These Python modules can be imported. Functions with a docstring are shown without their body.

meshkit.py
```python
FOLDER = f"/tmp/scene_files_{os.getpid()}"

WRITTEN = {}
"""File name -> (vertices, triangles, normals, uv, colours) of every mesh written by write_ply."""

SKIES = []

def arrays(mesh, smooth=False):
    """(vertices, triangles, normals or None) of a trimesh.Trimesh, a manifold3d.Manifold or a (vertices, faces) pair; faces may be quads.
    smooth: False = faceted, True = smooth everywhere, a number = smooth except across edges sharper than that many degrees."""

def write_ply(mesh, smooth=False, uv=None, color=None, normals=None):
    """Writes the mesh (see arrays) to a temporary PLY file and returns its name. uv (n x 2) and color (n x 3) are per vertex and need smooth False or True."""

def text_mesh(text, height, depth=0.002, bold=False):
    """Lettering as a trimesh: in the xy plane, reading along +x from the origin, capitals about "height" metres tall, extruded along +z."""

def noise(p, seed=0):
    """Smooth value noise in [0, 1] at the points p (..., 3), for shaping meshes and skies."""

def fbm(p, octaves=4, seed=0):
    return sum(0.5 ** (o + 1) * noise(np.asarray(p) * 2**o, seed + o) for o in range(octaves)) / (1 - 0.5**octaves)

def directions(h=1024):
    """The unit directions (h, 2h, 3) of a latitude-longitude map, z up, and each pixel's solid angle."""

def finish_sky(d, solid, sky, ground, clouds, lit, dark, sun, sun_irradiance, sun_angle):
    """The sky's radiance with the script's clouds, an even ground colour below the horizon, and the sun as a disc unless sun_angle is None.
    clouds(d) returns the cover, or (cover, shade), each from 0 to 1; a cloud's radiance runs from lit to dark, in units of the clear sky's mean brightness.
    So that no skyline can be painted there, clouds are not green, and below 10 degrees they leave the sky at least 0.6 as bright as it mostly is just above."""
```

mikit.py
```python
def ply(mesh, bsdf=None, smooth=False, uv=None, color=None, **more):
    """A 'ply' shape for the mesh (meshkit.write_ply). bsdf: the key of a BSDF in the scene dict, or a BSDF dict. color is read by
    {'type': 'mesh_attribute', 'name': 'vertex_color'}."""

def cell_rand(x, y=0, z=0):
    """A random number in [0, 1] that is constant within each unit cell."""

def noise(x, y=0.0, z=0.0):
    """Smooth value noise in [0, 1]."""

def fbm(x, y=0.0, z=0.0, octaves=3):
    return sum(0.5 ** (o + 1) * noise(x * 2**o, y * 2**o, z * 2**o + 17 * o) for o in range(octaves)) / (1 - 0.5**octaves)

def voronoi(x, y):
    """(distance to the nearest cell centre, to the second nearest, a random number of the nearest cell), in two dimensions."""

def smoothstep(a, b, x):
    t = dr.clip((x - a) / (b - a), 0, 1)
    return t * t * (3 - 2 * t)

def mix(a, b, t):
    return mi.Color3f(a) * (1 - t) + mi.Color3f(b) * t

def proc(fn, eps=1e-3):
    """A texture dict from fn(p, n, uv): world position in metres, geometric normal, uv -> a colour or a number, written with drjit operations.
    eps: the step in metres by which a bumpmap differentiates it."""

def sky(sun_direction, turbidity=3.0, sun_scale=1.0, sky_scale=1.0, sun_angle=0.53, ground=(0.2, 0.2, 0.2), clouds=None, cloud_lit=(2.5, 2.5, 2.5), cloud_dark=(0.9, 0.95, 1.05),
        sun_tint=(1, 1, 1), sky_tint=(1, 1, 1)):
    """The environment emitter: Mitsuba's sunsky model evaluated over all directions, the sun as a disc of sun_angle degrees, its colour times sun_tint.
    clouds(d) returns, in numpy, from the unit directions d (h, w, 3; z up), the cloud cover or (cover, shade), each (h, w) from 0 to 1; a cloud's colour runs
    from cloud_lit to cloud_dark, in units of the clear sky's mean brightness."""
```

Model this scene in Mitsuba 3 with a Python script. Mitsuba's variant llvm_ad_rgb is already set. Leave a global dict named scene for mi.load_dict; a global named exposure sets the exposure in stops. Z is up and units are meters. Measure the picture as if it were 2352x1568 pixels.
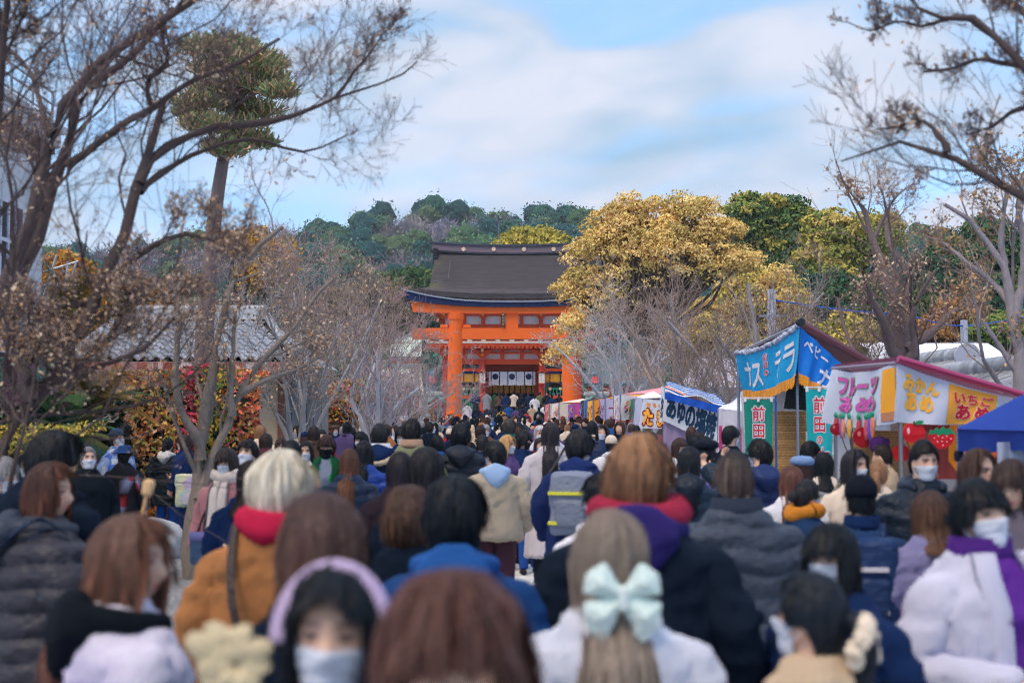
import math, random
import numpy as np, trimesh
import drjit as dr, mitsuba as mi
import mikit, meshkit
import shapely
from shapely.geometry import Polygon, LineString, Point, box as sbox
from shapely.ops import unary_union
import manifold3d as m3

T = mi.ScalarTransform4f
scene, labels = {}, {}
rnd = random.Random(7)
NR = np.random.RandomState(7)

# ------------------------------------------------------------------ camera, sky, exposure
EYE, FPX, PITCH = 1.92, 3267.0, math.atan(176 / 3267.0)
scene['camera'] = {'type': 'thinlens', 'fov': 2 * math.degrees(math.atan(1176 / FPX)), 'fov_axis': 'x',
                   'aperture_radius': 0.0098, 'focus_distance': 78.0, 'near_clip': 0.1, 'far_clip': 5000.0,
                   'to_world': T().look_at([0, 0, EYE], [0, math.cos(PITCH), EYE + math.sin(PITCH)], [0, 0, 1])}
SUN = (-0.30, -0.42, 0.86)
exposure = 2.95


def sky_clouds(d):
    e = np.maximum(d[..., 2], 0.0)
    az = np.arctan2(d[..., 0], d[..., 1])
    q = np.stack([az * 4.2 + e * 2.5 + 2.3, (e + .08) ** .8 * 13 - az * 2.2, az * 0 + 0.4], -1)
    w = meshkit.fbm(q * 1.1 + 5, 3, 3)
    n = meshkit.fbm(q + (w[..., None] - .5) * 1.9, 6, 11)
    fine = meshkit.fbm(q * 2.6 + 9 + (w[..., None] - .5), 5, 4)
    cover = np.clip((n - .34) / .26, 0, 1)
    cover = cover * cover * (3 - 2 * cover)
    thin = np.clip((meshkit.fbm(q * .45 + 3, 3, 21) - .42) / .2, 0, 1)
    cover = np.clip(.60 + .40 * cover - .22 * thin * (1 - cover), 0, 1)
    shade = np.clip((.56 - n) * 2.0 + (fine - .5) * 1.5 + .34, 0, 1)
    return cover, shade


scene['sky_light'] = mikit.sky(SUN, turbidity=2.6, sun_scale=0.22, sky_scale=1.0, sun_angle=24, clouds=sky_clouds,
                               cloud_lit=(1.08, 1.15, 1.36), cloud_dark=(.52, .80, 1.10), sky_tint=(0.80, 1.02, 1.10),
                               ground=(0.2, 0.2, 0.2), sun_tint=(1.0, 0.95, 0.90))


# ------------------------------------------------------------------ helpers
def W(u, v, d):
    """The point at ground distance d metres that is seen at survey position (u, v)."""
    c, s = math.cos(PITCH), math.sin(PITCH)
    a, b = (u - 1176) / FPX, (784 - v) / FPX
    k = d / (c - b * s)
    return np.array([a * k, d, EYE + k * (s + b * c)])


def S(r, g=None, b=None):
    c = np.array([r, r, r] if g is None else [r, g, b], float) / 255
    return np.where(c < .04045, c / 12.92, ((c + .055) / 1.055) ** 2.4)


def gz(x, y):
    y = np.asarray(y, float)
    return np.clip(y - 8, 0, 78) * 0.0056


COUNT = {}


def number(name):
    n = COUNT.get(name, 0)
    COUNT[name] = n + 1
    return name if n == 0 else f'{name}_{n:03d}'


def thing(name, label=None, cat=None, group=None, kind=None):
    k = number(name)
    d = {}
    for a, b in (('label', label), ('category', cat), ('group', group), ('kind', kind)):
        if b:
            d[a] = b
    labels[k] = d
    return k


def sub(parent, name, label=None, kind=None):
    k = number(parent + '__' + name)
    d = {}
    if label:
        d['label'] = label
    if kind:
        d['kind'] = kind
    if d:
        labels[k] = d
    return k


def vf(m):
    if hasattr(m, 'to_mesh'):
        q = m.to_mesh()
        return np.array(q.vert_properties[:, :3], float), np.array(q.tri_verts, int)
    if isinstance(m, (tuple, list)):
        v, f = np.asarray(m[0], float), np.asarray(m[1], int)
        if f.shape[1] == 4:
            f = np.vstack([f[:, [0, 1, 2]], f[:, [0, 2, 3]]])
        return v, f
    return np.array(m.vertices), np.array(m.faces)


def coded(v, f, n, col):
    """Splits a mesh where the hue changes from face to face and packs each vertex colour into (u, v): the hue as one whole number, the brightness."""
    top = np.maximum(col.max(1), 1e-6)
    q = np.rint(np.sqrt(np.clip(col / top[:, None], 0, 1)) * 63).astype(np.int64)
    code = q[:, 0] * 4096 + q[:, 1] * 64 + q[:, 2]
    fc = code[f]
    mixed = (fc != fc[:, :1]).any(1)
    if mixed.any():
        corner = f.ravel()
        want = np.repeat(fc[:, 0], 3)
        key = corner.astype(np.int64) * 262144 + want
        u, inv = np.unique(key, return_inverse=True)
        src = (u // 262144).astype(int)
        v, n, top, code = v[src], (None if n is None else n[src]), top[src], u % 262144
        f = inv.reshape(-1, 3)
    return v, f, n, np.column_stack([code.astype(float), top])


def write(key, v, f, mat, col, smooth):
    v, f, n = meshkit.arrays((v, f), smooth)
    v, f, n, uv = coded(v, f, n, col)
    path = meshkit.write_ply((v, f), False, uv, normals=n)
    scene[key] = {'type': 'ply', 'filename': path, 'face_normals': n is None, 'bsdf': {'type': 'ref', 'id': mat}}
    return key


def put(key, mesh, mat, col=(.5, .5, .5), smooth=35):
    v, f = vf(mesh)
    col = np.asarray(col, float)
    if col.ndim == 2:
        return write(key, v, f, mat, col, bool(smooth))
    if smooth is not False and smooth is not True:
        m = trimesh.Trimesh(v, f, process=False)
        m = trimesh.graph.smooth_shade(m, angle=np.radians(smooth), facet_minarea=None)
        v, f = np.array(m.vertices), np.array(m.faces)
    return write(key, v, f, mat, np.tile(col, (len(v), 1)), smooth is not False)


class MB:
    """Collects pieces of one mesh, each with its colour."""

    def __init__(s):
        s.v, s.f, s.c, s.n = [], [], [], 0

    def add(s, mesh, col=(.5, .5, .5), M=None):
        v, f = vf(mesh)
        if M is not None:
            v = v @ np.asarray(M)[:3, :3].T + np.asarray(M)[:3, 3]
        col = np.asarray(col, float)
        s.v.append(v); s.f.append(f + s.n)
        s.c.append(col if col.ndim == 2 else np.tile(col, (len(v), 1)))
        s.n += len(v)
        return s

    def get(s):
        return np.vstack(s.v), np.vstack(s.f), np.vstack(s.c)

    def put(s, key, mat, smooth=35):
        if not s.v:
            return key
        v, f, c = s.get()
        if smooth is not True and smooth is not False:
            m = trimesh.Trimesh(v, f, process=False)
            m.visual = trimesh.visual.ColorVisuals()
            # split the vertices across sharp edges, the colours with them
            fn = np.cross(v[f[:, 1]] - v[f[:, 0]], v[f[:, 2]] - v[f[:, 0]])
            fn /= np.linalg.norm(fn, axis=1, keepdims=True) + 1e-12
            key3 = np.round(fn * 1.5).astype(int)
            allv = f.ravel()
            k4 = np.repeat(key3, 3, axis=0)
            u, inv = np.unique(np.column_stack([allv, k4]), axis=0, return_inverse=True)
            inv = inv.ravel()
            v2, c2 = v[u[:, 0]], c[u[:, 0]]
            f2 = inv.reshape(-1, 3)
            return write(key, v2, f2, mat, c2, True)
        return write(key, v, f, mat, c, bool(smooth))


def box(x0, x1, y0, y1, z0, z1, ch=0.0):
    if ch > 0:
        c = ch
        pts = [[x, y, z] for x in (x0, x1) for y in (y0, y1) for z in (z0, z1)]
        out = []
        for x, y, z in pts:
            sx, sy, sz = (c if x == x0 else -c), (c if y == y0 else -c), (c if z == z0 else -c)
            out += [[x + sx, y + sy, z], [x + sx, y, z + sz], [x, y + sy, z + sz]]
        return trimesh.convex.convex_hull(np.array(out))
    v = np.array([[x, y, z] for x in (x0, x1) for y in (y0, y1) for z in (z0, z1)], float)
    f = np.array([[0, 1, 3], [0, 3, 2], [4, 6, 7], [4, 7, 5], [0, 4, 5], [0, 5, 1], [2, 3, 7], [2, 7, 6], [0, 2, 6], [0, 6, 4], [1, 5, 7], [1, 7, 3]])
    return v, f


def cbox(c, s, ch=0.0, rz=0.0):
    v, f = vf(box(-s[0] / 2, s[0] / 2, -s[1] / 2, s[1] / 2, -s[2] / 2, s[2] / 2, ch))
    ca, sa = math.cos(rz), math.sin(rz)
    v = v @ np.array([[ca, -sa, 0], [sa, ca, 0], [0, 0, 1]]).T + np.asarray(c, float)
    return v, f


def beam(a, b, w, h, up=(0, 0, 1)):
    """A box from a to b, w wide and h high."""
    a, b = np.asarray(a, float), np.asarray(b, float)
    t = b - a
    L = np.linalg.norm(t); t = t / L
    s = np.cross(t, up); s /= np.linalg.norm(s) + 1e-9
    n = np.cross(s, t)
    v, f = box(0, L, -w / 2, w / 2, -h / 2, h / 2)
    return np.outer(v[:, 0], t) + np.outer(v[:, 1], s) + np.outer(v[:, 2], n) + a, f


def tube(p, r, n=8, cap=True):
    p = np.asarray(p, float)
    r = np.broadcast_to(np.asarray(r, float), (len(p),))
    t = np.gradient(p, axis=0)
    t /= np.linalg.norm(t, axis=1, keepdims=True) + 1e-12
    a = np.cross(t[0], [0, 0, 1.0] if abs(t[0][2]) < .9 else [1.0, 0, 0]); a /= np.linalg.norm(a)
    A = [a]
    for i in range(1, len(p)):
        a = A[-1] - t[i] * (A[-1] @ t[i]); a = a / (np.linalg.norm(a) + 1e-12); A.append(a)
    A = np.array(A); B = np.cross(t, A)
    g = np.arange(n) * 2 * np.pi / n
    v = p[:, None] + r[:, None, None] * (np.cos(g)[None, :, None] * A[:, None] + np.sin(g)[None, :, None] * B[:, None])
    return rings_mesh(v, cap)


def rings_mesh(v, cap=True, closed=True):
    """v (m, n, 3): m rings of n points; the rings run so that faces look outward for counter-clockwise rings seen from the end."""
    m, n = v.shape[:2]
    nn = n if closed else n - 1
    i, j = np.meshgrid(np.arange(m - 1), np.arange(nn), indexing='ij')
    k = (j + 1) % n
    q = np.stack([i * n + j, i * n + k, (i + 1) * n + k, (i + 1) * n + j], -1).reshape(-1, 4)
    f = np.vstack([q[:, [0, 1, 2]], q[:, [0, 2, 3]]])
    vv = v.reshape(-1, 3)
    if cap and closed:
        c0, c1 = len(vv), len(vv) + 1
        vv = np.vstack([vv, v[0].mean(0), v[-1].mean(0)])
        a = np.arange(n); b = (a + 1) % n
        f = np.vstack([f, np.stack([b, a, a * 0 + c0], 1), np.stack([(m - 1) * n + a, (m - 1) * n + b, a * 0 + c1], 1)])
    return vv, f


def grid(v, both=False):
    """A sheet (m, n, 3)."""
    return rings_mesh(np.asarray(v, float), False, False)


def spline(p, n=24):
    p = np.asarray(p, float)
    q = np.vstack([2 * p[0] - p[1], p, 2 * p[-1] - p[-2]])
    out = []
    per = max(2, n // (len(p) - 1))
    for i in range(1, len(q) - 2):
        t = np.linspace(0, 1, per, endpoint=False)[:, None]
        a, b, c, d = q[i - 1], q[i], q[i + 1], q[i + 2]
        out.append(.5 * (2 * b + (c - a) * t + (2 * a - 5 * b + 4 * c - d) * t ** 2 + (3 * b - a - 3 * c + d) * t ** 3))
    out.append(p[-1:])
    return np.vstack(out)


def extrude(poly, depth):
    gs = [g for g in getattr(poly, 'geoms', [poly]) if g.area > 1e-9 and g.geom_type == 'Polygon']
    return trimesh.util.concatenate([trimesh.creation.extrude_polygon(g, depth, engine='earcut') for g in gs])


def frame(o, x, z):
    """4x4 whose local x and y run along x and z in the world (a sheet facing x cross z)."""
    x = np.asarray(x, float) / np.linalg.norm(x)
    z = np.asarray(z, float); z = z - x * (x @ z); z /= np.linalg.norm(z)
    M = np.eye(4); M[:3, 0], M[:3, 1], M[:3, 2], M[:3, 3] = x, z, np.cross(x, z), o
    return M


def ico(sub_=2, r=1.0):
    m = trimesh.creation.icosphere(sub_, r)
    return np.array(m.vertices), np.array(m.faces)


def ell(c, s, sub_=2):
    v, f = ico(sub_)
    return v * np.asarray(s, float) + np.asarray(c, float), f


# ------------------------------------------------------------------ materials (most take their plain colour from the mesh)
def decode(uv):
    k = mi.UInt32(dr.maximum(uv.x + .5, 0))
    r, g, b = mi.Float(k >> 12) / 63, mi.Float((k >> 6) & 63) / 63, mi.Float(k & 63) / 63
    return mi.Color3f(r * r, g * g, b * b) * dr.maximum(uv.y, 0)


PLAIN = mikit.proc(lambda p, n, uv: decode(uv))


def mat(name, rough=.7, spec=.4, bump=None, bs=1.0, eps=1e-3, **more):
    b = {'type': 'principled', 'base_color': more.pop('base', PLAIN), 'roughness': rough, 'specular': spec, **more}
    if bump is not None:
        b = {'type': 'bumpmap', 'arbitrary': mikit.proc(bump, eps), 'scale': bs, 'b': b}
    scene[name] = {'type': 'twosided', 'b': b}


N, FB = mikit.noise, mikit.fbm
mat('matte', .8, .25)
mat('cloth', .92, .12, sheen=.12, bump=lambda p, n, uv: FB(p.x * 26, p.y * 26, p.z * 20, 3) * .5 + N(p.x * 160, p.y * 160, p.z * 160) * .12, bs=.012)
mat('puffer', .5, .26, bump=lambda p, n, uv: FB(p.x * 30, p.y * 30, p.z * 42, 3), bs=.014)
mat('hair', .5, .22, bump=lambda p, n, uv: N(p.x * 160, p.y * 160, p.z * 16), bs=.006)
mat('skin', .48, .4)
mat('paint', .45, .4, bump=lambda p, n, uv: FB(p.x * 3, p.y * 3, p.z * 9, 3), bs=.02)
mat('leaf', .75, .1)
mat('banner', .7, .3, bump=lambda p, n, uv: FB(p.x * 5, p.y * 5, p.z * 3, 3), bs=.02)
mat('metal', .35, .5, metallic=.8)
mat('bark', .9, .2, bump=lambda p, n, uv: FB(p.x * 22, p.y * 22, p.z * 6, 4), bs=.03)
GLYPH = {
    '前': '5,80 28,81 20,92 21,95 26,96 30,95 39,81 62,80 71,96 73,97 81,94 74,81 95,80 95,72 5,72|67,2 65,11 80,11 80,66 88,66 88,7 84,3|59,62 68,63 68,20 59,21|11,64 49,64 49,9 46,4 30,2 27,9 28,11 40,10 40,24 20,24 20,2 11,2;20,32 40,32 40,40 20,41;20,49 40,48 40,56 20,56',
    '田': '9,89 91,89 91,3 82,3 82,9 18,9 18,3 9,4;54,19 82,19 82,45 54,45;54,55 82,55 82,80 54,80;18,19 44,19 44,45 18,45;18,55 44,55 44,80 18,80',
    'の': '8,38 9,54 16,67 30,79 45,84 61,84 73,80 84,70 91,53 91,35 85,23 75,14 59,8 53,7 48,16 62,19 71,24 78,31 82,43 80,59 69,71 56,75 54,58 47,34 40,22 34,16 23,15 17,18 10,28;18,50 19,33 24,26 29,26 33,29 41,46 46,74 35,71 25,63',
    'ベ': '5,37 35,72 43,73 48,71 70,48 95,20 88,13 86,13 61,44 42,62 37,60 13,29|76,80 77,83 82,85 92,68 85,65|72,60 63,77 70,80 77,70 79,63',
    'ビ': '78,90 79,93 84,95 93,80 86,77|19,17 18,87 29,87 28,57 32,57 59,66 74,73 67,88 72,91 74,90 82,77 76,72 78,63 45,51 28,47 28,22 32,19 41,17 83,20 83,10 62,8 37,8 25,10 20,14',
    'ー': '9,45 9,55 91,55 90,44',
    'カ': '10,13 25,26 31,35 40,60 39,63 12,63 12,73 40,73 41,91 52,91 51,73 81,73 86,70 83,26 80,16 76,10 72,9 52,9 50,18 68,18 71,21 75,38 75,63 49,63 45,40 34,20 19,7',
    'ス': '17,8 9,16 27,25 41,36 56,53 66,72 19,72 18,83 76,83 80,79 71,58 62,45 89,17 90,13 82,8 56,37 34,17',
    'テ': '9,52 9,61 92,61 92,52 57,51 55,34 51,23 41,12 32,5 30,5 23,12 34,19 43,29 46,38 48,51|21,86 81,86 81,77 21,77',
    'ラ': '13,54 13,63 84,63 88,60 84,45 75,30 59,16 38,6 35,6 29,14 46,20 61,29 70,40 76,54|23,77 23,87 81,87 81,77',
    'フ': '14,73 14,83 80,83 87,79 80,54 70,34 54,19 31,8 23,16 44,25 61,39 70,56 74,72',
    'ル': '52,13 52,87 62,87 62,23 76,31 90,46 92,45 96,38 80,22 59,8|6,13 6,15 16,23 23,38 26,52 26,87 36,87 35,50 31,30 23,16 15,8',
    'ツ': '34,7 25,16 35,19 51,28 62,39 75,61 80,83 90,81 91,78 83,54 69,31 54,18|38,82 38,85 47,86 56,59 47,57|9,78 19,80 28,59 29,52 20,49',
    'あ': '10,20 10,28 15,40 23,49 35,57 36,64 36,70 14,71 14,80 36,79 38,91 48,91 46,80 80,84 80,75 45,71 44,65 45,60 63,63 64,69 73,67 72,61 80,58 88,49 91,40 91,28 86,19 80,13 70,8 59,5 53,11 53,13 65,16 74,20 81,30 81,43 75,51 70,53 57,31 48,22 49,13 41,10 40,15 38,15 30,11 20,10 15,13;44,51 45,32 55,44 59,55;20,29 20,22 22,20 32,21 37,24 35,47 26,40',
    'め': '8,27 10,46 16,56 23,64 17,83 24,85 27,85 30,71 32,70 40,73 55,76 58,91 67,90 65,75 80,68 90,54 91,37 88,26 81,16 63,7 55,5 49,14 59,16 72,21 79,29 82,39 82,46 79,55 68,65 62,66 57,50 48,34 54,25 48,20 46,20 42,25 34,16 27,13 19,13 12,18;34,61 43,42 53,67 38,63;17,30 20,24 25,23 37,32 26,54 18,42',
    'み': '6,26 7,35 13,45 24,53 40,56 49,76 38,77 23,76 22,86 59,87 63,82 59,76 50,56 75,48 76,64 84,64 85,63 84,44 95,37 91,26 81,33 73,17 55,4 47,11 58,17 68,27 73,39 66,42 51,47 46,47 34,22 30,17 24,14 13,16 9,20;16,34 17,25 19,23 24,24 30,32 35,47 23,43',
    'か': '70,74 71,77 76,79 80,77 95,51 97,41 91,38 88,39 82,55|8,58 7,68 31,70 34,91 44,91 42,70 55,70 61,69 65,66 68,59 67,32 61,13 52,7 34,9 34,18 51,17 55,21 58,32 59,52 58,58 53,62 43,62 38,60 31,34 20,10 18,7 9,9 9,12 23,39 29,60',
    'ん': '7,9 15,30 45,90 55,85 37,52 52,54 57,51 60,44 61,20 65,16 76,19 83,28 88,41 95,35 91,23 81,11 73,7 61,7 57,9 52,16 50,43 47,45 42,45 36,43 26,31 17,7',
    'い': '66,75 68,77 75,79 80,71 91,44 92,27 85,24 83,25 81,39 76,58|13,45 12,82 23,82 23,47 25,34 29,24 34,20 37,20 41,24 48,41 55,34 50,20 41,10 32,9 28,11 23,16 18,24',
    'ち': '10,69 10,77 31,76 33,91 43,91 41,77 79,81 79,72 38,68 34,48 53,54 66,54 76,51 83,45 86,36 85,26 81,18 75,13 64,8 55,6 33,7 30,16 54,16 70,21 75,27 76,36 68,44 51,45 35,39 27,29 20,30 18,33 26,52 29,67',
    'ご': '83,93 89,97 98,81 91,79|21,81 57,80 76,81 72,90 79,92 87,77 80,74 76,81 75,71 32,70 22,71|15,23 16,41 23,41 27,41 24,28 30,20 41,16 59,16 82,20 83,11 65,7 37,7 23,12 16,18',
    'た': '46,20 48,37 56,36 55,23 58,20 65,17 91,19 91,10 76,8 61,9 50,13|53,60 90,60 90,52 53,52|9,66 9,75 31,74 33,76 34,91 45,91 42,76 61,79 61,70 40,66 30,30 21,6 11,9 11,11 20,28 30,65',
    'ま': '17,20 18,26 23,33 34,37 49,37 48,49 18,51 18,59 48,58 48,70 19,72 19,81 48,79 48,91 58,91 57,79 84,81 84,73 57,70 57,58 85,60 85,52 58,49 58,35 73,29 87,19 83,11 59,25 58,14 52,8 45,5 34,5 23,9 20,13;27,19 32,15 43,14 49,19 49,28 32,28 27,25',
    'ゃ': '11,41 12,45 27,50 20,63 20,65 23,66 28,68 36,54 51,60 51,62 41,70 46,76 58,66 55,61 70,62 75,61 82,55 84,51 84,40 82,34 77,30 69,27 59,27 52,30 51,38 60,36 72,38 76,43 73,51 68,54 61,54 40,47 55,6 55,5 48,2 45,3 32,41 30,42 17,35 14,35',
    'う': '19,50 16,61 48,67 67,66 78,57 80,52 81,39 78,29 63,14 48,8 34,5 30,13 30,15 52,20 61,24 67,31 71,40 70,50 65,55 60,58 46,58|28,81 30,91 73,85 72,77',
    'ゆ': '13,38 13,59 16,84 25,84 21,54 35,70 43,74 52,77 50,91 60,91 62,78 75,76 83,71 87,66 91,55 91,41 87,32 75,23 57,20 52,11 43,4 34,8 34,10 40,13 48,23 41,27 31,39 37,45 44,35 51,31 54,42 54,69 42,65 34,58 27,49 23,36 24,22 16,21;61,30 66,30 74,33 80,38 82,45 82,55 78,63 65,70 63,69 63,45',
    '塩': '26,5 26,13 37,14 38,39 91,39 91,14 97,13 97,5;75,14 83,14 83,31 75,31;68,31 60,31 60,13 68,14;45,14 53,14 53,31 45,31|5,20 3,28 16,33 16,63 5,63 5,72 16,72 16,95 24,95 25,72 36,72 48,97 55,95 54,85 95,85 95,77 49,77 46,72 87,71 86,45 43,45 43,65 37,59 32,63 25,63 24,37 34,40 36,31 8,19;52,53 78,52 78,63 52,63',
    '焼': '3,7 12,21 17,39 19,95 27,95 27,62 33,78 36,79 41,77 41,73 36,61 48,62 48,73 56,73 57,61 75,61 76,73 84,73 85,61 97,61 96,53 84,53 84,42 96,42 97,35 78,33 79,11 89,11 90,22 98,20 97,9 94,4 73,4 70,9 69,34 61,34 58,20 53,12 48,7 36,2 31,9 40,13 47,18 50,25 51,34 36,34 36,42 48,42 48,53 36,53 35,60 32,55 27,56 25,39 39,23 39,20 33,15 23,27 20,16 13,6 8,2;56,43 76,42 76,53 56,53|40,78 40,86 62,86 62,96 70,96 71,86 93,86 93,78 70,78 70,66 62,66 61,78|2,50 6,57 9,75 15,75 12,53 9,47',
    'コ': '15,24 75,25 75,71 17,70 17,81 86,80 86,9 75,9 75,15 15,15',
}
# ------------------------------------------------------------------ ground, path, hills
mat('gravel', .95, .15, base=mikit.proc(lambda p, n, uv: mikit.mix((.17, .18, .20), (.33, .34, .37), mikit.smoothstep(.25, .75, N(p.x * 38, p.y * 38))) * (.75 + .5 * FB(p.x * .6, p.y * .6, 0, 3))),
    bump=lambda p, n, uv: N(p.x * 42, p.y * 42) + .5 * N(p.x * 90, p.y * 90), bs=.02)
mat('stone', .8, .3, base=mikit.proc(lambda p, n, uv: mikit.mix((.42, .43, .45), (.60, .61, .63), FB(p.x * 2.2, p.y * 2.2, p.z * 2.2, 4)) * (.86 + .28 * N(p.x * 60, p.y * 60, p.z * 60))),
    bump=lambda p, n, uv: FB(p.x * 45, p.y * 45, p.z * 45, 3), bs=.006)
mat('hillside', .95, .1, base=mikit.proc(lambda p, n, uv: mikit.mix((.03, .05, .03), (.07, .075, .045), FB(p.x * .12, p.y * .12, 0, 3))))

ys = np.concatenate([np.linspace(-40, 100, 60), np.linspace(104, 620, 30)])
xs = np.linspace(-410, 410, 60)
X, Y = np.meshgrid(xs, ys)
put(thing('ground', 'grey gravel ground beside the approach', kind='structure'), grid(np.stack([X, Y, gz(X, Y) - .03], -1)), 'gravel', smooth=True)
Xp, Yp = np.meshgrid(np.linspace(-2.9, 4.6, 6), np.linspace(-3, 86, 40))
path = thing('path', 'paved stone approach leading to the gate', kind='structure')
put(path, grid(np.stack([Xp, Yp, gz(Xp, Yp) - .012], -1)), 'stone', smooth=True)
for j in range(12):
    for i in range(7):
        x0, y0 = -2.85 + i * 1.06, 3.0 + j * 2.0
        z = float(gz(0, y0 + 1))
        put(sub(path, 'slab'), box(x0 + .008, x0 + 1.052, y0 + .008, y0 + 1.992, z - .05, z + .004 + .003 * ((i * 7 + j * 3) % 3), .006), 'stone', smooth=False)

RIDGE_U = [-600, 0, 300, 560, 700, 760, 850, 930, 1015, 1080, 1140, 1210, 1290, 1380, 1500, 1700, 1900, 2100, 2400, 3000]
RIDGE_V = [640, 590, 560, 535, 530, 520, 492, 485, 478, 487, 492, 485, 480, 490, 500, 510, 520, 540, 560, 600]
YR = 470.0


def ridge_h(x):
    u = 1176 + np.asarray(x) * FPX / YR
    v = np.interp(u, RIDGE_U, RIDGE_V)
    return (960 - v) / FPX * YR - 3


def hill_z(x, y):
    t = np.clip((np.asarray(y, float) - 170) / (YR - 170), 0, 1.35)
    s = np.where(t < 1, t ** 1.25, 1 - (t - 1) * .5)
    return 1 + s * ridge_h(x)


xs, ys = np.linspace(-330, 330, 80), np.linspace(165, 600, 40)
X, Y = np.meshgrid(xs, ys)
put(thing('hills', 'wooded hills behind the shrine', kind='structure'), grid(np.stack([X, Y, hill_z(X, Y) + 2 * (meshkit.noise(np.stack([X / 18, Y / 18, X * 0], -1)) - .5)], -1)), 'hillside', smooth=True)


# ------------------------------------------------------------------ the far wood on the hills: lumpy crowns and bare winter crowns, one mass
def crown_blob(c, r, squash, base, seed, lod=3, amp=.34):
    v, f = ico(lod)
    s = meshkit.fbm(v * 1.9 + seed * 7.3, 3, seed % 97)
    s2 = meshkit.noise(v * 6.5 + seed * 3.1, seed % 89)
    rr = 1 + amp * (s - .5) * 2 + .16 * (s2 - .5) * 2
    p = v * rr[:, None] * np.array([r, r, r * squash])
    k = .72 + .75 * s + .55 * (s2 - .5)
    col = np.clip(np.asarray(base)[None] * k[:, None], 0, 1)
    return p + np.asarray(c), f, col


def leaf_quads(c, nrm, size, R):
    """Small four-sided leaves at the points c (n, 3), roughly facing nrm."""
    n = len(c)
    a = R.normal(size=(n, 3)) + nrm * .6
    a /= np.linalg.norm(a, axis=1, keepdims=True)
    b = np.cross(a, R.normal(size=(n, 3))); b /= np.linalg.norm(b, axis=1, keepdims=True) + 1e-9
    d = np.cross(a, b)
    s = np.asarray(size) * R.uniform(.6, 1.3, n)
    s = s[:, None]
    v = np.stack([c - b * s, c - d * s * .5, c + b * s, c + d * s * .5], 1).reshape(-1, 3)
    i = np.arange(n)[:, None] * 4
    return v, np.vstack([i + [0, 1, 2], i + [0, 2, 3]])


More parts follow.
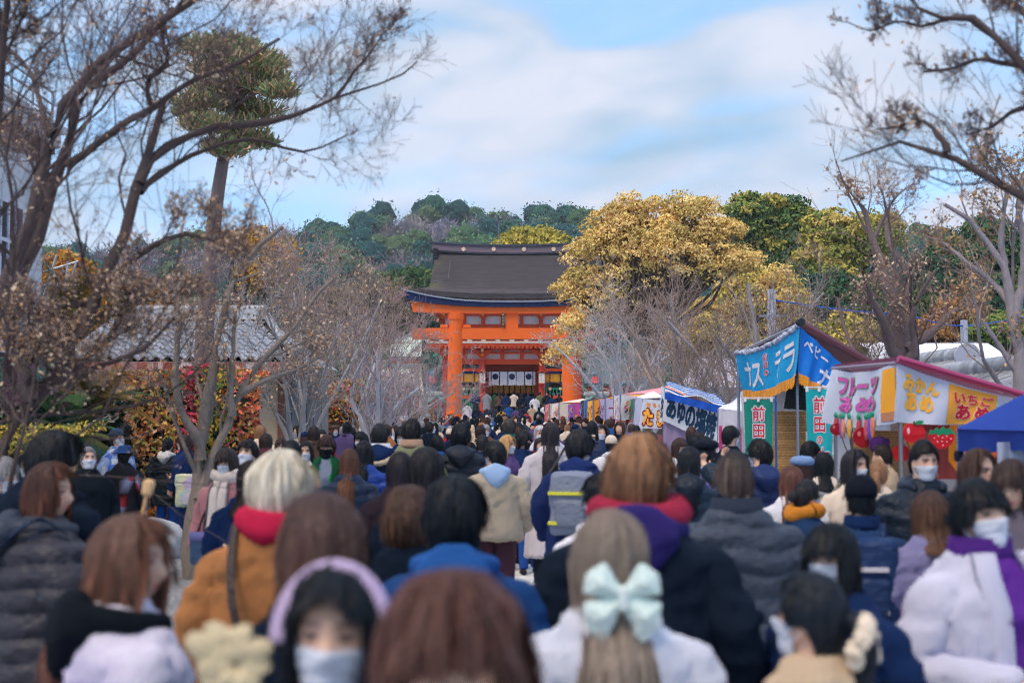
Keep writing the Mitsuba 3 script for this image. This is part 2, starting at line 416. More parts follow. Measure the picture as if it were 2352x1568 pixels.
wood = MB()
R = np.random.RandomState(3)
GREENS = [S(50, 108, 96), S(60, 116, 96), S(44, 98, 100), S(94, 130, 88), S(54, 110, 108), S(112, 136, 92)]
BARES = [S(156, 138, 146), S(146, 126, 134), S(160, 142, 140), S(130, 122, 138)]
cells = []
for k in range(4200):
    y = 190 + 290 * R.rand() ** .8
    half = y * .40 + 12
    x = R.uniform(-half, half)
    if any((x - a) ** 2 + ((y - b) * .55) ** 2 < (1.75 + y * .0046) ** 2 for a, b in cells):
        continue
    cells.append((x, y))
for k, (x, y) in enumerate(sorted(cells, key=lambda q: q[1])):
    z = float(hill_z(x, y))
    r = 1.7 + 3.6 * R.rand() ** 1.6
    pt = meshkit.noise(np.array([[x / 26, y / 26, .5]]), 5)[0]
    bare = pt > .56 if R.rand() < .8 else R.rand() < .35
    base = np.array([.92, 1.0, 1.1]) * (BARES[R.randint(4)] if bare else GREENS[R.randint(6)]) * R.uniform(.8, 1.2)
    if not bare:
        ctr = np.array([x, y, z + r * .9])
        p, f, c = crown_blob(ctr, r * .84, R.uniform(.8, 1.1), base * .38, k, 2)
        wood.add((p, f), c)
        m = 125
        idx = R.randint(len(p), size=m)
        u_ = (p[idx] - ctr) / r
        lp = ctr + (p[idx] - ctr) * R.uniform(1.0, 1.24, (m, 1)) + R.normal(size=(m, 3)) * .11 * r
        lump = meshkit.noise(lp * .9, k % 50)[:, None]
        wood.add(leaf_quads(lp, u_ * 1.4, .45 + .02 * r, R), np.repeat(np.clip(base * (.45 + 1.1 * lump) * R.uniform(.8, 1.25, (m, 1)), 0, 1), 4, axis=0))
    else:
        # bare crowns: a fan of thin twigs and a thin inner haze of twigs
        m = 90
        dirs = R.normal(size=(m, 3)); dirs[:, 2] = np.abs(dirs[:, 2]) * 1.1 + .15
        dirs /= np.linalg.norm(dirs, axis=1, keepdims=True)
        L = r * R.uniform(.8, 1.5, m)
        o = np.array([x, y, z + r * .35]) + R.normal(size=(m, 3)) * r * .22
        e = o + dirs * L[:, None]
        s = np.cross(dirs, [0, 1, .2]); s /= np.linalg.norm(s, axis=1, keepdims=True)
        w = .13
        v = np.stack([o - s * w, o + s * w, e], 1).reshape(-1, 3)
        wood.add((v, np.arange(3 * m).reshape(-1, 3)), np.repeat(base[None] * R.uniform(.6, 1.3, (m, 1)), 3, axis=0))
        q = o[:60] + dirs[:60] * (L[:60] * .75)[:, None]
        wood.add(leaf_quads(q, dirs[:60], .5, R), np.repeat(base[None] * R.uniform(.6, 1.2, (60, 1)), 4, axis=0))
wood.put(thing('forest', 'far wood of dark evergreens and bare violet-grey trees on the hills', 'wood', kind='stuff'), 'leaf', smooth=False)
# ------------------------------------------------------------------ the orange torii
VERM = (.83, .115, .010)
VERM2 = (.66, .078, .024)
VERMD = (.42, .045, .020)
WHITE = (.72, .71, .74)
CREAM = (.80, .62, .44)
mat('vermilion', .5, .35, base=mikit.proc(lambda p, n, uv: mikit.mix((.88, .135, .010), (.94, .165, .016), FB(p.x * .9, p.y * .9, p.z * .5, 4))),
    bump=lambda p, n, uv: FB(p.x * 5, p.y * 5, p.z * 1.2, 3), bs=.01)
mat('thatch', .95, .1, base=mikit.proc(lambda p, n, uv: mikit.mix(mikit.mix((.040, .036, .044), (.105, .094, .104), FB(p.x * 1.3, p.y * 3, p.z * 26, 4)), (.12, .12, .06), .75 * mikit.smoothstep(.42, .75, FB(p.x * .7, p.y, p.z * .8, 4)) * mikit.smoothstep(-4.4, -5.6, p.x))),
    bump=lambda p, n, uv: FB(p.x * 5, p.y * 4, p.z * 34, 3), bs=.05)
YT = 82.0
ZT = float(gz(0, YT))
torii = thing('torii', 'great orange torii with a curved navy top beam across the approach', 'torii')
for s in (-1, 1):
    zz = np.array([ZT - .1, 2.4, 5, 6.5, 7.75])
    cx = s * np.interp(zz, [0, 7.8], [3.40, 3.235])
    rr = np.interp(zz, [0, 7.8], [.445, .40])
    put(sub(torii, 'column'), tube(np.stack([cx, cx * 0 + YT, zz], 1), rr, 40), 'vermilion', VERM, smooth=40)
    put(sub(torii, 'column_ring'), tube([[s * 3.235, YT, 7.62], [s * 3.235, YT, 7.98]], .475, 40), 'vermilion', VERM, smooth=40)
    put(sub(torii, 'column_base'), tube([[s * 3.40, YT, ZT - .1], [s * 3.39, YT, ZT + .9]], .47, 40), 'matte', (.012, .012, .015), smooth=40)
    for q in (-1, 1):
        cx = s * 3.26 + q * .66
        put(sub(torii, 'wedge'), box(cx - .22, cx + .22, YT - .22, YT + .22, 7.102, 7.30, .02), 'vermilion', VERM, smooth=False)
put(sub(torii, 'tie_beam'), box(-5.77, 5.77, YT - .19, YT + .19, 6.46, 7.10, .015), 'vermilion', VERM, smooth=False)
put(sub(torii, 'centre_strut'), box(-.36, .36, YT - .17, YT + .17, 7.103, 7.99, .015), 'vermilion', VERM, smooth=False)


def curved_beam(xe_top, xe_bot, ztop, zbot, half_d, n=60):
    a = np.linspace(-1, 1, n)
    rings = []
    for t in a:
        zt, zb = ztop(abs(t)), zbot(abs(t))
        rings.append([[xe_bot * t, YT - half_d, zb], [xe_bot * t, YT + half_d, zb], [xe_top * t, YT + half_d, zt], [xe_top * t, YT - half_d, zt]])
    return rings_mesh(np.array(rings)[:, ::-1])


def rise(t, k=2.6):
    return t ** k


put(sub(torii, 'lintel'), curved_beam(5.86, 5.70, lambda t: 8.30 + .40 * rise(t), lambda t: 7.96 + .09 * rise(t), .34), 'vermilion', VERM, smooth=30)
put(sub(torii, 'top_beam', 'navy black curved top beam'), curved_beam(6.36, 6.00, lambda t: 8.56 + .74 * rise(t), lambda t: 8.303 + .40 * rise(t), .52), 'matte', S(22, 40, 84), smooth=30)
put(sub(torii, 'top_capping', 'pale metal capping on the top beam'), curved_beam(6.40, 6.37, lambda t: 8.64 + .76 * rise(t), lambda t: 8.563 + .745 * rise(t), .60), 'matte', S(150, 158, 180), smooth=30)
# tablet and straw rope ends behind the torii
mb = MB(); mb.add(cbox([-.52, YT - .3, 7.58], [.14, .06, .8], .01), S(20, 60, 70))
tab = thing('name_tablet', 'narrow dark green name tablet with gold marks hanging beside the centre strut of the torii', 'tablet')
mb.put(sub(tab, 'board'), 'matte', False)
mb = MB()
for k in range(4):
    mb.add(cbox([-.52, YT - .338, 7.86 - k * .18], [.08, .01, .1]), S(210, 180, 90))
mb.put(sub(tab, 'gilding'), 'metal', False)

# ------------------------------------------------------------------ steps up to the gate
FZ = 2.1
stairs = thing('steps', 'broad stone steps up to the gate', kind='structure')
ZB = float(gz(0, 87))
for k in range(11):
    put(sub(stairs, 'step'), box(-5.6, 5.6, 87 + k * .78, 96.2, ZB + k * .15 - .2, ZB + (k + 1) * .15, .01), 'stone', smooth=False)
put(thing('terrace', 'raised stone terrace that the gate stands on', kind='structure'), box(-16, 16, 95.6, 125, -.5, FZ - .003), 'stone', smooth=False)

# ------------------------------------------------------------------ the two-storey gate
gate = thing('shrine_gate', 'vermilion two-storey shrine gate with a great brown thatched roof behind the torii', 'gate')
YG = 98.0


def zg(v):
    return EYE + (960 - v) / 33.34 + .0


def xg(u):
    return (u - 1176) / 33.34


# roof: rectangles of points from ridge to eave, the skirt flaring out
def roof_ring(hx, hy, z, up, cy, nx=36, ny=14):
    a = np.linspace(-1, 1, nx)
    b = np.linspace(-1, 1, ny)[1:-1]
    pts = [[hx * t, cy - hy, z + up * abs(t) ** 3] for t in a] + [[hx, cy + hy * t, z + up * abs(t) ** 3] for t in b] + [[-hx * t, cy + hy, z + up * abs(t) ** 3] for t in a] + [[-hx, cy - hy * t, z + up * abs(t) ** 3] for t in b]
    return pts


CY = 102.5
prof = []
for t in np.linspace(0, 1, 22):
    hx = 5.55 + .25 * t / .7 if t < .7 else 5.8 + 1.75 * ((t - .7) / .3) ** .75
    hy = .12 + 5.3 * t ** 1.0 + (1.5 * ((t - .7) / .3) if t > .7 else 0)
    z = 13.85 - (13.85 - 10.32) * (1 - (1 - t) ** 1.55)
    prof.append(roof_ring(hx, hy, z, .55 * max(0, t - .6) / .4, CY))
prof = np.array(prof)
edge = prof[-1].copy(); edge[:, 2] -= .36
inner = edge.copy(); inner[:, 0] *= .94; inner[:, 1] = CY + (inner[:, 1] - CY) * .92; inner[:, 2] += .10
roof = sub(gate, 'roof', 'great curved roof of dark brown bark thatch, mossy at its left edge')
put(roof, rings_mesh(np.concatenate([prof, edge[None], inner[None]])), 'thatch', (.05, .05, .055), smooth=50)
zr = np.linspace(-1, 1, 40)
ridge = [[[5.75 * t, CY - .34, 13.72 + .22 * t * t], [5.75 * t, CY + .34, 13.72 + .22 * t * t], [5.75 * t, CY + .30, 14.32 + .26 * t * t], [5.75 * t, CY - .30, 14.32 + .26 * t * t]] for t in zr]
put(sub(roof, 'ridge'), rings_mesh(np.array(ridge)[:, ::-1]), 'matte', S(118, 104, 116), smooth=30)
for dz, w, col, nm in ((.0, .40, S(56, 58, 74), 'ridge_moulding'), (.60, .42, S(70, 78, 98), 'ridge_capping')):
    rg = [[[5.9 * t, CY - w, 13.70 + dz + .25 * t * t], [5.9 * t, CY + w, 13.70 + dz + .25 * t * t], [5.9 * t, CY + w, 13.82 + dz + .25 * t * t], [5.9 * t, CY - w, 13.82 + dz + .25 * t * t]] for t in zr]
    put(sub(roof, nm), rings_mesh(np.array(rg)[:, ::-1]), 'matte', col, smooth=30)
for x in (-3.5, -1.32, .86, 3.0, 5.1):
    put(sub(roof, 'ridge_boss'), tube([[x, CY - .30, 14.08], [x, CY - .40, 14.08]], .15, 18), 'matte', CREAM, smooth=40)
for s in (-1, 1):
    mb = MB()
    for k in range(6):
        mb.add(cbox([s * 5.52, CY - .45, 13.05 + k * .2], [.34 - .02 * (k % 2), .5, .17], .03), S(48, 46, 58))
    mb.put(sub(roof, 'ridge_end'), 'matte', False)
mb = MB()
mb.add(tube([[-.95, CY, 14.3], [-.95, CY, 16.0]], .025, 6), S(150, 160, 170))
mb.add(tube([[-4.4, CY - 1.2, 13.2], [-4.45, CY - 4.2, 11.5], [-5.6, CY - 4.3, 11.35]], .022, 5), S(150, 150, 150))
mb.put(sub(roof, 'lightning_rod'), 'metal', True)
# rafters under the eaves, ends painted cream
mb = MB()
for k in range(62):
    x = -6.6 + k * 13.2 / 61
    up = .45 * abs(x / 7) ** 3
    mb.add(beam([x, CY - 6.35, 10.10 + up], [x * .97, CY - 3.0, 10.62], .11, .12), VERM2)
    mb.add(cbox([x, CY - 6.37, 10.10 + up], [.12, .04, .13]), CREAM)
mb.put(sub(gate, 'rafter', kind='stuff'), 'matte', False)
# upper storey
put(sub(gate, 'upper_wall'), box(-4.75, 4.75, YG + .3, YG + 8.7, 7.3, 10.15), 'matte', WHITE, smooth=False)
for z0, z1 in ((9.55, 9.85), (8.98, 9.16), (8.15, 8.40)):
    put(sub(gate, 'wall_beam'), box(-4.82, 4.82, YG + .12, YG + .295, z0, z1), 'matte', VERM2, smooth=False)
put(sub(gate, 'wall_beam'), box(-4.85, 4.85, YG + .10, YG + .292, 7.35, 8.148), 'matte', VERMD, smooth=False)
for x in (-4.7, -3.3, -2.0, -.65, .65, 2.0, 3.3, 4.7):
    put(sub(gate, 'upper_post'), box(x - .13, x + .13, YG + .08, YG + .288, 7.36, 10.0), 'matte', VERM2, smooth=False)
    put(sub(gate, 'boss'), tube([[x, YG + .08, 8.02], [x, YG - .0, 8.02]], .10, 14), 'matte', CREAM, smooth=40)


def bracket(x, z, sc=1.0, y=None):
    """Stepped bracket under a beam: boat arms with cream ends."""
    y = YG if y is None else y
    mb = MB()
    k = sub(gate, 'bracket')
    for i, (w, h, d) in enumerate(((.55, .16, .5), (1.0, .16, .62), (1.5, .16, .74))):
        pr = Polygon([(-w / 2, h), (-w / 2 + .03, h * .35), (-w / 2 + .16, 0), (w / 2 - .16, 0), (w / 2 - .03, h * .35), (w / 2, h)])
        m = extrude(pr, d)
        v, f = vf(m)
        v = np.stack([v[:, 0] * sc + x, y + .12 - d * .5 + v[:, 2] * .5 - .12, v[:, 1] * sc + z + i * .22 * sc], 1)
        mb.add((v, f[:, ::-1]), VERM2 if i < 2 else (.62, .06, .02))
        for q in (-1, 0, 1):
            mb.add(cbox([x + q * (w / 2 - .1) * sc, y - .12 - d * .25, z + (i * .22 + .19) * sc], [.17 * sc, .2, .09 * sc]), VERM2)
    mb.put(k, 'matte', False)
    mb = MB()
    mb.add(cbox([x, y - .52, z + .60 * sc], [.17, .16, .26 * sc], .01), (.84, .60, .34))
    mb.add(cbox([x, y - .5, z + .26 * sc], [.15, .16, .18 * sc], .01), (.80, .34, .06))
    mb.put(sub(k, 'bracket_nose'), 'matte', False)


for x in (-4.7, -2.0, 2.0, 4.7):
    bracket(x, 9.2 - .42, .95)
# stepped corner brackets reaching out under the eaves, cream at their ends
for s in (-1, 1):
    for j in range(4):
        for i in range(3):
            k = sub(gate, 'eave_bracket')
            a = np.array([s * (4.75 + .08 * j), YG + .1, 8.55 + i * .42 + j * .06]); b = a + np.array([s * (.35 + i * .33), -.35 - i * .25 + j * .5, .10])
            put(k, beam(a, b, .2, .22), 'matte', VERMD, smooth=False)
            put(sub(k, 'bracket_nose'), beam(b, b + (b - a) * .05, .21, .23), 'matte', (.8, .55, .32), smooth=False)
# balcony
put(sub(gate, 'balcony'), box(-5.8, 5.8, YG - 1.0, YG + 9.4, 6.84, 7.02, .02), 'matte', VERM2, smooth=False)
put(sub(gate, 'balcony_edge', 'cream painted edge of the balcony'), box(-5.85, 5.85, YG - 1.05, YG - .98, 7.024, 7.16), 'matte', (.80, .66, .56), smooth=False)
rail = sub(gate, 'balcony_rail')
put(rail, box(-5.95, 5.95, YG - .96, YG - .88, 7.34, 7.42), 'matte', VERM2, smooth=False)
put(sub(rail, 'lower_rail'), box(-5.9, 5.9, YG - .95, YG - .89, 7.17, 7.22), 'matte', VERM2, smooth=False)
for k in range(13):
    x = -5.8 + k * 11.6 / 12
    put(sub(rail, 'rail_post'), box(x - .07, x + .07, YG - 1.0, YG - .86, 7.03, 7.34), 'matte', VERM2, smooth=False)
    put(sub(rail, 'rail_cap'), box(x - .16, x + .16, YG - 1.04, YG - .84, 7.163, 7.30, .01), 'matte', (.82, .70, .60), smooth=False)
for k in range(40):
    x = -5.7 + k * 11.4 / 39
    put(sub(gate, 'joist'), box(x - .1, x + .1, YG - 1.02, YG - .1, 6.70, 6.838), 'matte', VERM2, smooth=False)
# lower storey
put(sub(gate, 'lower_wall'), box(-4.7, 4.7, YG + .30, YG + .5, 5.7, 6.84), 'matte', WHITE, smooth=False)
for z0, z1, c in ((6.60, 6.72, VERM2), (6.36, 6.47, VERM2), (5.62, 5.98, VERM2)):
    put(sub(gate, 'wall_beam'), box(-4.78, 4.78, YG + .06, YG + .296, z0, z1), 'matte', c, smooth=False)
for x in (-4.6, -3.3, -.68, .68, 3.3, 4.6):
    put(sub(gate, 'wall_post'), box(x - .13, x + .13, YG + .12, YG + .29, 5.981, 6.60), 'matte', VERM2, smooth=False)
for x in (-4.6, -2.04, 2.04, 4.6):
    bracket(x, 6.02, .95)
    put(sub(gate, 'column'), tube([[x, YG, FZ], [x, YG, 6.0]], [.21, .195], 24), 'matte', (.56, .055, .03), smooth=40)
for s in (-1, 1):
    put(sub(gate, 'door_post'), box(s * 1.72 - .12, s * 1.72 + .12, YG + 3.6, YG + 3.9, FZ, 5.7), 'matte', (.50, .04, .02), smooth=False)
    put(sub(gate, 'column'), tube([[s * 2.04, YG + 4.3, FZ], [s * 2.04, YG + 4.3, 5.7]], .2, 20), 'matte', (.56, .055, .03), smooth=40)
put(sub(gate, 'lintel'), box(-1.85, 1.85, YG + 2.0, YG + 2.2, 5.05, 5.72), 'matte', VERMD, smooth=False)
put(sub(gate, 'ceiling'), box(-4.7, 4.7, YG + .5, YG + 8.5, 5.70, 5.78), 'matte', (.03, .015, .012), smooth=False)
for s in (-1, 1):
    # guardian bays either side: back wall, yellow curtain, railing, green slatted panel
    a, b = sorted((s * 2.26, s * 4.4))
    put(sub(gate, 'bay_wall'), box(a - .02, b + .02, YG + 1.7, YG + 1.8, FZ, 5.6), 'matte', (.62, .62, .68), smooth=False)
    for xx in (a, b):
        put(sub(gate, 'bay_side'), box(xx - .03, xx + .03, YG + .2, YG + 1.7, FZ, 5.6), 'matte', (.6, .6, .66), smooth=False)
    put(sub(gate, 'bay_beam'), box(a, b, YG - .06, YG + .1, 5.14, 5.34), 'matte', VERM2, smooth=False)
    put(sub(gate, 'valance', 'blue valance over the guardian bay'), box(a, b, YG + .12, YG + .15, 4.98, 5.138), 'cloth', S(38, 60, 120), smooth=False)
    cur = sub(gate, 'yellow_curtain')
    xx = np.linspace(a, b, 30)
    sh = np.stack([np.stack([xx, YG + .2 + .03 * np.sin(xx * 14), xx * 0 + z], 1) for z in (5.0, 4.7, 4.42)])
    put(cur, grid(sh), 'banner', S(240, 172, 50), smooth=True)
    for q in range(3):
        xq = a + (b - a) * (q + .5) / 3
        put(sub(cur, 'tie'), box(xq - .03, xq + .03, YG + .13, YG + .16, 4.22, 4.98), 'matte', S(30, 34, 60), smooth=False)
    rl = sub(gate, 'bay_railing', 'green railing before the guardian bay')
    put(rl, box(a, b, YG + .0, YG + .06, 3.92, 4.0), 'matte', S(40, 150, 128), smooth=False)
    for q in range(9):
        xq = a + (b - a) * (q + .5) / 9
        put(sub(rl, 'baluster'), box(xq - .035, xq + .035, YG + .01, YG + .05, 3.48, 3.92), 'matte', S(36, 140, 120), smooth=False)
    for q in range(3):
        xq = a + (b - a) * (q + .5) / 3
        put(sub(rl, 'newel_cap'), box(xq - .09, xq + .09, YG - .03, YG + .02, 3.86, 4.04), 'matte', S(225, 200, 140), smooth=False)
    put(sub(gate, 'bay_sill'), box(a, b, YG - .1, YG + .1, 3.26, 3.48), 'matte', (.60, .07, .03), smooth=False)
    pn = sub(gate, 'slatted_panel', 'green slatted panel below the guardian bay')
    put(pn, box(a, b, YG + .05, YG + .09, FZ + .25, 3.258), 'matte', S(14, 70, 62), smooth=False)
    for q in range(15):
        xq = a + (b - a) * (q + .5) / 15
        put(sub(pn, 'slat'), box(xq - .045, xq + .045, YG + .0, YG + .047, FZ + .25, 3.258), 'matte', S(34, 134, 112), smooth=False)
    put(sub(gate, 'bay_base'), box(a, b, YG - .1, YG + .12, FZ, FZ + .248), 'matte', (.55, .06, .03), smooth=False)
# dark court doors seen through the opening
put(sub(gate, 'inner_curtain', 'yellow inner curtain with dark ties'), grid(np.stack([np.stack([np.linspace(-1.6, 1.6, 50), YG + 4.4 + .04 * np.sin(np.linspace(0, 70, 50)), np.zeros(50) + z], 1) for z in (5.0, 4.3, 3.72)])), 'banner', S(232, 160, 48), smooth=True)
for q in range(8):
    x = -1.6 + 3.2 * (q + .5) / 8
    put(sub(gate, 'curtain_tie'), box(x - .035, x + .035, YG + 4.30, YG + 4.33, 2.6, 4.4), 'matte', S(16, 28, 34), smooth=False)
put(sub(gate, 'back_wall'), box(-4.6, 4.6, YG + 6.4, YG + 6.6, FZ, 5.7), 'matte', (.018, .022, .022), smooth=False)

# noren curtain: five wide panels and two narrow, three with a navy disc
noren = thing('noren_curtain', 'white curtain with three navy discs hanging in the gate opening', 'curtain')
put(sub(noren, 'pole'), tube([[-1.8, YG + .5, 5.16], [1.8, YG + .5, 5.16]], .03, 8), 'matte', (.05, .03, .02), smooth=True)
edges = [-1.62, -1.44, -.87, -.29, .29, .87, 1.44, 1.62]
for i in range(7):
    a, b = edges[i] + .012, edges[i + 1] - .012
    xx = np.linspace(a, b, 9)
    sh = np.stack([np.stack([xx, YG + .5 + .03 * np.sin(xx * 7 + z * 2) * (5.2 - z), xx * 0 + z + .02 * np.sin(xx * 9) * (z < 4.3)], 1) for z in np.linspace(5.15, 4.2, 7)])
    pk = put(sub(noren, 'panel'), grid(sh), 'banner', (.66, .66, .72), smooth=True)
    if i in (1, 3, 5):
        g = np.linspace(0, 2 * np.pi, 28, endpoint=False)
        c = (a + b) / 2
        rings = [np.stack([c + r * np.cos(g), YG + .472 + .0 * g, 4.79 + r * np.sin(g)], 1) for r in (.205, .001)]
        put(sub(pk, 'disc'), rings_mesh(np.array(rings), False), 'banner', S(24, 36, 82), smooth=False)
    if i < 6:
        put(sub(noren, 'dark_strip'), box(edges[i + 1] - .03, edges[i + 1] + .03, YG + .48, YG + .50, 4.22, 5.15), 'banner', S(56, 30, 60), smooth=False)

# lanterns on the front columns
for s in (-1, 1):
    k = thing('hanging_lantern', f"white paper lantern with a little red roof on the {'left' if s < 0 else 'right'} column of the gate", 'lantern', 'lanterns on the gate columns')
    x, y = s * 2.04, YG - .42
    put(sub(k, 'lamp_body'), box(x - .21, x + .21, y - .18, y + .18, 4.32, 5.0, .02), 'matte', (.78, .76, .72), smooth=False)
    mb = MB()
    for z in np.linspace(4.32, 5.0, 7):
        mb.add(cbox([x, y, z], [.44, .38, .02]), (.5, .35, .28))
    for q in (-.2, 0, .2):
        mb.add(cbox([x + q, y - .19, 4.66], [.02, .012, .68]), (.5, .35, .28))
    mb.put(sub(k, 'lattice'), 'matte', False)
    put(sub(k, 'lantern_roof'), (np.array([[x - .44, y - .3, 5.02], [x, y - .3, 5.2], [x + .44, y - .3, 5.02], [x - .44, y + .3, 5.02], [x, y + .3, 5.2], [x + .44, y + .3, 5.02], [x, y - .3, 5.11], [x, y + .3, 5.11]]), np.array([[0, 1, 6], [6, 1, 2], [3, 7, 4], [7, 5, 4], [0, 3, 4], [0, 4, 1], [1, 4, 5], [1, 5, 2], [0, 6, 7], [0, 7, 3], [6, 2, 5], [6, 5, 7]])), 'matte', (.62, .08, .04), smooth=False)
    put(sub(k, 'lantern_base'), box(x - .23, x + .23, y - .2, y + .2, 4.24, 4.315, .01), 'matte', (.55, .06, .03), smooth=False)

# seated guardian figures in the bays
for s, rc, lab in ((-1, S(112, 70, 64), 'seated guardian figure in a brown robe in the left bay of the gate'), (1, S(26, 26, 34), 'seated guardian figure in a black robe in the right bay of the gate')):
    k = thing('guardian_statue', lab, 'statue')
    x, y = s * 3.05 + (.0 if s > 0 else .0), YG + 1.15
    put(sub(k, 'stool'), box(x - .3, x + .3, y - .25, y + .25, FZ, 3.3, .02), 'matte', (.12, .07, .05), smooth=False)
    pr = np.array([[.30, 3.3], [.42, 3.45], [.40, 3.7], [.34, 3.95], [.36, 4.12], [.30, 4.25], [.12, 4.33], [.0, 4.35]])
    g = np.linspace(0, 2 * np.pi, 24, endpoint=False)
    rings = np.array([np.stack([x + r * 1.15 * np.cos(g), y + r * .8 * np.sin(g), z + 0 * g], 1) for r, z in pr])
    put(sub(k, 'robe'), rings_mesh(rings), 'matte', rc, smooth=50)
    for q in (-1, 1):
        put(sub(k, 'sleeve'), tube([[x + q * .3, y, 4.15], [x + q * .5, y - .12, 3.85], [x + q * .42, y - .32, 3.72]], [.13, .2, .17], 12), 'matte', rc, smooth=50)
        put(sub(k, 'leg'), tube([[x + q * .16, y - .3, 3.62], [x + q * .2, y - .45, 3.35], [x + q * .2, y - .45, 2.9]], [.12, .11, .1], 10), 'matte', (.62, .58, .5), smooth=50)
    put(sub(k, 'head'), ell([x, y - .02, 4.46], [.11, .12, .14]), 'skin', (.6, .42, .32), smooth=True)
    put(sub(k, 'hat'), tube([[x, y, 4.52], [x, y + .02, 4.6], [x, y + .06, 4.72]], [.13, .12, .07], 12), 'matte', (.02, .02, .02), smooth=40)
    put(sub(k, 'bow'), tube(spline([[x + .55, y - .1, 3.3], [x + .66, y - .15, 3.7], [x + .55, y - .1, 4.1]], 12), .02, 6), 'matte', (.1, .05, .03), smooth=True)


# bronze foxes with bibs on pedestals either side of the steps
def fox(x, y, z, s, lab):
    k = thing('fox_statue', lab, 'statue')
    B = S(92, 138, 168)
    chest = [([0, .1, .0], .26), ([0, .18, .38], .21), ([0, -.05, .62], .22), ([0, -.16, .92], .17), ([0, -.22, 1.14], .15)]
    def hull(a, b):
        pts = np.vstack([ell(c, [r, r, r], 1)[0] for c, r in (a, b)])
        return m3.Manifold.hull_points(pts.astype(np.float32))
    parts = [hull(chest[i], chest[i + 1]) for i in range(4)]
    parts += [hull(([0, -.22, 1.16], .14), ([0, -.48, 1.10], .055))]
    for q in (-1, 1):
        parts += [hull(([q * .08, -.16, 1.26], .05), ([q * .11, -.14, 1.44], .015)), hull(([q * .12, -.2, .6], .09), ([q * .12, -.26, .05], .065)), hull(([q * .12, -.26, .05], .06), ([q * .12, -.38, .04], .05)),
                  hull(([q * .2, .15, .2], .17), ([q * .2, -.08, .08], .08))]
    parts += [hull(([0, .32, .1], .1), ([0, .5, .5], .13)), hull(([0, .5, .5], .13), ([0, .42, 1.0], .11)), hull(([0, .42, 1.0], .11), ([0, .3, 1.3], .02))]
    m = parts[0]
    for q in parts[1:]:
        m = m + q
    v, f = vf(m.refine_to_length(.07))
    t = trimesh.Trimesh(v, f); trimesh.smoothing.filter_taubin(t, iterations=6)
    v = np.array(t.vertices) * 1.0
    ca, sa = math.cos(s * .5), math.sin(s * .5)
    v = v @ np.array([[ca, -sa, 0], [sa, ca, 0], [0, 0, 1]]).T + [x, y, z]
    put(sub(k, 'body'), (v, np.array(t.faces)), 'matte', B, smooth=True)
    g = np.linspace(-1.15, 1.15, 14) - math.pi / 2
    rows = []
    for zz, r in ((1.02, .19), (.9, .235), (.72, .29), (.52, .31)):
        p = np.stack([r * np.cos(g), -.12 + r * np.sin(g), g * 0 + zz], 1)
        rows.append(p @ np.array([[ca, -sa, 0], [sa, ca, 0], [0, 0, 1]]).T + [x, y, z])
    put(sub(k, 'bib', 'faded red bib'), grid(rows), 'banner', S(214, 96, 104), smooth=True)


for s in (-1, 1):
    x, y = (-5.15 if s < 0 else 5.35), 90.0
    k = thing('statue_pedestal', f"tall stone pedestal under the {'left' if s < 0 else 'right'} fox statue", 'pedestal')
    for i, (w, z0, z1) in enumerate(((1.9, .3, 1.2), (1.6, 1.2, 2.3), (1.35, 2.3, 3.35), (1.55, 3.35, 3.6))):
        put(sub(k, 'stone'), box(x - w / 2, x + w / 2, y - w / 2, y + w / 2, z0, z1 - .004, .03), 'stone', smooth=False)
    fox(x, y, 3.6, -s, f"blue-grey bronze fox statue with a red bib {'left' if s < 0 else 'right'} of the torii")


# small copper-roofed lantern shrines at the foot of the steps
def lantern_shrine(x, y, z0, lab):
    k = thing('lantern_shrine', lab, 'shrine')
    put(sub(k, 'plinth'), box(x - .5, x + .5, y - .5, y + .5, z0, z0 + .9, .03), 'stone', smooth=False)
    for a in (-.42, .42):
        for b in (-.42, .42):
            put(sub(k, 'post'), box(x + a - .06, x + a + .06, y + b - .06, y + b + .06, z0 + .9, z0 + 2.1), 'matte', VERM2, smooth=False)
    put(sub(k, 'lamp'), tube([[x, y, z0 + 1.0], [x, y, z0 + 1.85]], .22, 14), 'metal', S(70, 100, 110), smooth=40)
    put(sub(k, 'beam'), box(x - .75, x + .75, y - .6, y + .6, z0 + 2.1, z0 + 2.26, .01), 'matte', VERM2, smooth=False)
    a = np.linspace(-1, 1, 21)
    rows = [np.stack([x + a * 1.0, a * 0 + y + t, z0 + 2.28 + .62 * (1 - np.abs(a)) ** 1.7 + .10 * np.abs(a) ** 4 + dz], 1) for t, dz in ((-.8, -.08), (-.8, .02), (.8, .02), (.8, -.08))]
    put(sub(k, 'copper_roof'), rings_mesh(np.array(rows).transpose(1, 0, 2)), 'matte', S(96, 156, 150), smooth=40)
    put(sub(k, 'gable'), (np.array([[x - .7, y - .7, z0 + 2.26], [x + .7, y - .7, z0 + 2.26], [x, y - .7, z0 + 2.86]]), np.array([[0, 1, 2]])), 'matte', (.5, .08, .03), smooth=False)


lantern_shrine(-4.62, 88.3, .45, 'little vermilion shrine lantern with a curled copper roof left of the torii')
lantern_shrine(5.05, 88.3, .45, 'little vermilion shrine lantern with a curled copper roof right of the torii')
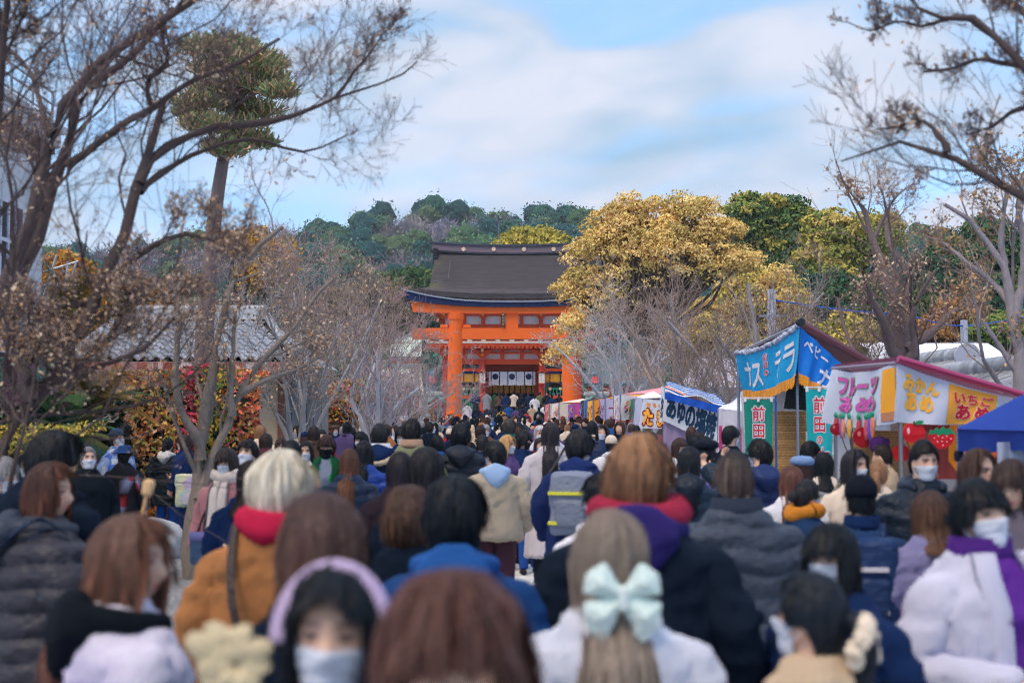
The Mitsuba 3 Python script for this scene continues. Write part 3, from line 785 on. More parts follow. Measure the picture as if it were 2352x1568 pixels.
# ------------------------------------------------------------------ buildings beside the approach
mat('plaster', .85, .2, base=mikit.proc(lambda p, n, uv: mikit.mix((.50, .53, .58), (.68, .70, .75), FB(p.x * .8, p.y * .8, p.z * 1.4, 4)) * (1 - .22 * mikit.smoothstep(.55, .8, FB(p.x * 3, p.y * 3, p.z * .7, 3)))))
mat('earthwall', .9, .15, base=mikit.proc(lambda p, n, uv: mikit.mix((.46, .34, .22), (.66, .52, .38), FB(p.x * 1.1, p.y, p.z * 1.1, 4)) * (.9 + .2 * N(p.x * 40, p.y * 40, p.z * 40))), bump=lambda p, n, uv: FB(p.x * 30, p.y * 30, p.z * 30, 3), bs=.01)
mat('rooftile', .42, .5, base=mikit.proc(lambda p, n, uv: mikit.mix((.20, .215, .25), (.40, .42, .47), mikit.cell_rand(p.x * 3.7, p.y * 3.6, 0)) * (.7 + .6 * FB(p.x * 9, p.y * 9, p.z * 9, 3))))
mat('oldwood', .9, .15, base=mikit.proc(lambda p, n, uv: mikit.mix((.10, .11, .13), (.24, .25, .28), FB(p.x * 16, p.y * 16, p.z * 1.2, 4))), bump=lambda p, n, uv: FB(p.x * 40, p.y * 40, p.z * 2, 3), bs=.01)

b = thing('white_building', 'tall white plastered building at the far left edge with a flat overhanging roof', 'building')
put(sub(b, 'wall'), box(-13, -8.0, 12, 24.1, 2.95, 6.55), 'plaster', smooth=False)
put(sub(b, 'cornice'), box(-13.2, -7.78, 11.8, 24.35, 6.555, 6.80, .03), 'plaster', smooth=False)
put(sub(b, 'cornice'), box(-13.2, -7.70, 11.8, 24.45, 6.804, 6.95, .03), 'plaster', smooth=False)
put(sub(b, 'eave_line'), box(-13.1, -7.86, 11.9, 24.25, 6.44, 6.548), 'matte', S(70, 74, 86), smooth=False)
rl = sub(b, 'roof_railing')
mb = MB()
for z in (7.1, 7.3, 7.5):
    mb.add(tube([[-7.9, 12, z], [-7.9, 24.2, z]], .02, 6), S(170, 178, 190))
mb.put(rl, 'metal', True)
for q in range(13):
    put(sub(rl, 'railing_post'), tube([[-7.9, 12.2 + q, 6.95], [-7.9, 12.2 + q, 7.52]], .022, 6), 'metal', S(160, 168, 180), smooth=True)
for y0 in (14.0, 18.0, 21.1):
    k = sub(b, 'recess')
    put(k, box(-8.02, -7.96, y0, y0 + 1.9, 3.55, 5.3), 'matte', S(110, 86, 98), smooth=False)
    w = put(sub(k, 'window'), box(-7.958, -7.93, y0 + .45, y0 + 1.45, 4.1, 5.3), 'matte', (.05, .06, .08), smooth=False)
    mb = MB()
    for t in (.45, .78, 1.12, 1.45):
        mb.add(box(-7.93, -7.90, y0 + t - .03, y0 + t + .03, 4.06, 5.34), S(206, 206, 220))
    for z in (4.08, 4.7, 5.32):
        mb.add(box(-7.928, -7.902, y0 + .42, y0 + 1.48, z - .03, z + .03), S(206, 206, 220))
    mb.put(sub(k, 'window_frame'), 'matte', False)
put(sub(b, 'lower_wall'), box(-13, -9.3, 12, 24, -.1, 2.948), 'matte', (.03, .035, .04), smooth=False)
for y0 in (15, 19.5, 23.6):
    put(sub(b, 'pillar', 'pinkish pillar under the overhang'), box(-8.45, -8.05, y0, y0 + .4, -.1, 2.948, .02), 'matte', S(170, 116, 128), smooth=False)

# low tiled house with an ochre wall
h = thing('tiled_house', 'low old house with a grey pantile roof and an ochre wall behind the autumn hedge', 'house')
EY, RY, EZ, RZ_ = 32.0, 36.2, 3.24, 4.42
x0, x1, xr = -10.2, -4.9, -6.25
roof = sub(h, 'roof', 'grey wavy pantile roof')
put(roof, grid(np.array([[[x0, EY + .1, EZ - .05], [x1, EY + .1, EZ - .05]], [[x0, RY, RZ_ - .05], [xr, RY, RZ_ - .05]]])), 'matte', S(60, 62, 70), smooth=False)
cols, rows = 20, 12
cw = (x1 - x0) / cols
a = np.linspace(0, 1, 9)
prof = .045 * np.sin(a * 2 * np.pi) + .01
for r in range(rows):
    ya, yb = EY + (RY - EY) * r / rows, EY + (RY - EY) * (r + 1.12) / rows
    za, zb = EZ + (RZ_ - EZ) * r / rows, EZ + (RZ_ - EZ) * (r + 1.12) / rows
    for c in range(cols):
        xx = x0 + c * cw + a * cw * 1.0
        if xx[-1] > x1 - (x1 - xr) * (r + .6) / rows:
            continue
        top = np.stack([np.stack([xx, a * 0 + y, prof + z + dz], 1) for y, z, dz in ((ya, za - .035, .045), (ya, za, .045), (yb, zb, .0))])
        put(sub(roof, 'tile'), grid(top), 'rooftile', smooth=30)
put(sub(roof, 'ridge'), rings_mesh(np.array([[[x, RY - .2, RZ_], [x, RY + .2, RZ_], [x, RY + .14, RZ_ + .26], [x, RY - .14, RZ_ + .26]] for x in (x0, xr)])), 'rooftile', smooth=False)
put(sub(roof, 'ridge_cap'), tube([[x0, RY, RZ_ + .27], [xr, RY, RZ_ + .27]], .11, 12), 'rooftile', smooth=40)
put(sub(roof, 'hip_ridge'), tube(spline([[xr, RY, RZ_ + .1], [(xr + x1) / 2, (RY + EY) / 2, (RZ_ + EZ) / 2 + .06], [x1 + .1, EY, EZ + .16]], 10), .10, 8), 'rooftile', smooth=40)
put(sub(roof, 'hip'), (np.array([[xr, RY, RZ_], [x1, EY, EZ], [x1, RY + 4, EZ]]), np.array([[0, 1, 2]])), 'rooftile', smooth=False)
put(sub(h, 'gutter', 'rusted eaves fascia'), box(x0, x1 - .1, EY - .06, EY, EZ - .26, EZ - .06), 'matte', S(176, 132, 126), smooth=False)
mb = MB()
R = np.random.RandomState(4)
for q in range(34):
    x = R.uniform(x0, x1 - .4); w = R.uniform(.05, .28)
    mb.add(box(x, x + w, EY - .066, EY - .061, EZ - .26 + R.rand() * .08, EZ - .07), [S(150, 70, 52), S(206, 190, 190), S(164, 92, 76)][q % 3])
mb.put(sub(h, 'rust', kind='stuff'), 'matte', False)
put(sub(h, 'wall'), box(x0, -5.25, EY + .7, EY + .9, -.1, EZ - .1), 'earthwall', smooth=False)
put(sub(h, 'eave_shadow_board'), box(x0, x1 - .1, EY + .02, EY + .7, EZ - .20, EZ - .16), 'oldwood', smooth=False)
for x in (-8.6, -7.1, -5.3):
    put(sub(h, 'post'), box(x - .07, x + .07, EY + .62, EY + .698, -.1, EZ - .2), 'matte', S(120, 84, 72), smooth=False)
for q in range(6):
    x = -5.22 + q * .17
    put(sub(h, 'plank'), box(x, x + .155, EY + .68 - .01 * (q % 2), EY + .74, -.1, EZ - .22), 'oldwood', smooth=False)

# gabled roofs behind
def gable_house(label, u, d, vpeak, veave, w, wall, roofc, depth=6, board=None, name='gabled_house'):
    k = thing(name, label, 'house')
    p = W(u, vpeak, d); e = W(u, veave, d)
    x, z1, z0 = p[0], p[2], e[2]
    g = float(gz(x, d))
    put(sub(k, 'wall'), extrude(Polygon([(-w / 2 + .3, g - .1), (w / 2 - .3, g - .1), (w / 2 - .3, z0), (0, z1 - .15), (-w / 2 + .3, z0)]), depth).apply_transform(np.array([[1, 0, 0, x], [0, 0, -1, d + depth], [0, 1, 0, 0], [0, 0, 0, 1.0]])), 'matte', wall, smooth=False)
    r = sub(k, 'roof')
    t = np.linspace(0, 1, 8)
    for s in (-1, 1):
        curve = np.stack([x + s * t * (w / 2 + .3), z1 + (z0 - .1 - z1) * t ** .85], 1)
        sh = np.array([[[c[0], d - .5, c[1] + dz] for c in curve] for dz in (0,)] + [[[c[0], d + depth, c[1]] for c in curve]])
        put(r if s < 0 else sub(r, 'slope'), grid(sh), 'rooftile', smooth=True)
        for q in range(16):
            yy = d - .4 + q * depth / 16
            put(sub(r, 'tile_row'), tube(np.stack([curve[:, 0], curve[:, 0] * 0 + yy, curve[:, 1] + .05], 1), .07, 6), 'rooftile', smooth=True)
        put(sub(r, 'bargeboard'), beam([x, d - .52, z1 - .05], [x + s * (w / 2 + .3), d - .52, z0 - .12], .08, .2), 'matte', board if board is not None else S(190, 190, 200), smooth=False)
    put(sub(r, 'ridge'), tube([[x, d - .7, z1 + .12], [x, d + depth, z1 + .12]], .2, 12), 'rooftile', smooth=40)
    put(sub(r, 'ridge_tile'), tube([[x, d - .76, z1 + .1], [x, d - .68, z1 + .1]], .27, 18), 'matte', S(176, 182, 198), smooth=40)
    return k


gable_house('grey gabled house roof behind the tiled house at left', 305, 46, 662, 745, 4.2, S(190, 186, 190), None, 6)
gable_house('grey tiled gable with a pale round ridge tile behind the fruit stall', 2197, 30, 832, 885, 3.4, S(206, 206, 214), None, 5)
gable_house('second grey tiled roof at the right edge behind the blue tent', 2390, 24, 850, 915, 3.2, S(200, 200, 208), None, 5)
k = thing('white_roof_building', 'long building with a plain white sheet roof behind the fruit stall', 'building')
p0, p1 = W(2052, 838, 44), W(2345, 838, 44)
put(sub(k, 'roof', 'plain white sheet roof'), grid(np.array([[[p0[0], 44, p0[2]], [p1[0], 44, p1[2]]], [[p0[0] + .4, 50, W(0, 788, 50)[2]], [p1[0] + 1, 50, W(0, 788, 50)[2]]]])), 'matte', S(226, 228, 240), smooth=False)
put(sub(k, 'fascia'), box(p0[0], p1[0], 43.9, 44.0, p0[2] - .22, p0[2] - .01), 'matte', S(190, 196, 214), smooth=False)
put(sub(k, 'wall'), box(p0[0] + .2, p1[0], 44.4, 44.6, 0, p0[2] - .1), 'matte', S(190, 190, 200), smooth=False)
k = thing('white_shed', 'white dome-topped shed beside the forked tree trunk', 'shed')
c = W(2030, 812, 42)
prof = np.array([[.95, .2], [.95, c[2] - .6], [.85, c[2] - .1], [.55, c[2] + .2], [.2, c[2] + .34], [.02, c[2] + .36]])
g = np.linspace(0, 2 * np.pi, 24, endpoint=False)
put(sub(k, 'body'), rings_mesh(np.array([np.stack([c[0] + r * .6 * np.cos(g), 42 + r * np.sin(g), g * 0 + z], 1) for r, z in prof])), 'matte', S(222, 224, 238), smooth=40)
k = thing('white_house', 'white house with a lavender-grey roof behind the striped canopy', 'house')
a, c = W(1590, 870, 50), W(1712, 870, 50)
put(sub(k, 'wall'), box(a[0], c[0] + 2, 50, 54, 0, a[2] - .1), 'matte', S(214, 214, 226), smooth=False)
put(sub(k, 'roof'), grid(np.array([[[a[0] - .4, 49.6, a[2] - .15], [c[0] + 2, 49.6, a[2] - .15]], [[a[0] + .6, 53, a[2] + .85], [c[0] + 2, 53, a[2] + .85]]])), 'matte', S(176, 172, 190), smooth=False)
put(sub(k, 'fascia'), box(a[0] - .4, c[0] + 2, 49.5, 49.6, a[2] - .3, a[2] - .16), 'matte', S(220, 220, 230), smooth=False)
for q in range(3):
    put(sub(k, 'window'), box(a[0] + .5 + q * 1.0, a[0] + 1.1 + q * 1.0, 49.96, 49.995, a[2] - 1.6, a[2] - .7), 'matte', S(120, 130, 150), smooth=False)

# utility poles and blue cables
for i, (u, d, v, lab) in enumerate(((1772, 48, 665, 'grey concrete utility pole among the bare trees behind the blue stall'), (2214, 55, 735, 'grey concrete utility pole above the white roof'))):
    k = thing('utility_pole', lab, 'pole')
    p = W(u, v, d)
    put(sub(k, 'mast'), tube([[p[0], d, 0], [p[0], d, p[2]]], [.19, .14], 12), 'matte', S(178, 184, 200), smooth=40)
    put(sub(k, 'crossarm'), cbox([p[0], d - .1, p[2] - .9], [.9, .08, .08]), 'metal', S(150, 156, 170), smooth=False)
    put(sub(k, 'transformer'), tube([[p[0] + .3, d, p[2] - 2.0], [p[0] + .3, d, p[2] - 1.3]], .2, 12), 'matte', S(160, 168, 184), smooth=40)
k = thing('overhead_cable', 'blue overhead cable sagging between the trees at right', 'cable')
put(k, tube(spline([W(1780, 690, 48), W(1940, 712, 50), W(2080, 725, 52), W(2214, 748, 55), W(2400, 720, 60)], 30), .03, 5), 'matte', S(30, 90, 190), smooth=True)
k = thing('scaffold', 'white tube scaffold beside the white building', 'scaffold')
for a, c in (((98, 690), (130, 585)), ((98, 655), (185, 655)), ((100, 625), (180, 600)), ((150, 690), (155, 600)), ((100, 600), (180, 700)), ((98, 705), (150, 700)), ((165, 640), (175, 600))):
    put(sub(k, 'tube'), tube([W(a[0], a[1], 29), W(c[0], c[1], 29)], .025, 6), 'metal', S(200, 206, 214), smooth=True)

# vermilion halls beyond the trees left and right of the gate
def hall(label, u0, u1, d, v_eave, v_ridge, lean=.5):
    k = thing('shrine_hall', label, 'building')
    a, c = W(u0, v_eave, d), W(u1, v_eave, d)
    zr = W(u0, v_ridge, d + 4)[2]
    t = np.linspace(0, 1, 8)
    sh = np.array([[[x, d + 4 * q, a[2] + (zr - a[2]) * (q ** 1.25)] for x in np.linspace(a[0] + lean * q, c[0] - lean * q, 12)] for q in t])
    put(sub(k, 'roof', 'pale green copper roof'), grid(sh), 'matte', S(196, 214, 206), smooth=True)
    put(sub(k, 'roof_edge'), box(a[0], c[0], d - .06, d, a[2] - .16, a[2] - .0), 'matte', S(96, 120, 124), smooth=False)
    put(sub(k, 'ridge'), box(a[0] + lean, c[0] - lean, d + 3.9, d + 4.2, zr - .05, zr + .35), 'matte', S(130, 150, 150), smooth=False)
    put(sub(k, 'wall'), box(a[0] + .5, c[0] - .5, d + 1.2, d + 1.4, 0, a[2] + .2), 'matte', (.62, .60, .62), smooth=False)
    put(sub(k, 'eave_beam'), box(a[0] + .3, c[0] - .3, d + .6, d + .8, a[2] - .75, a[2] - .2), 'matte', VERM2, smooth=False)
    n = max(3, int((c[0] - a[0]) / 1.3))
    for q in range(n):
        x = a[0] + .5 + (c[0] - a[0] - 1) * q / (n - 1)
        put(sub(k, 'column'), tube([[x, d + .7, .2], [x, d + .7, a[2] - .3]], .18, 12), 'matte', (.72, .11, .02), smooth=40)
        put(sub(k, 'bracket'), cbox([x, d + .6, a[2] - .45], [.5, .5, .3], .04), 'matte', (.60, .10, .02), smooth=False)
    return k


hall('vermilion hall with a pale green copper roof left of the torii', 850, 975, 97, 902, 846)
hall('upper hall with a pale green copper roof showing above the trees left of the torii', 890, 968, 112, 818, 762, .2)
hall('vermilion hall with a green roof right of the torii behind the bare trees', 1340, 1460, 100, 880, 820)
k = thing('boundary_wall', 'low white wall with a brown hedge top left of the torii', 'wall')
a, c = W(935, 962, 84), W(1020, 962, 84)
put(sub(k, 'plinth'), box(a[0], c[0], 84, 84.5, .2, 1.5), 'plaster', smooth=False)
put(sub(k, 'coping'), box(a[0] - .1, c[0] + .1, 83.9, 84.6, 1.504, 1.72, .02), 'stone', smooth=False)
put(sub(k, 'hedge_top'), tube([[a[0], 84.9, 2.15], [c[0] - .6, 84.9, 2.15]], .42, 12), 'matte', S(104, 84, 62), smooth=40)
k = thing('stone_balustrade', 'slanting grey stone balustrade beside the pale forked tree', 'balustrade')
a, c = W(835, 905, 62), W(915, 968, 66)
put(sub(k, 'coping'), beam(a, c, .3, .16), 'stone', smooth=False)
put(sub(k, 'infill'), (np.array([a - [0, -.1, .06], c - [0, -.1, .06], [c[0], c[1] + .1, 0], [a[0], a[1] + .1, 0]]), np.array([[0, 1, 2, 3]])), 'plaster', smooth=False)

# ------------------------------------------------------------------ hedges and garden plants at left
def hedge(label, x0, x1, y, z1, depth, n, size, colfn, seed, name='hedge', bulge=.3):
    R = np.random.RandomState(seed)
    k = thing(name, label, 'hedge')
    z0 = float(gz(0, y)) - .05
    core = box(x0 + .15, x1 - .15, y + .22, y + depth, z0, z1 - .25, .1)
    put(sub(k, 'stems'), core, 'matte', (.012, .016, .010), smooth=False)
    t = R.rand(n)
    x = R.uniform(x0, x1, n); z = z0 + (z1 - z0) * R.rand(n) ** .9
    top = R.rand(n) < .25
    z = np.where(top, z1 - .1 * R.rand(n), z)
    bump = meshkit.fbm(np.stack([x * 1.3, z * 1.3, x * 0], 1), 3, seed)
    yy = np.where(top, y + depth * R.rand(n), y + .18 - bulge * .75 * bump - .10 * R.rand(n))
    z = z + np.where(top, .5 * (bump - .5), 0)
    p = np.stack([x, yy, z], 1)
    nrm = np.where(top[:, None], [0, 0, 1.0], [0, -1.0, .4])
    c = colfn(x, z, R)
    lv, lf = leaf_quads(p, nrm * 1.4, size, R)
    put(sub(k, 'foliage', kind='stuff'), (lv, lf), 'leaf', np.repeat(np.clip(c * R.uniform(.75, 1.6, (n, 1)), 0, 1), 4, axis=0), smooth=False)
    return k


def mixcols(x, z, R, table):
    """table: (x centre, width, colours): the colour family nearest in x, blurred."""
    xs = x + R.normal(size=len(x)) * .10
    i = np.argmin(np.stack([np.abs(xs - a) / w for a, w, _ in table], 1), 1)
    out = np.zeros((len(x), 3))
    for q, (_, _, cs) in enumerate(table):
        m = i == q
        out[m] = np.array(cs)[R.randint(len(cs), size=m.sum())]
    return out


OR = [S(230, 158, 92), S(216, 140, 84), S(206, 172, 104), S(180, 110, 78), S(164, 156, 88), S(232, 184, 138)]
PK = [S(206, 70, 100), S(188, 54, 80), S(214, 110, 120), S(150, 50, 60)]
GY = [S(176, 150, 50), S(100, 120, 50), S(66, 96, 60), S(190, 140, 60)]
RD = [S(226, 134, 84), S(206, 104, 80), S(220, 152, 92), S(170, 150, 86), S(196, 90, 96), S(226, 170, 124)]
hedge('tall hedge of large orange, pink and green autumn leaves before the tiled house', -6.6, -4.25, 24, 2.72, .9, 5200, .058,
      lambda x, z, R: mixcols(x, z, R, [(-6.1, 1, OR), (-5.72, .6, OR + GY), (-5.42, .34, PK), (-5.12, .3, GY), (-4.9, .5, GY), (-4.5, .5, RD)]), 91, bulge=.7)
hedge('second autumn hedge of red and orange leaves further along the left side', -6.0, -3.7, 34.5, 2.72, 1.2, 5200, .055, lambda x, z, R: mixcols(x, z, R, [(-5.9, .8, OR), (-4.9, .8, RD + OR), (-4.0, .6, RD + GY)]), 92, bulge=.5)
hedge('low clipped yellow-green hedge at the left edge', -6.6, -4.75, 15.6, 1.86, 1.3, 4200, .03, lambda x, z, R: np.array([S(206, 180, 84), S(180, 160, 70), S(140, 140, 66), S(214, 190, 110)])[R.randint(4, size=len(x))], 93, bulge=.4)
hedge('patch of small orange leaves at the foot of the autumn hedge', -5.5, -4.5, 21.5, 1.05, .8, 1800, .03, lambda x, z, R: np.array([S(230, 150, 50), S(214, 130, 44), S(196, 120, 50)])[R.randint(3, size=len(x))], 94, bulge=.6, name='shrub')
hedge('dark evergreen shrubs under the overhang at the left edge', -8.6, -6.2, 23, 2.1, 1.0, 2400, .06, lambda x, z, R: np.array([S(24, 46, 40), S(34, 54, 44), S(60, 64, 44)])[R.randint(3, size=len(x))], 95, bulge=.8, name='shrub')


def cycad(label, u, v, d, n, L, seed, cols):
    R = np.random.RandomState(seed)
    k = thing('cycad', label, 'plant')
    c = W(u, v, d)
    put(sub(k, 'stem'), tube([[c[0], d, 0], [c[0], d, c[2]]], [.22, .17], 10), 'bark', S(84, 70, 60), smooth=True)
    for q in range(n):
        a = 2 * np.pi * q / n + R.rand() * .4
        el = R.uniform(.25, 1.25)
        dv = np.array([math.cos(a) * math.cos(el), math.sin(a) * math.cos(el), math.sin(el)])
        t = np.linspace(0, 1, 10)[:, None]
        pts = c + dv * t * L - np.array([0, 0, 1]) * (t ** 2.2) * L * .55 * math.cos(el)
        mb = MB()
        col = cols[R.randint(len(cols))] * R.uniform(.7, 1.25)
        mb.add(tube(pts, np.linspace(.014, .005, 10), 4), col)
        m = 44
        s = np.linspace(.06, .99, m)
        base = np.stack([np.interp(s, t[:, 0], pts[:, i]) for i in range(3)], 1)
        tan = np.gradient(base, axis=0); tan /= np.linalg.norm(tan, axis=1, keepdims=True)
        side = np.cross(tan, [0, 0, 1.0]); side /= np.linalg.norm(side, axis=1, keepdims=True) + 1e-9
        for g in (-1, 1):
            w = (.20 * np.sin(np.pi * np.clip(s * .92 + .06, 0, 1)) ** .6)[:, None] * L / .95
            tip = base + (side * g * .85 + tan * .55 - np.array([0, 0, .22])) * w
            h = tan * .009
            vv = np.stack([base - h, base + h, tip + h * .3, tip - h * .3], 1).reshape(-1, 3)
            i = np.arange(m)[:, None] * 4
            mb.add((vv, np.vstack([i + [0, 1, 2], i + [0, 2, 3]])), col)
        mb.put(sub(k, 'frond'), 'leaf', False)
    return k


cycad('green cycad with stiff arching fronds behind the clipped hedge', 140, 1012, 19.5, 34, .95, 1, [S(46, 96, 76), S(36, 80, 70), S(70, 104, 60), S(96, 100, 56)])
cycad('taller brownish cycad under the withered branches, left of the autumn hedge', 205, 940, 22, 24, 1.2, 2, [S(120, 100, 52), S(70, 84, 50), S(150, 116, 60)])
cycad('drooping yellowish palm in the shade of the white building', 150, 745, 26, 22, 1.6, 3, [S(120, 104, 50), S(96, 92, 48), S(60, 72, 44)])
v, f = ico(3)
for (u, vv, d, r) in ((350, 1150, 19.5, .42), (300, 1190, 19.2, .3)):
    c = W(u, vv, d)
    p = v * (1 + .35 * (meshkit.fbm(v * 1.6 + u, 4, 2) - .5)[:, None]) * [r * 1.1, r, r * .85] + [c[0], d, max(.2, r * .5)]
    put(thing('boulder', f"{'larger' if r > .4 else 'smaller'} grey garden boulder at the foot of the autumn hedge", 'rock'), (p, f), 'stone', smooth=40)
# ------------------------------------------------------------------ trees
def tubes(P, Rr, n):
    """Many tubes at once: P (b, m, 3), Rr (b, m)."""
    b, m = P.shape[:2]
    t = np.gradient(P, axis=1)
    t /= np.linalg.norm(t, axis=2, keepdims=True) + 1e-9
    ref = np.where(np.abs(t[..., 2:3]) < .85, [[[0, 0, 1.0]]], [[[1.0, 0, 0]]])
    a = np.cross(t, ref); a /= np.linalg.norm(a, axis=2, keepdims=True) + 1e-9
    c = np.cross(t, a)
    g = np.arange(n) * 2 * np.pi / n
    v = P[:, :, None] + Rr[:, :, None, None] * (np.cos(g)[None, None, :, None] * a[:, :, None] + np.sin(g)[None, None, :, None] * c[:, :, None])
    i, j = np.meshgrid(np.arange(m - 1), np.arange(n), indexing='ij')
    k = (j + 1) % n
    q = np.stack([i * n + j, i * n + k, (i + 1) * n + k, (i + 1) * n + j], -1).reshape(-1, 4)
    f = np.vstack([q[:, [0, 1, 2]], q[:, [0, 2, 3]]])
    f = (f[None] + (np.arange(b) * m * n)[:, None, None]).reshape(-1, 3)
    return v.reshape(-1, 3), f


def sprout(P, Rr, per, R, ang=(.5, 1.0), ratio=(.45, .75), rr=.36, m=6, wob=.20, trop=.18, t0=.2, lmin=0.0):
    """Children of the branches P (b, k, 3) with radii Rr: per of them each; returns their points and radii."""
    b, k = P.shape[:2]
    L = np.linalg.norm(np.diff(P, axis=1), axis=2).sum(1)
    n = b * per
    par = np.repeat(np.arange(b), per)
    tt = R.uniform(t0, 1.0, n)
    x = tt * (k - 1)
    i = np.minimum(x.astype(int), k - 2); w = (x - i)[:, None]
    o = P[par, i] * (1 - w) + P[par, i + 1] * w
    d = P[par, i + 1] - P[par, i]
    d /= np.linalg.norm(d, axis=1, keepdims=True) + 1e-9
    r0 = (Rr[par, i] * (1 - w[:, 0]) + Rr[par, i + 1] * w[:, 0]) * rr
    s = np.cross(d, R.normal(size=(n, 3))); s /= np.linalg.norm(s, axis=1, keepdims=True) + 1e-9
    a = R.uniform(ang[0], ang[1], n)[:, None]
    d = d * np.cos(a) + s * np.sin(a)
    ln = np.maximum(L[par] * R.uniform(ratio[0], ratio[1], n) * (1.15 - .55 * tt), lmin)
    out = [o]
    st = (ln / (m - 1))[:, None]
    for q in range(m - 1):
        d = d + R.normal(size=(n, 3)) * wob
        d[:, 2] += trop
        d /= np.linalg.norm(d, axis=1, keepdims=True)
        out.append(out[-1] + d * st)
    return np.stack(out, 1), r0[:, None] * np.linspace(1, .35, m)[None]


def line(s, d0, d1=None):
    """Limb points from a survey string 'u,v u,v ...' at distances running d0 to d1."""
    q = np.array([[float(a) for a in w.split(',')] for w in s.split()])
    ds = np.linspace(d0, d0 if d1 is None else d1, len(q))
    return np.array([W(u, v, d) for (u, v), d in zip(q, ds)])


def resample(p, n):
    p = spline(p, 40)
    s = np.concatenate([[0], np.cumsum(np.linalg.norm(np.diff(p, axis=0), axis=1))])
    t = np.linspace(0, s[-1], n)
    return np.stack([np.interp(t, s, p[:, k]) for k in range(3)], 1)


def bare_tree(label, limbs, bark, twig, counts=(7, 5, 4), seed=1, rr=.36, ratio=(.35, .6), leaves=0, leafcol=None, leafsize=.03, trop=.16, rmin=.0026, sides=8, name='bare_tree', group=None, wob=.2, split_twigs=True, leaf_fn=None):
    R = np.random.RandomState(seed)
    k = thing(name, label, 'tree', group)
    mb = MB(); tw = MB()
    p0, a0, b0 = limbs[0]
    p0 = np.asarray(p0)
    if p0[0][2] > .3:  # the stem goes on down to its root
        dv = (p0[0] - p0[1]) / max(p0[0][2] - p0[1][2], -9) if p0[1][2] > p0[0][2] + .2 else np.zeros(3)
        foot = p0[0] * 1.0
        foot[:2] += np.clip((p0[0] - p0[1])[:2] * .5, -.5, .5)
        foot[2] = float(gz(foot[0], foot[1])) - .1
        p0 = np.vstack([foot, p0])
        limbs = [(p0, a0 * 1.15, b0)] + list(limbs[1:])
    P = np.array([resample(p, 14) for p, a, b in limbs])
    Rr = np.array([a + (b - a) * np.linspace(0, 1, 14) ** .8 for p, a, b in limbs])
    P += R.normal(size=P.shape) * Rr[..., None] * .18
    v, f = tubes(P, Rr * (1 + .12 * R.normal(size=Rr.shape)), sides + 2)
    nz = meshkit.noise(v * 9, seed)
    v = v + (nz - .5)[:, None] * .02
    mb.add((v, f), np.asarray(bark) * (.7 + .6 * meshkit.fbm(v * 5, 3, seed))[:, None])
    ends = []
    levels = [(P, Rr)]
    for li, c in enumerate(counts):
        P, Rr = levels[-1]
        if li == 0:
            P2, R2 = sprout(P, Rr, c, R, ratio=ratio, trop=trop, m=7, wob=wob, t0=.2, rr=rr)
        else:
            P2, R2 = sprout(P, Rr, c, R, ratio=(.42, .75), trop=trop * .6, m=4 if li < 2 else 3, wob=wob * 1.2, ang=(.4, 1.0))
        R2 = np.maximum(R2, rmin)
        levels.append((P2, R2))
        n = 6 if li == 0 else (4 if li == 1 else 3)
        col = np.asarray(bark) * (1 - li / 3) + np.asarray(twig) * (li / 3)
        vv, ff = tubes(P2, R2, n)
        cc = np.repeat(col[None] * R.uniform(.75, 1.25, (len(P2), 1)), P2.shape[1] * n, axis=0)
        (mb if li == 0 else tw).add((vv, ff), cc)
    mb.put(sub(k, 'trunk'), 'bark', True)
    if tw.v:
        tw.put(sub(k, 'crown', kind='stuff'), 'bark', True)
    if leaves:
        P, Rr = levels[-1]
        P0 = levels[-2][0]
        Q = np.concatenate([P.reshape(-1, 3), P0.reshape(-1, 3)])
        if leaf_fn is not None:
            Q = Q[leaf_fn(Q)]
        c = Q[R.randint(len(Q), size=leaves)] + R.normal(size=(leaves, 3)) * leafsize * 1.5
        lv = leaf_quads(c, np.array([0, 0, .3]), leafsize, R)
        base = np.array(leafcol)[R.randint(len(leafcol), size=leaves)] * R.uniform(.6, 1.4, (leaves, 1))
        put(sub(k, 'leaves', kind='stuff'), lv, 'leaf', np.repeat(base, 4, axis=0), smooth=False)
    return k


BARKD, TWIGD = S(98, 86, 86), S(132, 112, 114)
BARKG, TWIGG = S(164, 162, 168), S(178, 154, 148)
DEAD = [S(196, 170, 148), S(168, 142, 124), S(206, 184, 160), S(140, 120, 110), S(200, 160, 122)]

# the near trees at the left edge
bare_tree('near leafless tree at the left edge whose two long stems lean right across the sky', [
    (line('-80,1060 -50,860 0,700 25,625 83,479 102,375 121,313 142,250 175,196 233,138 292,92 346,62 388,33 470,-20', 10.0, 9.4), .074, .024),
    (line('0,720 54,625 121,425 150,358 171,271 179,233 217,192 267,158 317,113 354,75 400,20', 10.1, 9.8), .062, .021),
    (line('158,379 233,325 300,275 358,246 400,213 450,183 540,150 640,90', 10.0, 9.0), .034, .010),
    (line('354,246 338,215 340,178 363,168 384,140 372,83 390,30', 9.8, 9.5), .028, .012),
    (line('118,310 100,270 86,210 72,165 30,125 -10,90', 10, 10.4), .03, .014),
    (line('121,420 90,380 60,330 20,290', 10, 10.6), .03, .01)],
    BARKD * 1.0, TWIGD, (13, 9, 5), 11, rr=.30, rmin=.0016, ratio=(.18, .46), leaves=2200, leafcol=DEAD, leafsize=.017)
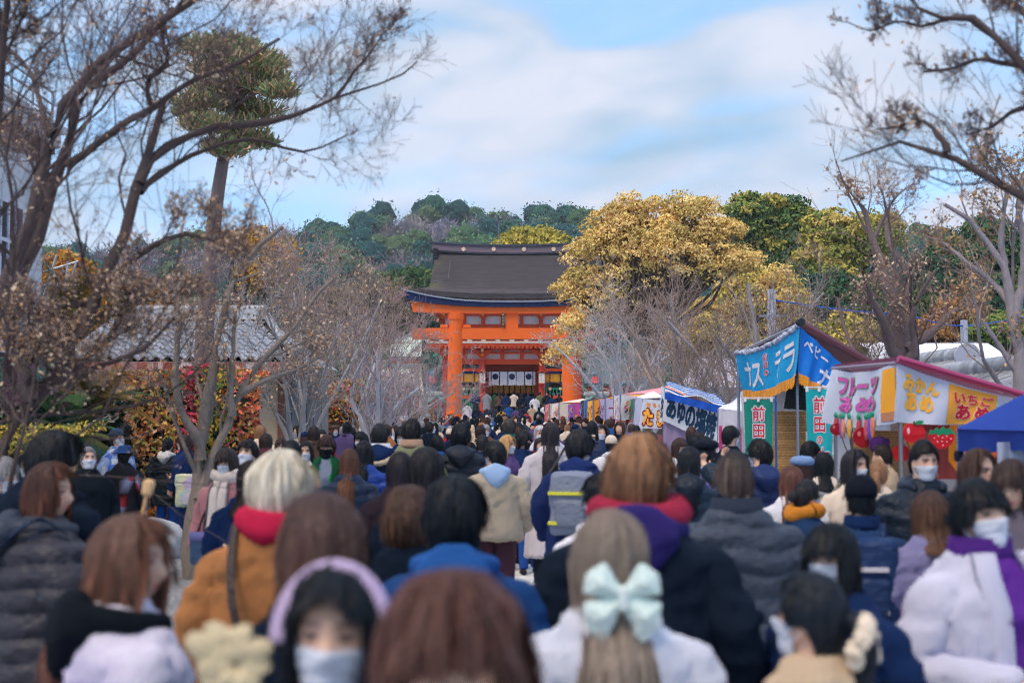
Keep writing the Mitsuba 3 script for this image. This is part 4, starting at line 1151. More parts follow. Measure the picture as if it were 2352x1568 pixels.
bare_tree('near dark tree at the left edge carrying clouds of withered brown leaves', [
    (line('-15,1110 0,1044 25,1007 46,961 71,919 125,865 200,748 233,657 267,573 288,540 317,417 346,346 367,267 378,235', 9.0, 10), .072, .024),
    (line('71,919 58,860 42,820 25,790 5,770 -20,740', 9, 9.2), .05, .025),
    (line('317,417 354,358 400,329 471,296 542,288 625,279 709,254 771,225 834,204 917,175 959,142', 9.76, 11), .036, .005),
    (line('771,225 813,167 854,117 896,54', 10.6, 10.6), .014, .005),
    (line('322,440 346,417 400,379 458,350 542,321 617,325 700,350 820,300', 9.78, 11), .027, .005),
    (line('120,865 200,820 250,780 275,720 285,690 310,660', 9.4, 9), .03, .012),
    (line('60,930 130,860 230,840 330,800 400,730', 9.4, 8.6), .03, .01),
    (line('240,650 300,600 360,560 430,540 520,560', 9.6, 9), .03, .01),
    (line('225,700 150,700 90,720 40,700', 9.6, 9), .03, .01),
    (line('200,750 270,700 340,690 420,660', 9.6, 9.4), .024, .01),
    (line('100,890 60,850 110,800 180,790', 9.3, 9.0), .03, .01)],
    BARKD * .75, TWIGD, (12, 8, 6), 12, rr=.30, rmin=.0016, ratio=(.18, .46), leaves=10500, leafcol=DEAD, leafsize=.016,
    leaf_fn=lambda Q: (Q[:, 2] < 3.4) | (np.random.RandomState(5).rand(len(Q)) < .16))
bare_tree('thin dark stem in the top left corner of the view', [(line('-15,330 -2,240 6,110 16,0 20,-60', 8.2, 8), .035, .02), (line('5,150 40,60 60,10 80,-40', 8.2, 8), .014, .007)],
          BARKD * .7, TWIGD, (14, 6, 4), 13, ratio=(.3, .6), leaves=500, leafcol=DEAD, leafsize=.02)
# the grey forked tree in the gravel
bare_tree('smooth grey tree forking low into three limbs on the gravel at left', [
    (line('436,1330 446,1240 455,1120 462,1000 478,920 500,780 522,690 545,630 600,560 650,520', 17, 17.4), .135, .026),
    (line('464,1060 456,1005 430,965 412,935 405,880 408,790 414,715 400,640', 17, 16.6), .070, .02),
    (line('460,1150 470,1100 488,1050 505,1005 532,950 560,890 600,830 650,780 700,720 745,655 765,640', 17, 17.5), .070, .02),
    (line('532,955 531,880 536,780 541,715 562,690', 17.1, 17.1), .05, .015),
    (line('552,905 610,872 650,858 705,838 760,800', 17.2, 17.8), .04, .012)],
    S(150, 138, 132) * .75, TWIGD, (5, 5, 5), 14, ratio=(.2, .42), leaves=900, leafcol=DEAD, leafsize=.03, sides=10)


def auto_tree(label, u, d, vtop, seed, spread=.35, bark=BARKG, twig=TWIGG, stems=4, counts=(7, 5, 5), r0=.16, group=None, leaves=0, leafcol=None, vbase=None, name='bare_tree', leafsize=.04, low=.22):
    R = np.random.RandomState(seed)
    x = (u - 1176) / FPX * d
    z0 = float(gz(x, d)) - .05
    ztop = W(u, vtop, d)[2]
    h = ztop - z0
    base = np.array([x, d, z0])
    limbs = []
    fork = h * low
    trunk = [base + np.array([R.normal() * .03 * q, R.normal() * .03 * q, fork * q / 3]) for q in range(4)]
    limbs.append((np.array(trunk + [trunk[-1] + [R.normal() * .1, R.normal() * .1, h * .3], trunk[-1] + [R.normal() * .3, R.normal() * .3, h * .62]]), r0, r0 * .2))
    for s in range(stems):
        a = 2 * np.pi * (s + R.rand() * .6) / stems
        sp = spread * h * R.uniform(.6, 1.2)
        o = trunk[-1] - np.array([0, 0, fork * .25 * R.rand()])
        dv = np.array([math.cos(a), math.sin(a), 0])
        hh = h * R.uniform(.5, .74) - fork * .5
        limbs.append((np.array([o, o + dv * sp * .30 + [0, 0, hh * .35], o + dv * sp * .62 + [R.normal() * .15, R.normal() * .15, hh * .72], o + dv * sp + [R.normal() * .2, R.normal() * .2, hh]]), r0 * .55, r0 * .15))
    return bare_tree(label, limbs, bark, twig, counts, seed, ratio=(.3, .6), leaves=leaves, leafcol=leafcol, leafsize=leafsize, group=group, rmin=.003 + d * .00006, name=name)


PINKT = S(190, 156, 154)
auto_tree('many-stemmed bare tree in front of the second red hedge', 690, 26, 560, 21, .34, stems=5, r0=.085, counts=(6, 5, 5), twig=S(150, 130, 112), leaves=1200, leafcol=DEAD)
auto_tree('pale ribbed bare tree with a stubby grey fork, left of the torii', 858, 33, 690, 22, .22, bark=S(176, 178, 190), r0=.15, stems=4, twig=PINKT, low=.12, counts=(6, 6, 5))
auto_tree('small bare tree with pinkish twigs just left of the torii', 925, 48, 770, 23, .36, twig=PINKT, r0=.12)
auto_tree('slender bare tree whose twigs cross the left pillar of the torii', 985, 55, 800, 24, .40, twig=PINKT, r0=.09)
for i, (u, d, vt, lab) in enumerate(((620, 40, 500, 'bare brown tree rising behind the tiled roof'), (720, 46, 540, 'bare tree with rusty twigs behind the second red hedge'), (800, 52, 560, 'tall bare tree with pink-brown twigs far left of the gate'),
                                    (560, 48, 500, 'tall bare tree behind the pine'), (870, 62, 640, 'bare reddish tree below the wooded hill left of the gate'), (760, 60, 600, 'bare tree between the tiled roof and the gate'), (905, 60, 690, 'thin bare tree behind the pale forked trunk'))):
    auto_tree(lab, u, d, vt, 30 + i, .36, twig=[PINKT, S(180, 152, 136)][i % 2], bark=S(140, 130, 130), counts=(6, 5, 5), r0=.11, leaves=400, leafcol=DEAD[:3])
# right of the gate
auto_tree('pale bare tree right of the torii in front of the yellow tree', 1430, 58, 680, 41, .42, bark=S(196, 196, 204), twig=S(190, 176, 170), r0=.2, stems=6, counts=(8, 7, 5))
auto_tree('bare tree with arching branches behind the fish stall', 1545, 46, 620, 42, .40, bark=S(160, 150, 146), twig=S(170, 140, 122), r0=.18, stems=6, counts=(8, 6, 5))
auto_tree('bare grey tree with a tall fork behind the blue stall', 1730, 36, 560, 43, .32, bark=S(150, 146, 150), twig=S(160, 134, 120), r0=.2, stems=5)
auto_tree('small bare tree behind the white striped tent', 1660, 34, 720, 44, .36, bark=S(140, 130, 128), twig=S(150, 124, 112), r0=.1)
auto_tree('thin bare tree at the right shoulder of the blue stall', 1960, 27, 640, 45, .3, bark=S(120, 112, 110), twig=S(150, 124, 112), r0=.07, counts=(6, 5, 4))
auto_tree('bare tree right of the pale one, low twigs over the far stalls', 1500, 64, 760, 46, .5, bark=S(180, 176, 180), twig=S(184, 164, 154), r0=.15)
bare_tree('large bare tree with a stout forked trunk behind the fruit stall', [
    (line('2072,905 2070,830 2062,760 2050,690 2035,640 2020,590 2000,540 1985,480', 25, 25), .26, .03),
    (line('2066,830 2040,780 2030,740 2005,690 1985,640', 25, 24), .14, .03),
    (line('2068,820 2080,760 2078,700 2090,640 2060,590 2040,550 2040,480', 25, 26), .15, .03),
    (line('2080,800 2130,770 2175,730 2220,690 2280,650', 25, 25), .10, .02),
    (line('2075,840 2100,800 2095,740 2110,680 2150,620', 25, 24), .09, .02),
    (line('1985,480 1960,450 1940,420', 25, 25), .03, .01), (line('2000,560 2030,500 2060,450 2100,420', 25, 25), .05, .01)],
    S(128, 112, 112), S(160, 132, 122), (7, 6, 6), 51, ratio=(.3, .55), leaves=2200, leafcol=DEAD[:3], leafsize=.035)
bare_tree('bare tree with grey trunk and long slanting limbs at the right edge', [
    (line('2345,900 2338,800 2325,720 2310,620 2270,560 2220,500 2170,470', 21, 21), .17, .03),
    (line('2330,740 2345,660 2352,560 2340,470 2350,400', 21, 21), .09, .03),
    (line('2325,700 2280,650 2220,600 2170,560 2120,540', 21, 22), .06, .012),
    (line('2340,860 2300,800 2260,740 2230,690', 21, 21), .06, .012), (line('2310,620 2300,540 2310,440 2290,360', 21, 21), .06, .012)],
    S(150, 144, 150), S(170, 146, 130), (8, 6, 6), 52, ratio=(.3, .55), leaves=2600, leafcol=[S(186, 150, 110), S(170, 140, 108)], leafsize=.035)
bare_tree('near tree beyond the right edge with dark limbs arching across the sky', [
    (line('2640,1100 2600,800 2520,560 2430,490 2352,455 2290,425 2220,395 2170,340 2110,325 2050,330 1990,345 1930,372', 8, 8.6), .10, .006),
    (line('2560,640 2460,330 2352,155 2320,120 2270,65 2200,35 2130,45 2100,10 2080,-30', 8, 8.4), .075, .007),
    (line('2400,220 2352,155 2310,148 2240,140 2180,160 2120,165', 8.1, 8.5), .03, .006),
    (line('2180,345 2150,300 2110,280 2060,290 2010,300', 8.3, 8.6), .022, .005),
    (line('2460,330 2400,260 2340,250 2280,290 2220,310', 8.1, 8.6), .03, .006),
    (line('2420,150 2352,30 2310,0 2260,-30', 8.1, 8.5), .025, .01),
    (line('2200,35 2120,60 2060,50 2000,70 1940,50', 8.3, 8.6), .014, .004)],
    BARKD * .7, TWIGD, (13, 8, 4), 53, rr=.3, rmin=.002, ratio=(.12, .34), leaves=700, leafcol=DEAD, leafsize=.02)


# ------------------------------------------------------------------ leafy trees: limbs, and leaf clumps spread through the crown
def clump_leaves(mb, c, r, squash, n, size, cols, R):
    u = R.normal(size=(n, 3)); u /= np.linalg.norm(u, axis=1, keepdims=True)
    u[:, 2] = np.where(u[:, 2] < -.35, -u[:, 2], u[:, 2])
    rad = r * (R.uniform(.45, 1.05, n) ** .5)[:, None]
    p = np.asarray(c) + u * rad * np.array([1, 1, squash])
    p += (meshkit.noise(p * 2.2 / r, 3)[:, None] - .5) * r * .5
    base = np.asarray(cols)[R.randint(len(cols))] * R.uniform(.84, 1.16)
    col = base[None] * R.uniform(.84, 1.18, (n, 1))
    mb.add(leaf_quads(p, u * 2.6, size, R), np.repeat(np.clip(col, 0, 1), 4, axis=0))


def leafy_tree(label, u, d, blobs, cols, nclump, leaf_n, size, cr, seed, bark=S(90, 78, 72), r0=.35, name='leafy_tree', group=None, squash=.62, depth=.8, trunk_u=None, vfork=None):
    """blobs: (u, v, ru, rv) lobes of the crown as surveyed; clumps fill them, as deep as they are wide."""
    R = np.random.RandomState(seed)
    leaf_n, size = int(leaf_n * .50), size * 1.36
    k = thing(name, label, 'tree', group)
    px = FPX / d
    w = np.array([b[2] * b[3] for b in blobs], float); w /= w.sum()
    mb, tb = MB(), MB()
    x0 = (( trunk_u or u) - 1176) / px
    z0 = float(gz(0, d)) - .1
    fork = W(trunk_u or u, vfork or (blobs[0][1] + blobs[0][3] * .9), d)
    trunk = np.array([[x0, d, z0], [x0 + .1, d, z0 + (fork[2] - z0) * .5], [fork[0], d, fork[2]]])
    tb.add(tube(spline(trunk, 8), np.linspace(r0, r0 * .7, len(spline(trunk, 8))), 9), bark)
    for q in range(nclump):
        b = blobs[R.choice(len(blobs), p=w)]
        while True:
            s = R.uniform(-1, 1, 3)
            if (s ** 2).sum() < 1:
                break
        s *= .55 + .45 * R.rand()
        c = W(b[0] + s[0] * b[2], b[1] + s[1] * b[3], d)
        c[1] += s[2] * b[2] / px * depth
        rr = cr * R.uniform(.7, 1.25)
        clump_leaves(mb, c, rr, squash, leaf_n, size, cols, R)
        if q % 3 == 0:
            mid = (fork + c) / 2 + np.array([0, 0, -.25 * abs(c[2] - fork[2]) * .4]) + R.normal(size=3) * .3
            pts = spline(np.array([fork + R.normal(size=3) * .12, mid, c]), 8)
            tb.add(tube(pts, np.linspace(r0 * .34, .03, len(pts)), 5), bark * R.uniform(.7, 1.2))
    tb.put(sub(k, 'trunk'), 'bark', True)
    mb.put(sub(k, 'crown', kind='stuff'), 'leaf', False)
    return k


GOLD = [S(238, 208, 136), S(230, 200, 126), S(218, 190, 116), S(244, 216, 150), S(206, 184, 114)]
OLIVE = [S(200, 182, 96), S(176, 166, 88), S(150, 152, 82), S(214, 188, 100)]
leafy_tree('great golden tree right of the gate with one branch before the right torii pillar', 1500, 71,
           [(1500, 570, 150, 70), (1450, 480, 60, 40), (1545, 480, 60, 38), (1610, 490, 50, 34), (1350, 575, 70, 52), (1650, 530, 70, 40), (1420, 530, 80, 50), (1570, 540, 90, 60),
            (1304, 668, 44, 32), (1385, 690, 80, 42), (1312, 745, 44, 36), (1300, 805, 32, 32), (1276, 832, 20, 18), (1690, 600, 66, 40), (1470, 640, 110, 40), (1340, 640, 50, 30), (1600, 620, 90, 40)],
           GOLD, 300, 400, .066, .74, 61, r0=.5, trunk_u=1500, vfork=760, depth=.6)
leafy_tree('second golden tree behind the bare trees, right of the great one', 1770, 84, [(1770, 690, 85, 80), (1700, 690, 70, 60), (1810, 760, 60, 70), (1600, 760, 110, 70), (1700, 800, 90, 60)], GOLD[:3] + OLIVE[:2], 210, 260, .10, .95, 62, r0=.4, vfork=880)
leafy_tree('dome of dark green and yellowish foliage on the skyline right of the golden tree', 1770, 112, [(1760, 480, 95, 34), (1830, 520, 80, 50), (1720, 530, 60, 50), (1800, 590, 100, 60)], [S(92, 122, 70), S(120, 138, 72), S(176, 166, 84), S(76, 106, 74)], 260, 240, .15, 1.2, 63, r0=.4, vfork=640)
leafy_tree('yellow-green tree on the skyline further right', 1960, 104, [(1960, 560, 110, 60), (1900, 530, 60, 40), (2010, 530, 60, 40), (1900, 620, 90, 60)], [S(180, 170, 86), S(146, 152, 78), S(108, 132, 76), S(196, 174, 96)], 240, 240, .14, 1.15, 64, r0=.4, vfork=700)
leafy_tree('dark green tree below the skyline right of the golden trees', 1930, 96, [(1920, 690, 90, 70), (1990, 740, 80, 70), (2060, 680, 80, 60), (1860, 740, 60, 70)], [S(52, 98, 80), S(66, 110, 78), S(46, 88, 80), S(84, 114, 72)], 260, 240, .13, 1.05, 65, r0=.35, vfork=820)
leafy_tree('dark green tree behind the bare trees at the right', 2180, 90, [(2180, 620, 100, 90), (2120, 720, 90, 70), (2260, 560, 70, 60), (2280, 680, 90, 90), (2350, 620, 90, 90)], [S(56, 100, 76), S(70, 112, 74), S(48, 88, 76), S(96, 120, 72)], 320, 240, .12, 1.05, 66, r0=.35, vfork=800)
leafy_tree('low olive-yellow tree behind the blue stall', 1960, 60, [(1950, 780, 70, 50), (2010, 790, 60, 40), (1890, 790, 50, 40)], OLIVE, 110, 240, .08, .62, 67, r0=.2, vfork=850)
leafy_tree('rusty orange tree behind the fruit stall', 2160, 62, [(2150, 760, 60, 40), (2190, 720, 50, 40)], [S(190, 130, 74), S(160, 120, 76), S(206, 150, 86)], 70, 200, .07, .6, 68, r0=.15, vfork=830)
leafy_tree('light green tree at the right above the white roof', 2290, 66, [(2290, 760, 80, 40), (2360, 760, 60, 50)], [S(110, 140, 70), S(90, 124, 66), S(130, 146, 76)], 90, 220, .08, .7, 69, r0=.2, vfork=840)
leafy_tree('yellow-green round tree peeping over the ridge of the gate', 1215, 128, [(1215, 560, 60, 30), (1260, 565, 40, 28), (1170, 570, 36, 22)], [S(200, 184, 84), S(184, 170, 78), S(160, 156, 74)], 90, 240, .15, 1.3, 70, r0=.35, vfork=640)
leafy_tree('round dark green tree left of the gate roof', 945, 124, [(945, 650, 50, 34), (985, 665, 36, 30), (905, 660, 34, 26)], [S(104, 124, 74), S(80, 108, 70), S(64, 94, 66)], 110, 240, .14, 1.1, 71, r0=.35, vfork=730)
leafy_tree('brownish green tree below the hill left of the gate', 860, 116, [(860, 690, 70, 50), (800, 710, 60, 50), (900, 730, 60, 60)], [S(112, 110, 74), S(96, 100, 70), S(128, 112, 82)], 130, 230, .13, 1.1, 72, r0=.35, vfork=790)
leafy_tree('dark fir-like tree behind the left eave of the gate', 955, 118, [(945, 740, 30, 60), (970, 770, 40, 50)], [S(28, 62, 56), S(36, 70, 58)], 70, 200, .13, .9, 73, r0=.3, vfork=820)
leafy_tree('orange autumn tree between the white building and the pine', 180, 40, [(160, 640, 60, 60), (200, 720, 60, 60), (330, 690, 60, 40)], [S(214, 150, 60), S(190, 140, 66), S(160, 132, 70)], 90, 200, .06, .5, 74, r0=.15, vfork=830)
leafy_tree('pale golden tree far left below the hill', 540, 70, [(560, 560, 60, 30), (640, 600, 50, 30), (600, 640, 60, 40)], [S(200, 150, 66), S(180, 140, 72)], 60, 150, .08, .8, 75, r0=.2, vfork=760)

# pine at left: pads of needles on a leaning trunk
R = np.random.RandomState(81)
k = thing('pine_tree', 'tall pine with a leaning trunk and layered needle pads at upper left', 'tree')
tr = line('466,900 470,760 480,640 490,520 510,380 535,250 548,150 540,110', 27, 27.4)
mb = MB(); mb.add(tube(spline(tr, 24), np.linspace(.20, .06, len(spline(tr, 24))), 9), S(128, 112, 112))
nd = MB()
pads = [(470, 115, 55), (530, 110, 60), (580, 140, 60), (500, 165, 60), (610, 190, 60), (560, 200, 70), (640, 215, 40), (450, 240, 50), (520, 245, 75), (590, 260, 60), (470, 290, 55), (550, 300, 70), (590, 330, 45), (520, 345, 50), (430, 265, 26), (575, 165, 50), (490, 215, 50), (620, 150, 40)]
for (u, v, r) in pads:
    c = W(u, v, 27.2 + R.normal() * .7)
    t = tr[np.argmin(np.abs(tr[:, 2] - c[2] + .3))]
    pts = spline(np.array([t, (t + c) / 2 + [0, 0, .15], c]), 6)
    mb.add(tube(pts, np.linspace(.05, .015, len(pts)), 5), S(116, 98, 94))
    m = 620
    q = R.normal(size=(m, 3)); q /= np.linalg.norm(q, axis=1, keepdims=True)
    rad = r / FPX * 27 * 1.12 * (R.rand(m) ** .5)[:, None]
    o = c + q * rad * np.array([1, 1, .34])
    dirs = R.normal(size=(m, 3)) * .7 + q * .5; dirs[:, 2] = np.abs(dirs[:, 2]) + .4
    dirs /= np.linalg.norm(dirs, axis=1, keepdims=True)
    s = np.cross(dirs, R.normal(size=(m, 3))); s /= np.linalg.norm(s, axis=1, keepdims=True)
    e = o + dirs * .17
    vv = np.stack([o - s * .012, o + s * .012, e + s * .014, e - s * .014], 1).reshape(-1, 3)
    i = np.arange(m)[:, None] * 4
    colr = np.array([S(140, 160, 108), S(160, 160, 116), S(120, 146, 106), S(200, 168, 130), S(186, 158, 132)])[R.randint(5, size=m)] * R.uniform(.7, 1.3, (m, 1))
    nd.add((vv, np.vstack([i + [0, 1, 2], i + [0, 2, 3]])), np.repeat(colr, 4, axis=0))
mb.put(sub(k, 'trunk'), 'bark', True)
nd.put(sub(k, 'needles', kind='stuff'), 'leaf', False)
# ------------------------------------------------------------------ stalls: cloth banners with lettering
def glyph(ch):
    out = []
    for p in GLYPH[ch].split('|'):
        rings = [[tuple(float(a) for a in w.split(',')) for w in r.split()] for r in p.split(';')]
        out.append(Polygon(rings[0], rings[1:]).buffer(0))
    return unary_union(out)


def cloth(tl, tr, bl, br, sag=.0, rip=.02, nfold=5, ph=0.0, bow=.0):
    """A hanging sheet through four corners: returns f(s, t, off) with s across, t down."""
    tl, tr, bl, br = (np.asarray(a, float) for a in (tl, tr, bl, br))
    nrm = -np.cross(tr - tl, bl - tl); nrm /= np.linalg.norm(nrm)

    def f(s, t, off=0.0):
        s, t = np.asarray(s, float), np.asarray(t, float)
        a = tl + (tr - tl) * s[..., None]; b = bl + (br - bl) * s[..., None]
        p = a + (b - a) * t[..., None]
        p = p - np.array([0, 0, 1.0]) * (sag * 4 * s * (1 - s))[..., None]
        w = rip * (.35 + .65 * t) * (np.sin(nfold * 2 * np.pi * s + ph + 1.3 * t) + .5 * np.sin(nfold * 3.7 * s + 2.1 * ph + 3 * t)) + bow * np.sin(np.pi * s) * t
        return p + nrm * (w + off)[..., None]
    f.n = nrm
    return f


def sheet(f, ns=40, nt=14, s0=0, s1=1, t0=0, t1=1, off=0.0):
    s, t = np.meshgrid(np.linspace(s0, s1, ns), np.linspace(t0, t1, nt))
    return grid(f(s, t, off))


def flat(poly, f, off, edge=.05):
    """A flat print (in s, t) laid on the cloth f."""
    ms = []
    for g in getattr(poly, 'geoms', [poly]):
        if g.area < 1e-7 or g.geom_type != 'Polygon':
            continue
        v, fc = trimesh.creation.triangulate_polygon(g, engine='earcut')
        v3 = np.column_stack([v, v[:, 0] * 0])
        v3, fc = trimesh.remesh.subdivide_to_size(v3, fc, edge, max_iter=8)
        ms.append((f(v3[:, 0], v3[:, 1], v3[:, 0] * 0 + off), fc))
    mb = MB()
    for m in ms:
        mb.add(m)
    v, fc, _ = mb.get()
    return v, fc


def letters(key, text, f, s0, s1, t0, t1, col, vertical=False, outline=None, ow=5, off=.006, fat=0, squeeze=.92, wild=0, edge=.13):
    """Writes text in the rectangle of the cloth, as a sub-part; an outline colour goes underneath."""
    n = len(text)
    top, under = [], []
    R = np.random.RandomState(len(text) * 7 + n)
    for i, ch in enumerate(text):
        g = glyph(ch)
        if fat:
            g = g.buffer(fat)
        if wild:
            g = shapely.affinity.rotate(shapely.affinity.scale(g, 1 + R.uniform(-.1, .15) * wild, 1 + R.uniform(-.05, .25) * wild), R.uniform(-9, 9) * wild)
        if vertical:
            a, b, c, d = s0, s1, t0 + (t1 - t0) * (i + (1 - squeeze) / 2) / n, t0 + (t1 - t0) * (i + 1 - (1 - squeeze) / 2) / n
        else:
            a, b, c, d = s0 + (s1 - s0) * (i + (1 - squeeze) / 2) / n, s0 + (s1 - s0) * (i + 1 - (1 - squeeze) / 2) / n, t0, t1
        A = [(b - a) / 100, 0, 0, -(d - c) / 100, a, d]
        top.append(shapely.affinity.affine_transform(g, A))
        if outline is not None:
            under.append(shapely.affinity.affine_transform(g.buffer(ow), A))
    mb = MB()
    if under:
        mb.add(flat(unary_union(under), f, off, edge), outline)
    mb.add(flat(unary_union(top), f, off + (.006 if under else 0), edge), col)
    mb.put(key, 'banner', False)


def prints(key, f, items, edge=.12):
    mb = MB()
    for i, (poly, col, off) in enumerate(items):
        mb.add(flat(poly, f, off, edge), col)
    mb.put(key, 'banner', False)


def disc(x, y, rx, ry=None, n=22):
    return shapely.affinity.scale(Point(x, y).buffer(1, n // 4), rx, ry or rx)


def pole(parent, a, b, r=.022, col=S(150, 160, 180), name='pole'):
    put(sub(parent, name), tube([a, b], r, 8), 'metal', col, smooth=40)


TURQ, AZURE = S(18, 160, 222), S(14, 118, 214)
# ---- the sponge cake stall: turquoise banners at a raised corner, orange fringe
st = thing('cake_stall', 'sponge cake stall with turquoise blue lettered banners rising to a peaked corner', 'stall')
c0, cl, cr = W(1838, 750, 20), W(1691, 814, 24), W(1936, 838, 20.4)
b0, bl, br = W(1832, 858, 20), W(1709, 897, 24), W(1903, 900, 20.2)
fl = cloth(cl, c0, bl, b0, sag=.11, rip=.035, nfold=4, ph=.4)
fr = cloth(c0, cr, b0, br, sag=.0, rip=.03, nfold=3, ph=1.4)
k1 = put(sub(st, 'banner', 'turquoise banner facing the approach'), sheet(fl), 'banner', TURQ, smooth=True)
k2 = put(sub(st, 'banner', 'blue banner facing the camera'), sheet(fr), 'banner', AZURE, smooth=True)
WT = S(226, 226, 236)
letters(sub(k1, 'lettering'), 'カス', fl, .08, .42, .16, .92, WT, off=.008, fat=2)
letters(sub(k1, 'lettering'), '前田の', fl, .455, .545, .10, .66, S(222, 90, 110), vertical=True, outline=WT, ow=6, off=.008)
letters(sub(k1, 'lettering'), 'テラ', fl, .60, .95, .12, .84, WT, off=.008, fat=2)
letters(sub(k2, 'lettering'), 'ベビー', fr, .12, .72, .10, .40, WT, off=.008, fat=3)
letters(sub(k2, 'lettering'), 'カ', fr, .52, 1.02, .42, 1.02, WT, off=.008, fat=3)
for f, nm in ((fl, 0), (fr, 1)):
    fk = sub(st, 'fringe', 'orange fringe')
    mb = MB()
    n = 70
    for q in range(n):
        s = (q + .5) / n
        a = f(np.array([s - .42 / n, s + .42 / n]), np.array([.965, .965]), np.array([.012, .012]))
        w = f(np.array([s - .42 / n, s + .42 / n]), np.array([1.0, 1.0]), np.array([.012, .012])) - [0, 0, .125 + .012 * math.sin(q * 1.7)]
        mb.add((np.vstack([a, w[::-1]]), np.array([[0, 1, 2, 3]])), S(246, 160, 42) * (.85 + .3 * rnd.random()))
    mb.put(fk, 'banner', False)
pole(st, c0 + [.05, .5, -.1], [c0[0] + .05, c0[1] + .5, 0], .02)
pole(st, cl + [.05, .1, .05], [cl[0] + .05, cl[1] + .1, 0], .025)
pole(st, cl + [.02, .02, .02], c0 + [.02, .02, .05], .025, S(200, 200, 210), 'rail')
pole(st, c0 + [0, .06, .06], cr + [1.6, .6, -.55], .06, S(140, 92, 100), 'rail')
put(sub(st, 'pole_knob'), tube([c0 + [0, -.1, .06], c0 + [0, .06, .06]], .055, 14), 'matte', S(40, 50, 60), smooth=40)
mb = MB()
R = np.random.RandomState(2)
for q in range(60):
    s = q / 60.0
    p = fl(np.array([s]), np.array([0.0]), np.array([.01]))[0]
    mb.add(ell(p + [0, 0, .02 + .03 * R.rand()], R.uniform(.02, .05, 3), 1), S(190, 200, 224) * R.uniform(.6, 1.1))
mb.put(sub(st, 'tied_cords', kind='stuff'), 'cloth', True)
# inside of the stall: dark hanging cloth, bamboo blind, counter
mid = W(1835, 900, 21.5)
put(sub(st, 'dark_cloth', 'black hanging cloth'), grid(np.array([[W(1812, 862, 21), W(1850, 862, 21)], [W(1800, 938, 21), W(1852, 942, 21)]])), 'banner', S(14, 26, 28), smooth=False)
put(sub(st, 'canvas', 'white inner canvas'), grid(np.array([[W(1700, 900, 24), W(1850, 862, 22.5)], [W(1710, 1000, 24), W(1850, 940, 22.5)]])), 'banner', S(206, 208, 220), smooth=False)
put(sub(st, 'roof_sheet'), grid(np.array([[cl, c0 + [0, .1, .1]], [cl + [2.4, .6, -.5], cr + [1.6, .8, -.5]]])), 'banner', S(120, 84, 92), smooth=False)
bk = sub(st, 'blind', 'bamboo blind')
put(bk, grid(np.array([[W(1775, 945, 22), W(1850, 945, 22)], [W(1775, 1100, 22), W(1850, 1100, 22)]])), 'matte', S(150, 110, 70), smooth=False)
mb = MB()
a, c = W(1775, 945, 21.96), W(1850, 945, 21.96)
for q in range(42):
    z = a[2] - q * .024
    mb.add(box(a[0], c[0], 21.93, 21.95, z - .008, z + .008), S(190, 146, 96) * (.8 + .4 * rnd.random()))
mb.put(sub(bk, 'cane', kind='stuff'), 'matte', False)
put(sub(st, 'counter'), box(mid[0] - .8, mid[0] + .5, 21.0, 21.8, 0, .95, .02), 'matte', S(150, 160, 170), smooth=False)
# upright flags either side
for nm, (u0, u1, vt, d, lab, col) in enumerate(((1708, 1775, 917, 20.6, 'green upright flag with red and white characters left of the cake stall', S(22, 132, 118)), (1850, 1912, 893, 18.2, 'tall turquoise upright flag with red and white characters right of the cake stall', S(26, 170, 178)))):
    fk = thing('upright_flag', lab, 'flag')
    a, c = W(u0, vt, d), W(u1, vt, d)
    H_ = 1.35
    f = cloth(a, c, a - [-.03, 0, H_], c - [.02, 0, H_], rip=.02, nfold=1.4, ph=nm)
    bn = put(sub(fk, 'banner'), sheet(f, 14, 24), 'banner', col, smooth=True)
    letters(sub(bn, 'lettering'), '前田', f, .26, .74, .06, .42, S(206, 30, 50), vertical=True, outline=S(226, 220, 230), ow=7, off=.008)
    letters(sub(bn, 'lettering'), 'の', f, .38, .62, .43, .53, S(206, 30, 50), vertical=True, outline=S(226, 220, 230), ow=7, off=.008)
    letters(sub(bn, 'lettering'), 'ベビー', f, .12, .92, .54, .66, S(206, 30, 50), outline=S(226, 220, 230), ow=7, off=.008)
    letters(sub(bn, 'lettering'), 'カステ', f, .26, .74, .68, 1.0, S(232, 230, 238), vertical=True, off=.008, fat=2)
    pole(fk, [c[0] + .04, d, a[2] + .06], [c[0] + .04, d, 0], .016, S(40, 110, 190))
    pole(fk, [a[0] - .02, d, a[2] + .02], [c[0] + .06, d, a[2] + .02], .01, S(220, 220, 230), 'crossbar')
    mb = MB()
    for s in (.05, .5, .95):
        mb.add(cbox(a + (c - a) * s + [0, -.01, .0], [.035, .012, .07]), S(226, 228, 236))
    mb.put(sub(fk, 'tie', kind='stuff'), 'banner', False)

# ---- the candied fruit stall
st = thing('fruit_stall', 'candied fruit stall hung with white banners of painted fruit under a pink pole', 'stall')
c0, cl, cr = W(2060, 834, 13), W(1912, 846, 16), W(2328, 913, 13.2)
b0, bl, br = W(2052, 968, 13), W(1893, 969, 16), W(2320, 968, 13.2)
fl = cloth(cl, c0, bl, b0, sag=.06, rip=.035, nfold=2.5, ph=.2, bow=-.02)
fr = cloth(c0, cr, b0, br, sag=.03, rip=.026, nfold=2.6, ph=.9)
LILAC = S(200, 206, 224)
k1 = put(sub(st, 'banner', 'white banner facing the approach'), sheet(fl), 'banner', LILAC, smooth=True)
k2 = put(sub(st, 'banner', 'white and orange banner facing the camera'), sheet(fr), 'banner', LILAC, smooth=True)
PKL, GRN = S(206, 90, 176), S(120, 190, 130)
letters(sub(k1, 'lettering'), 'フルーツ', fl, .14, .80, .08, .44, PKL, outline=GRN, ow=3, off=.008, fat=4, wild=.6)
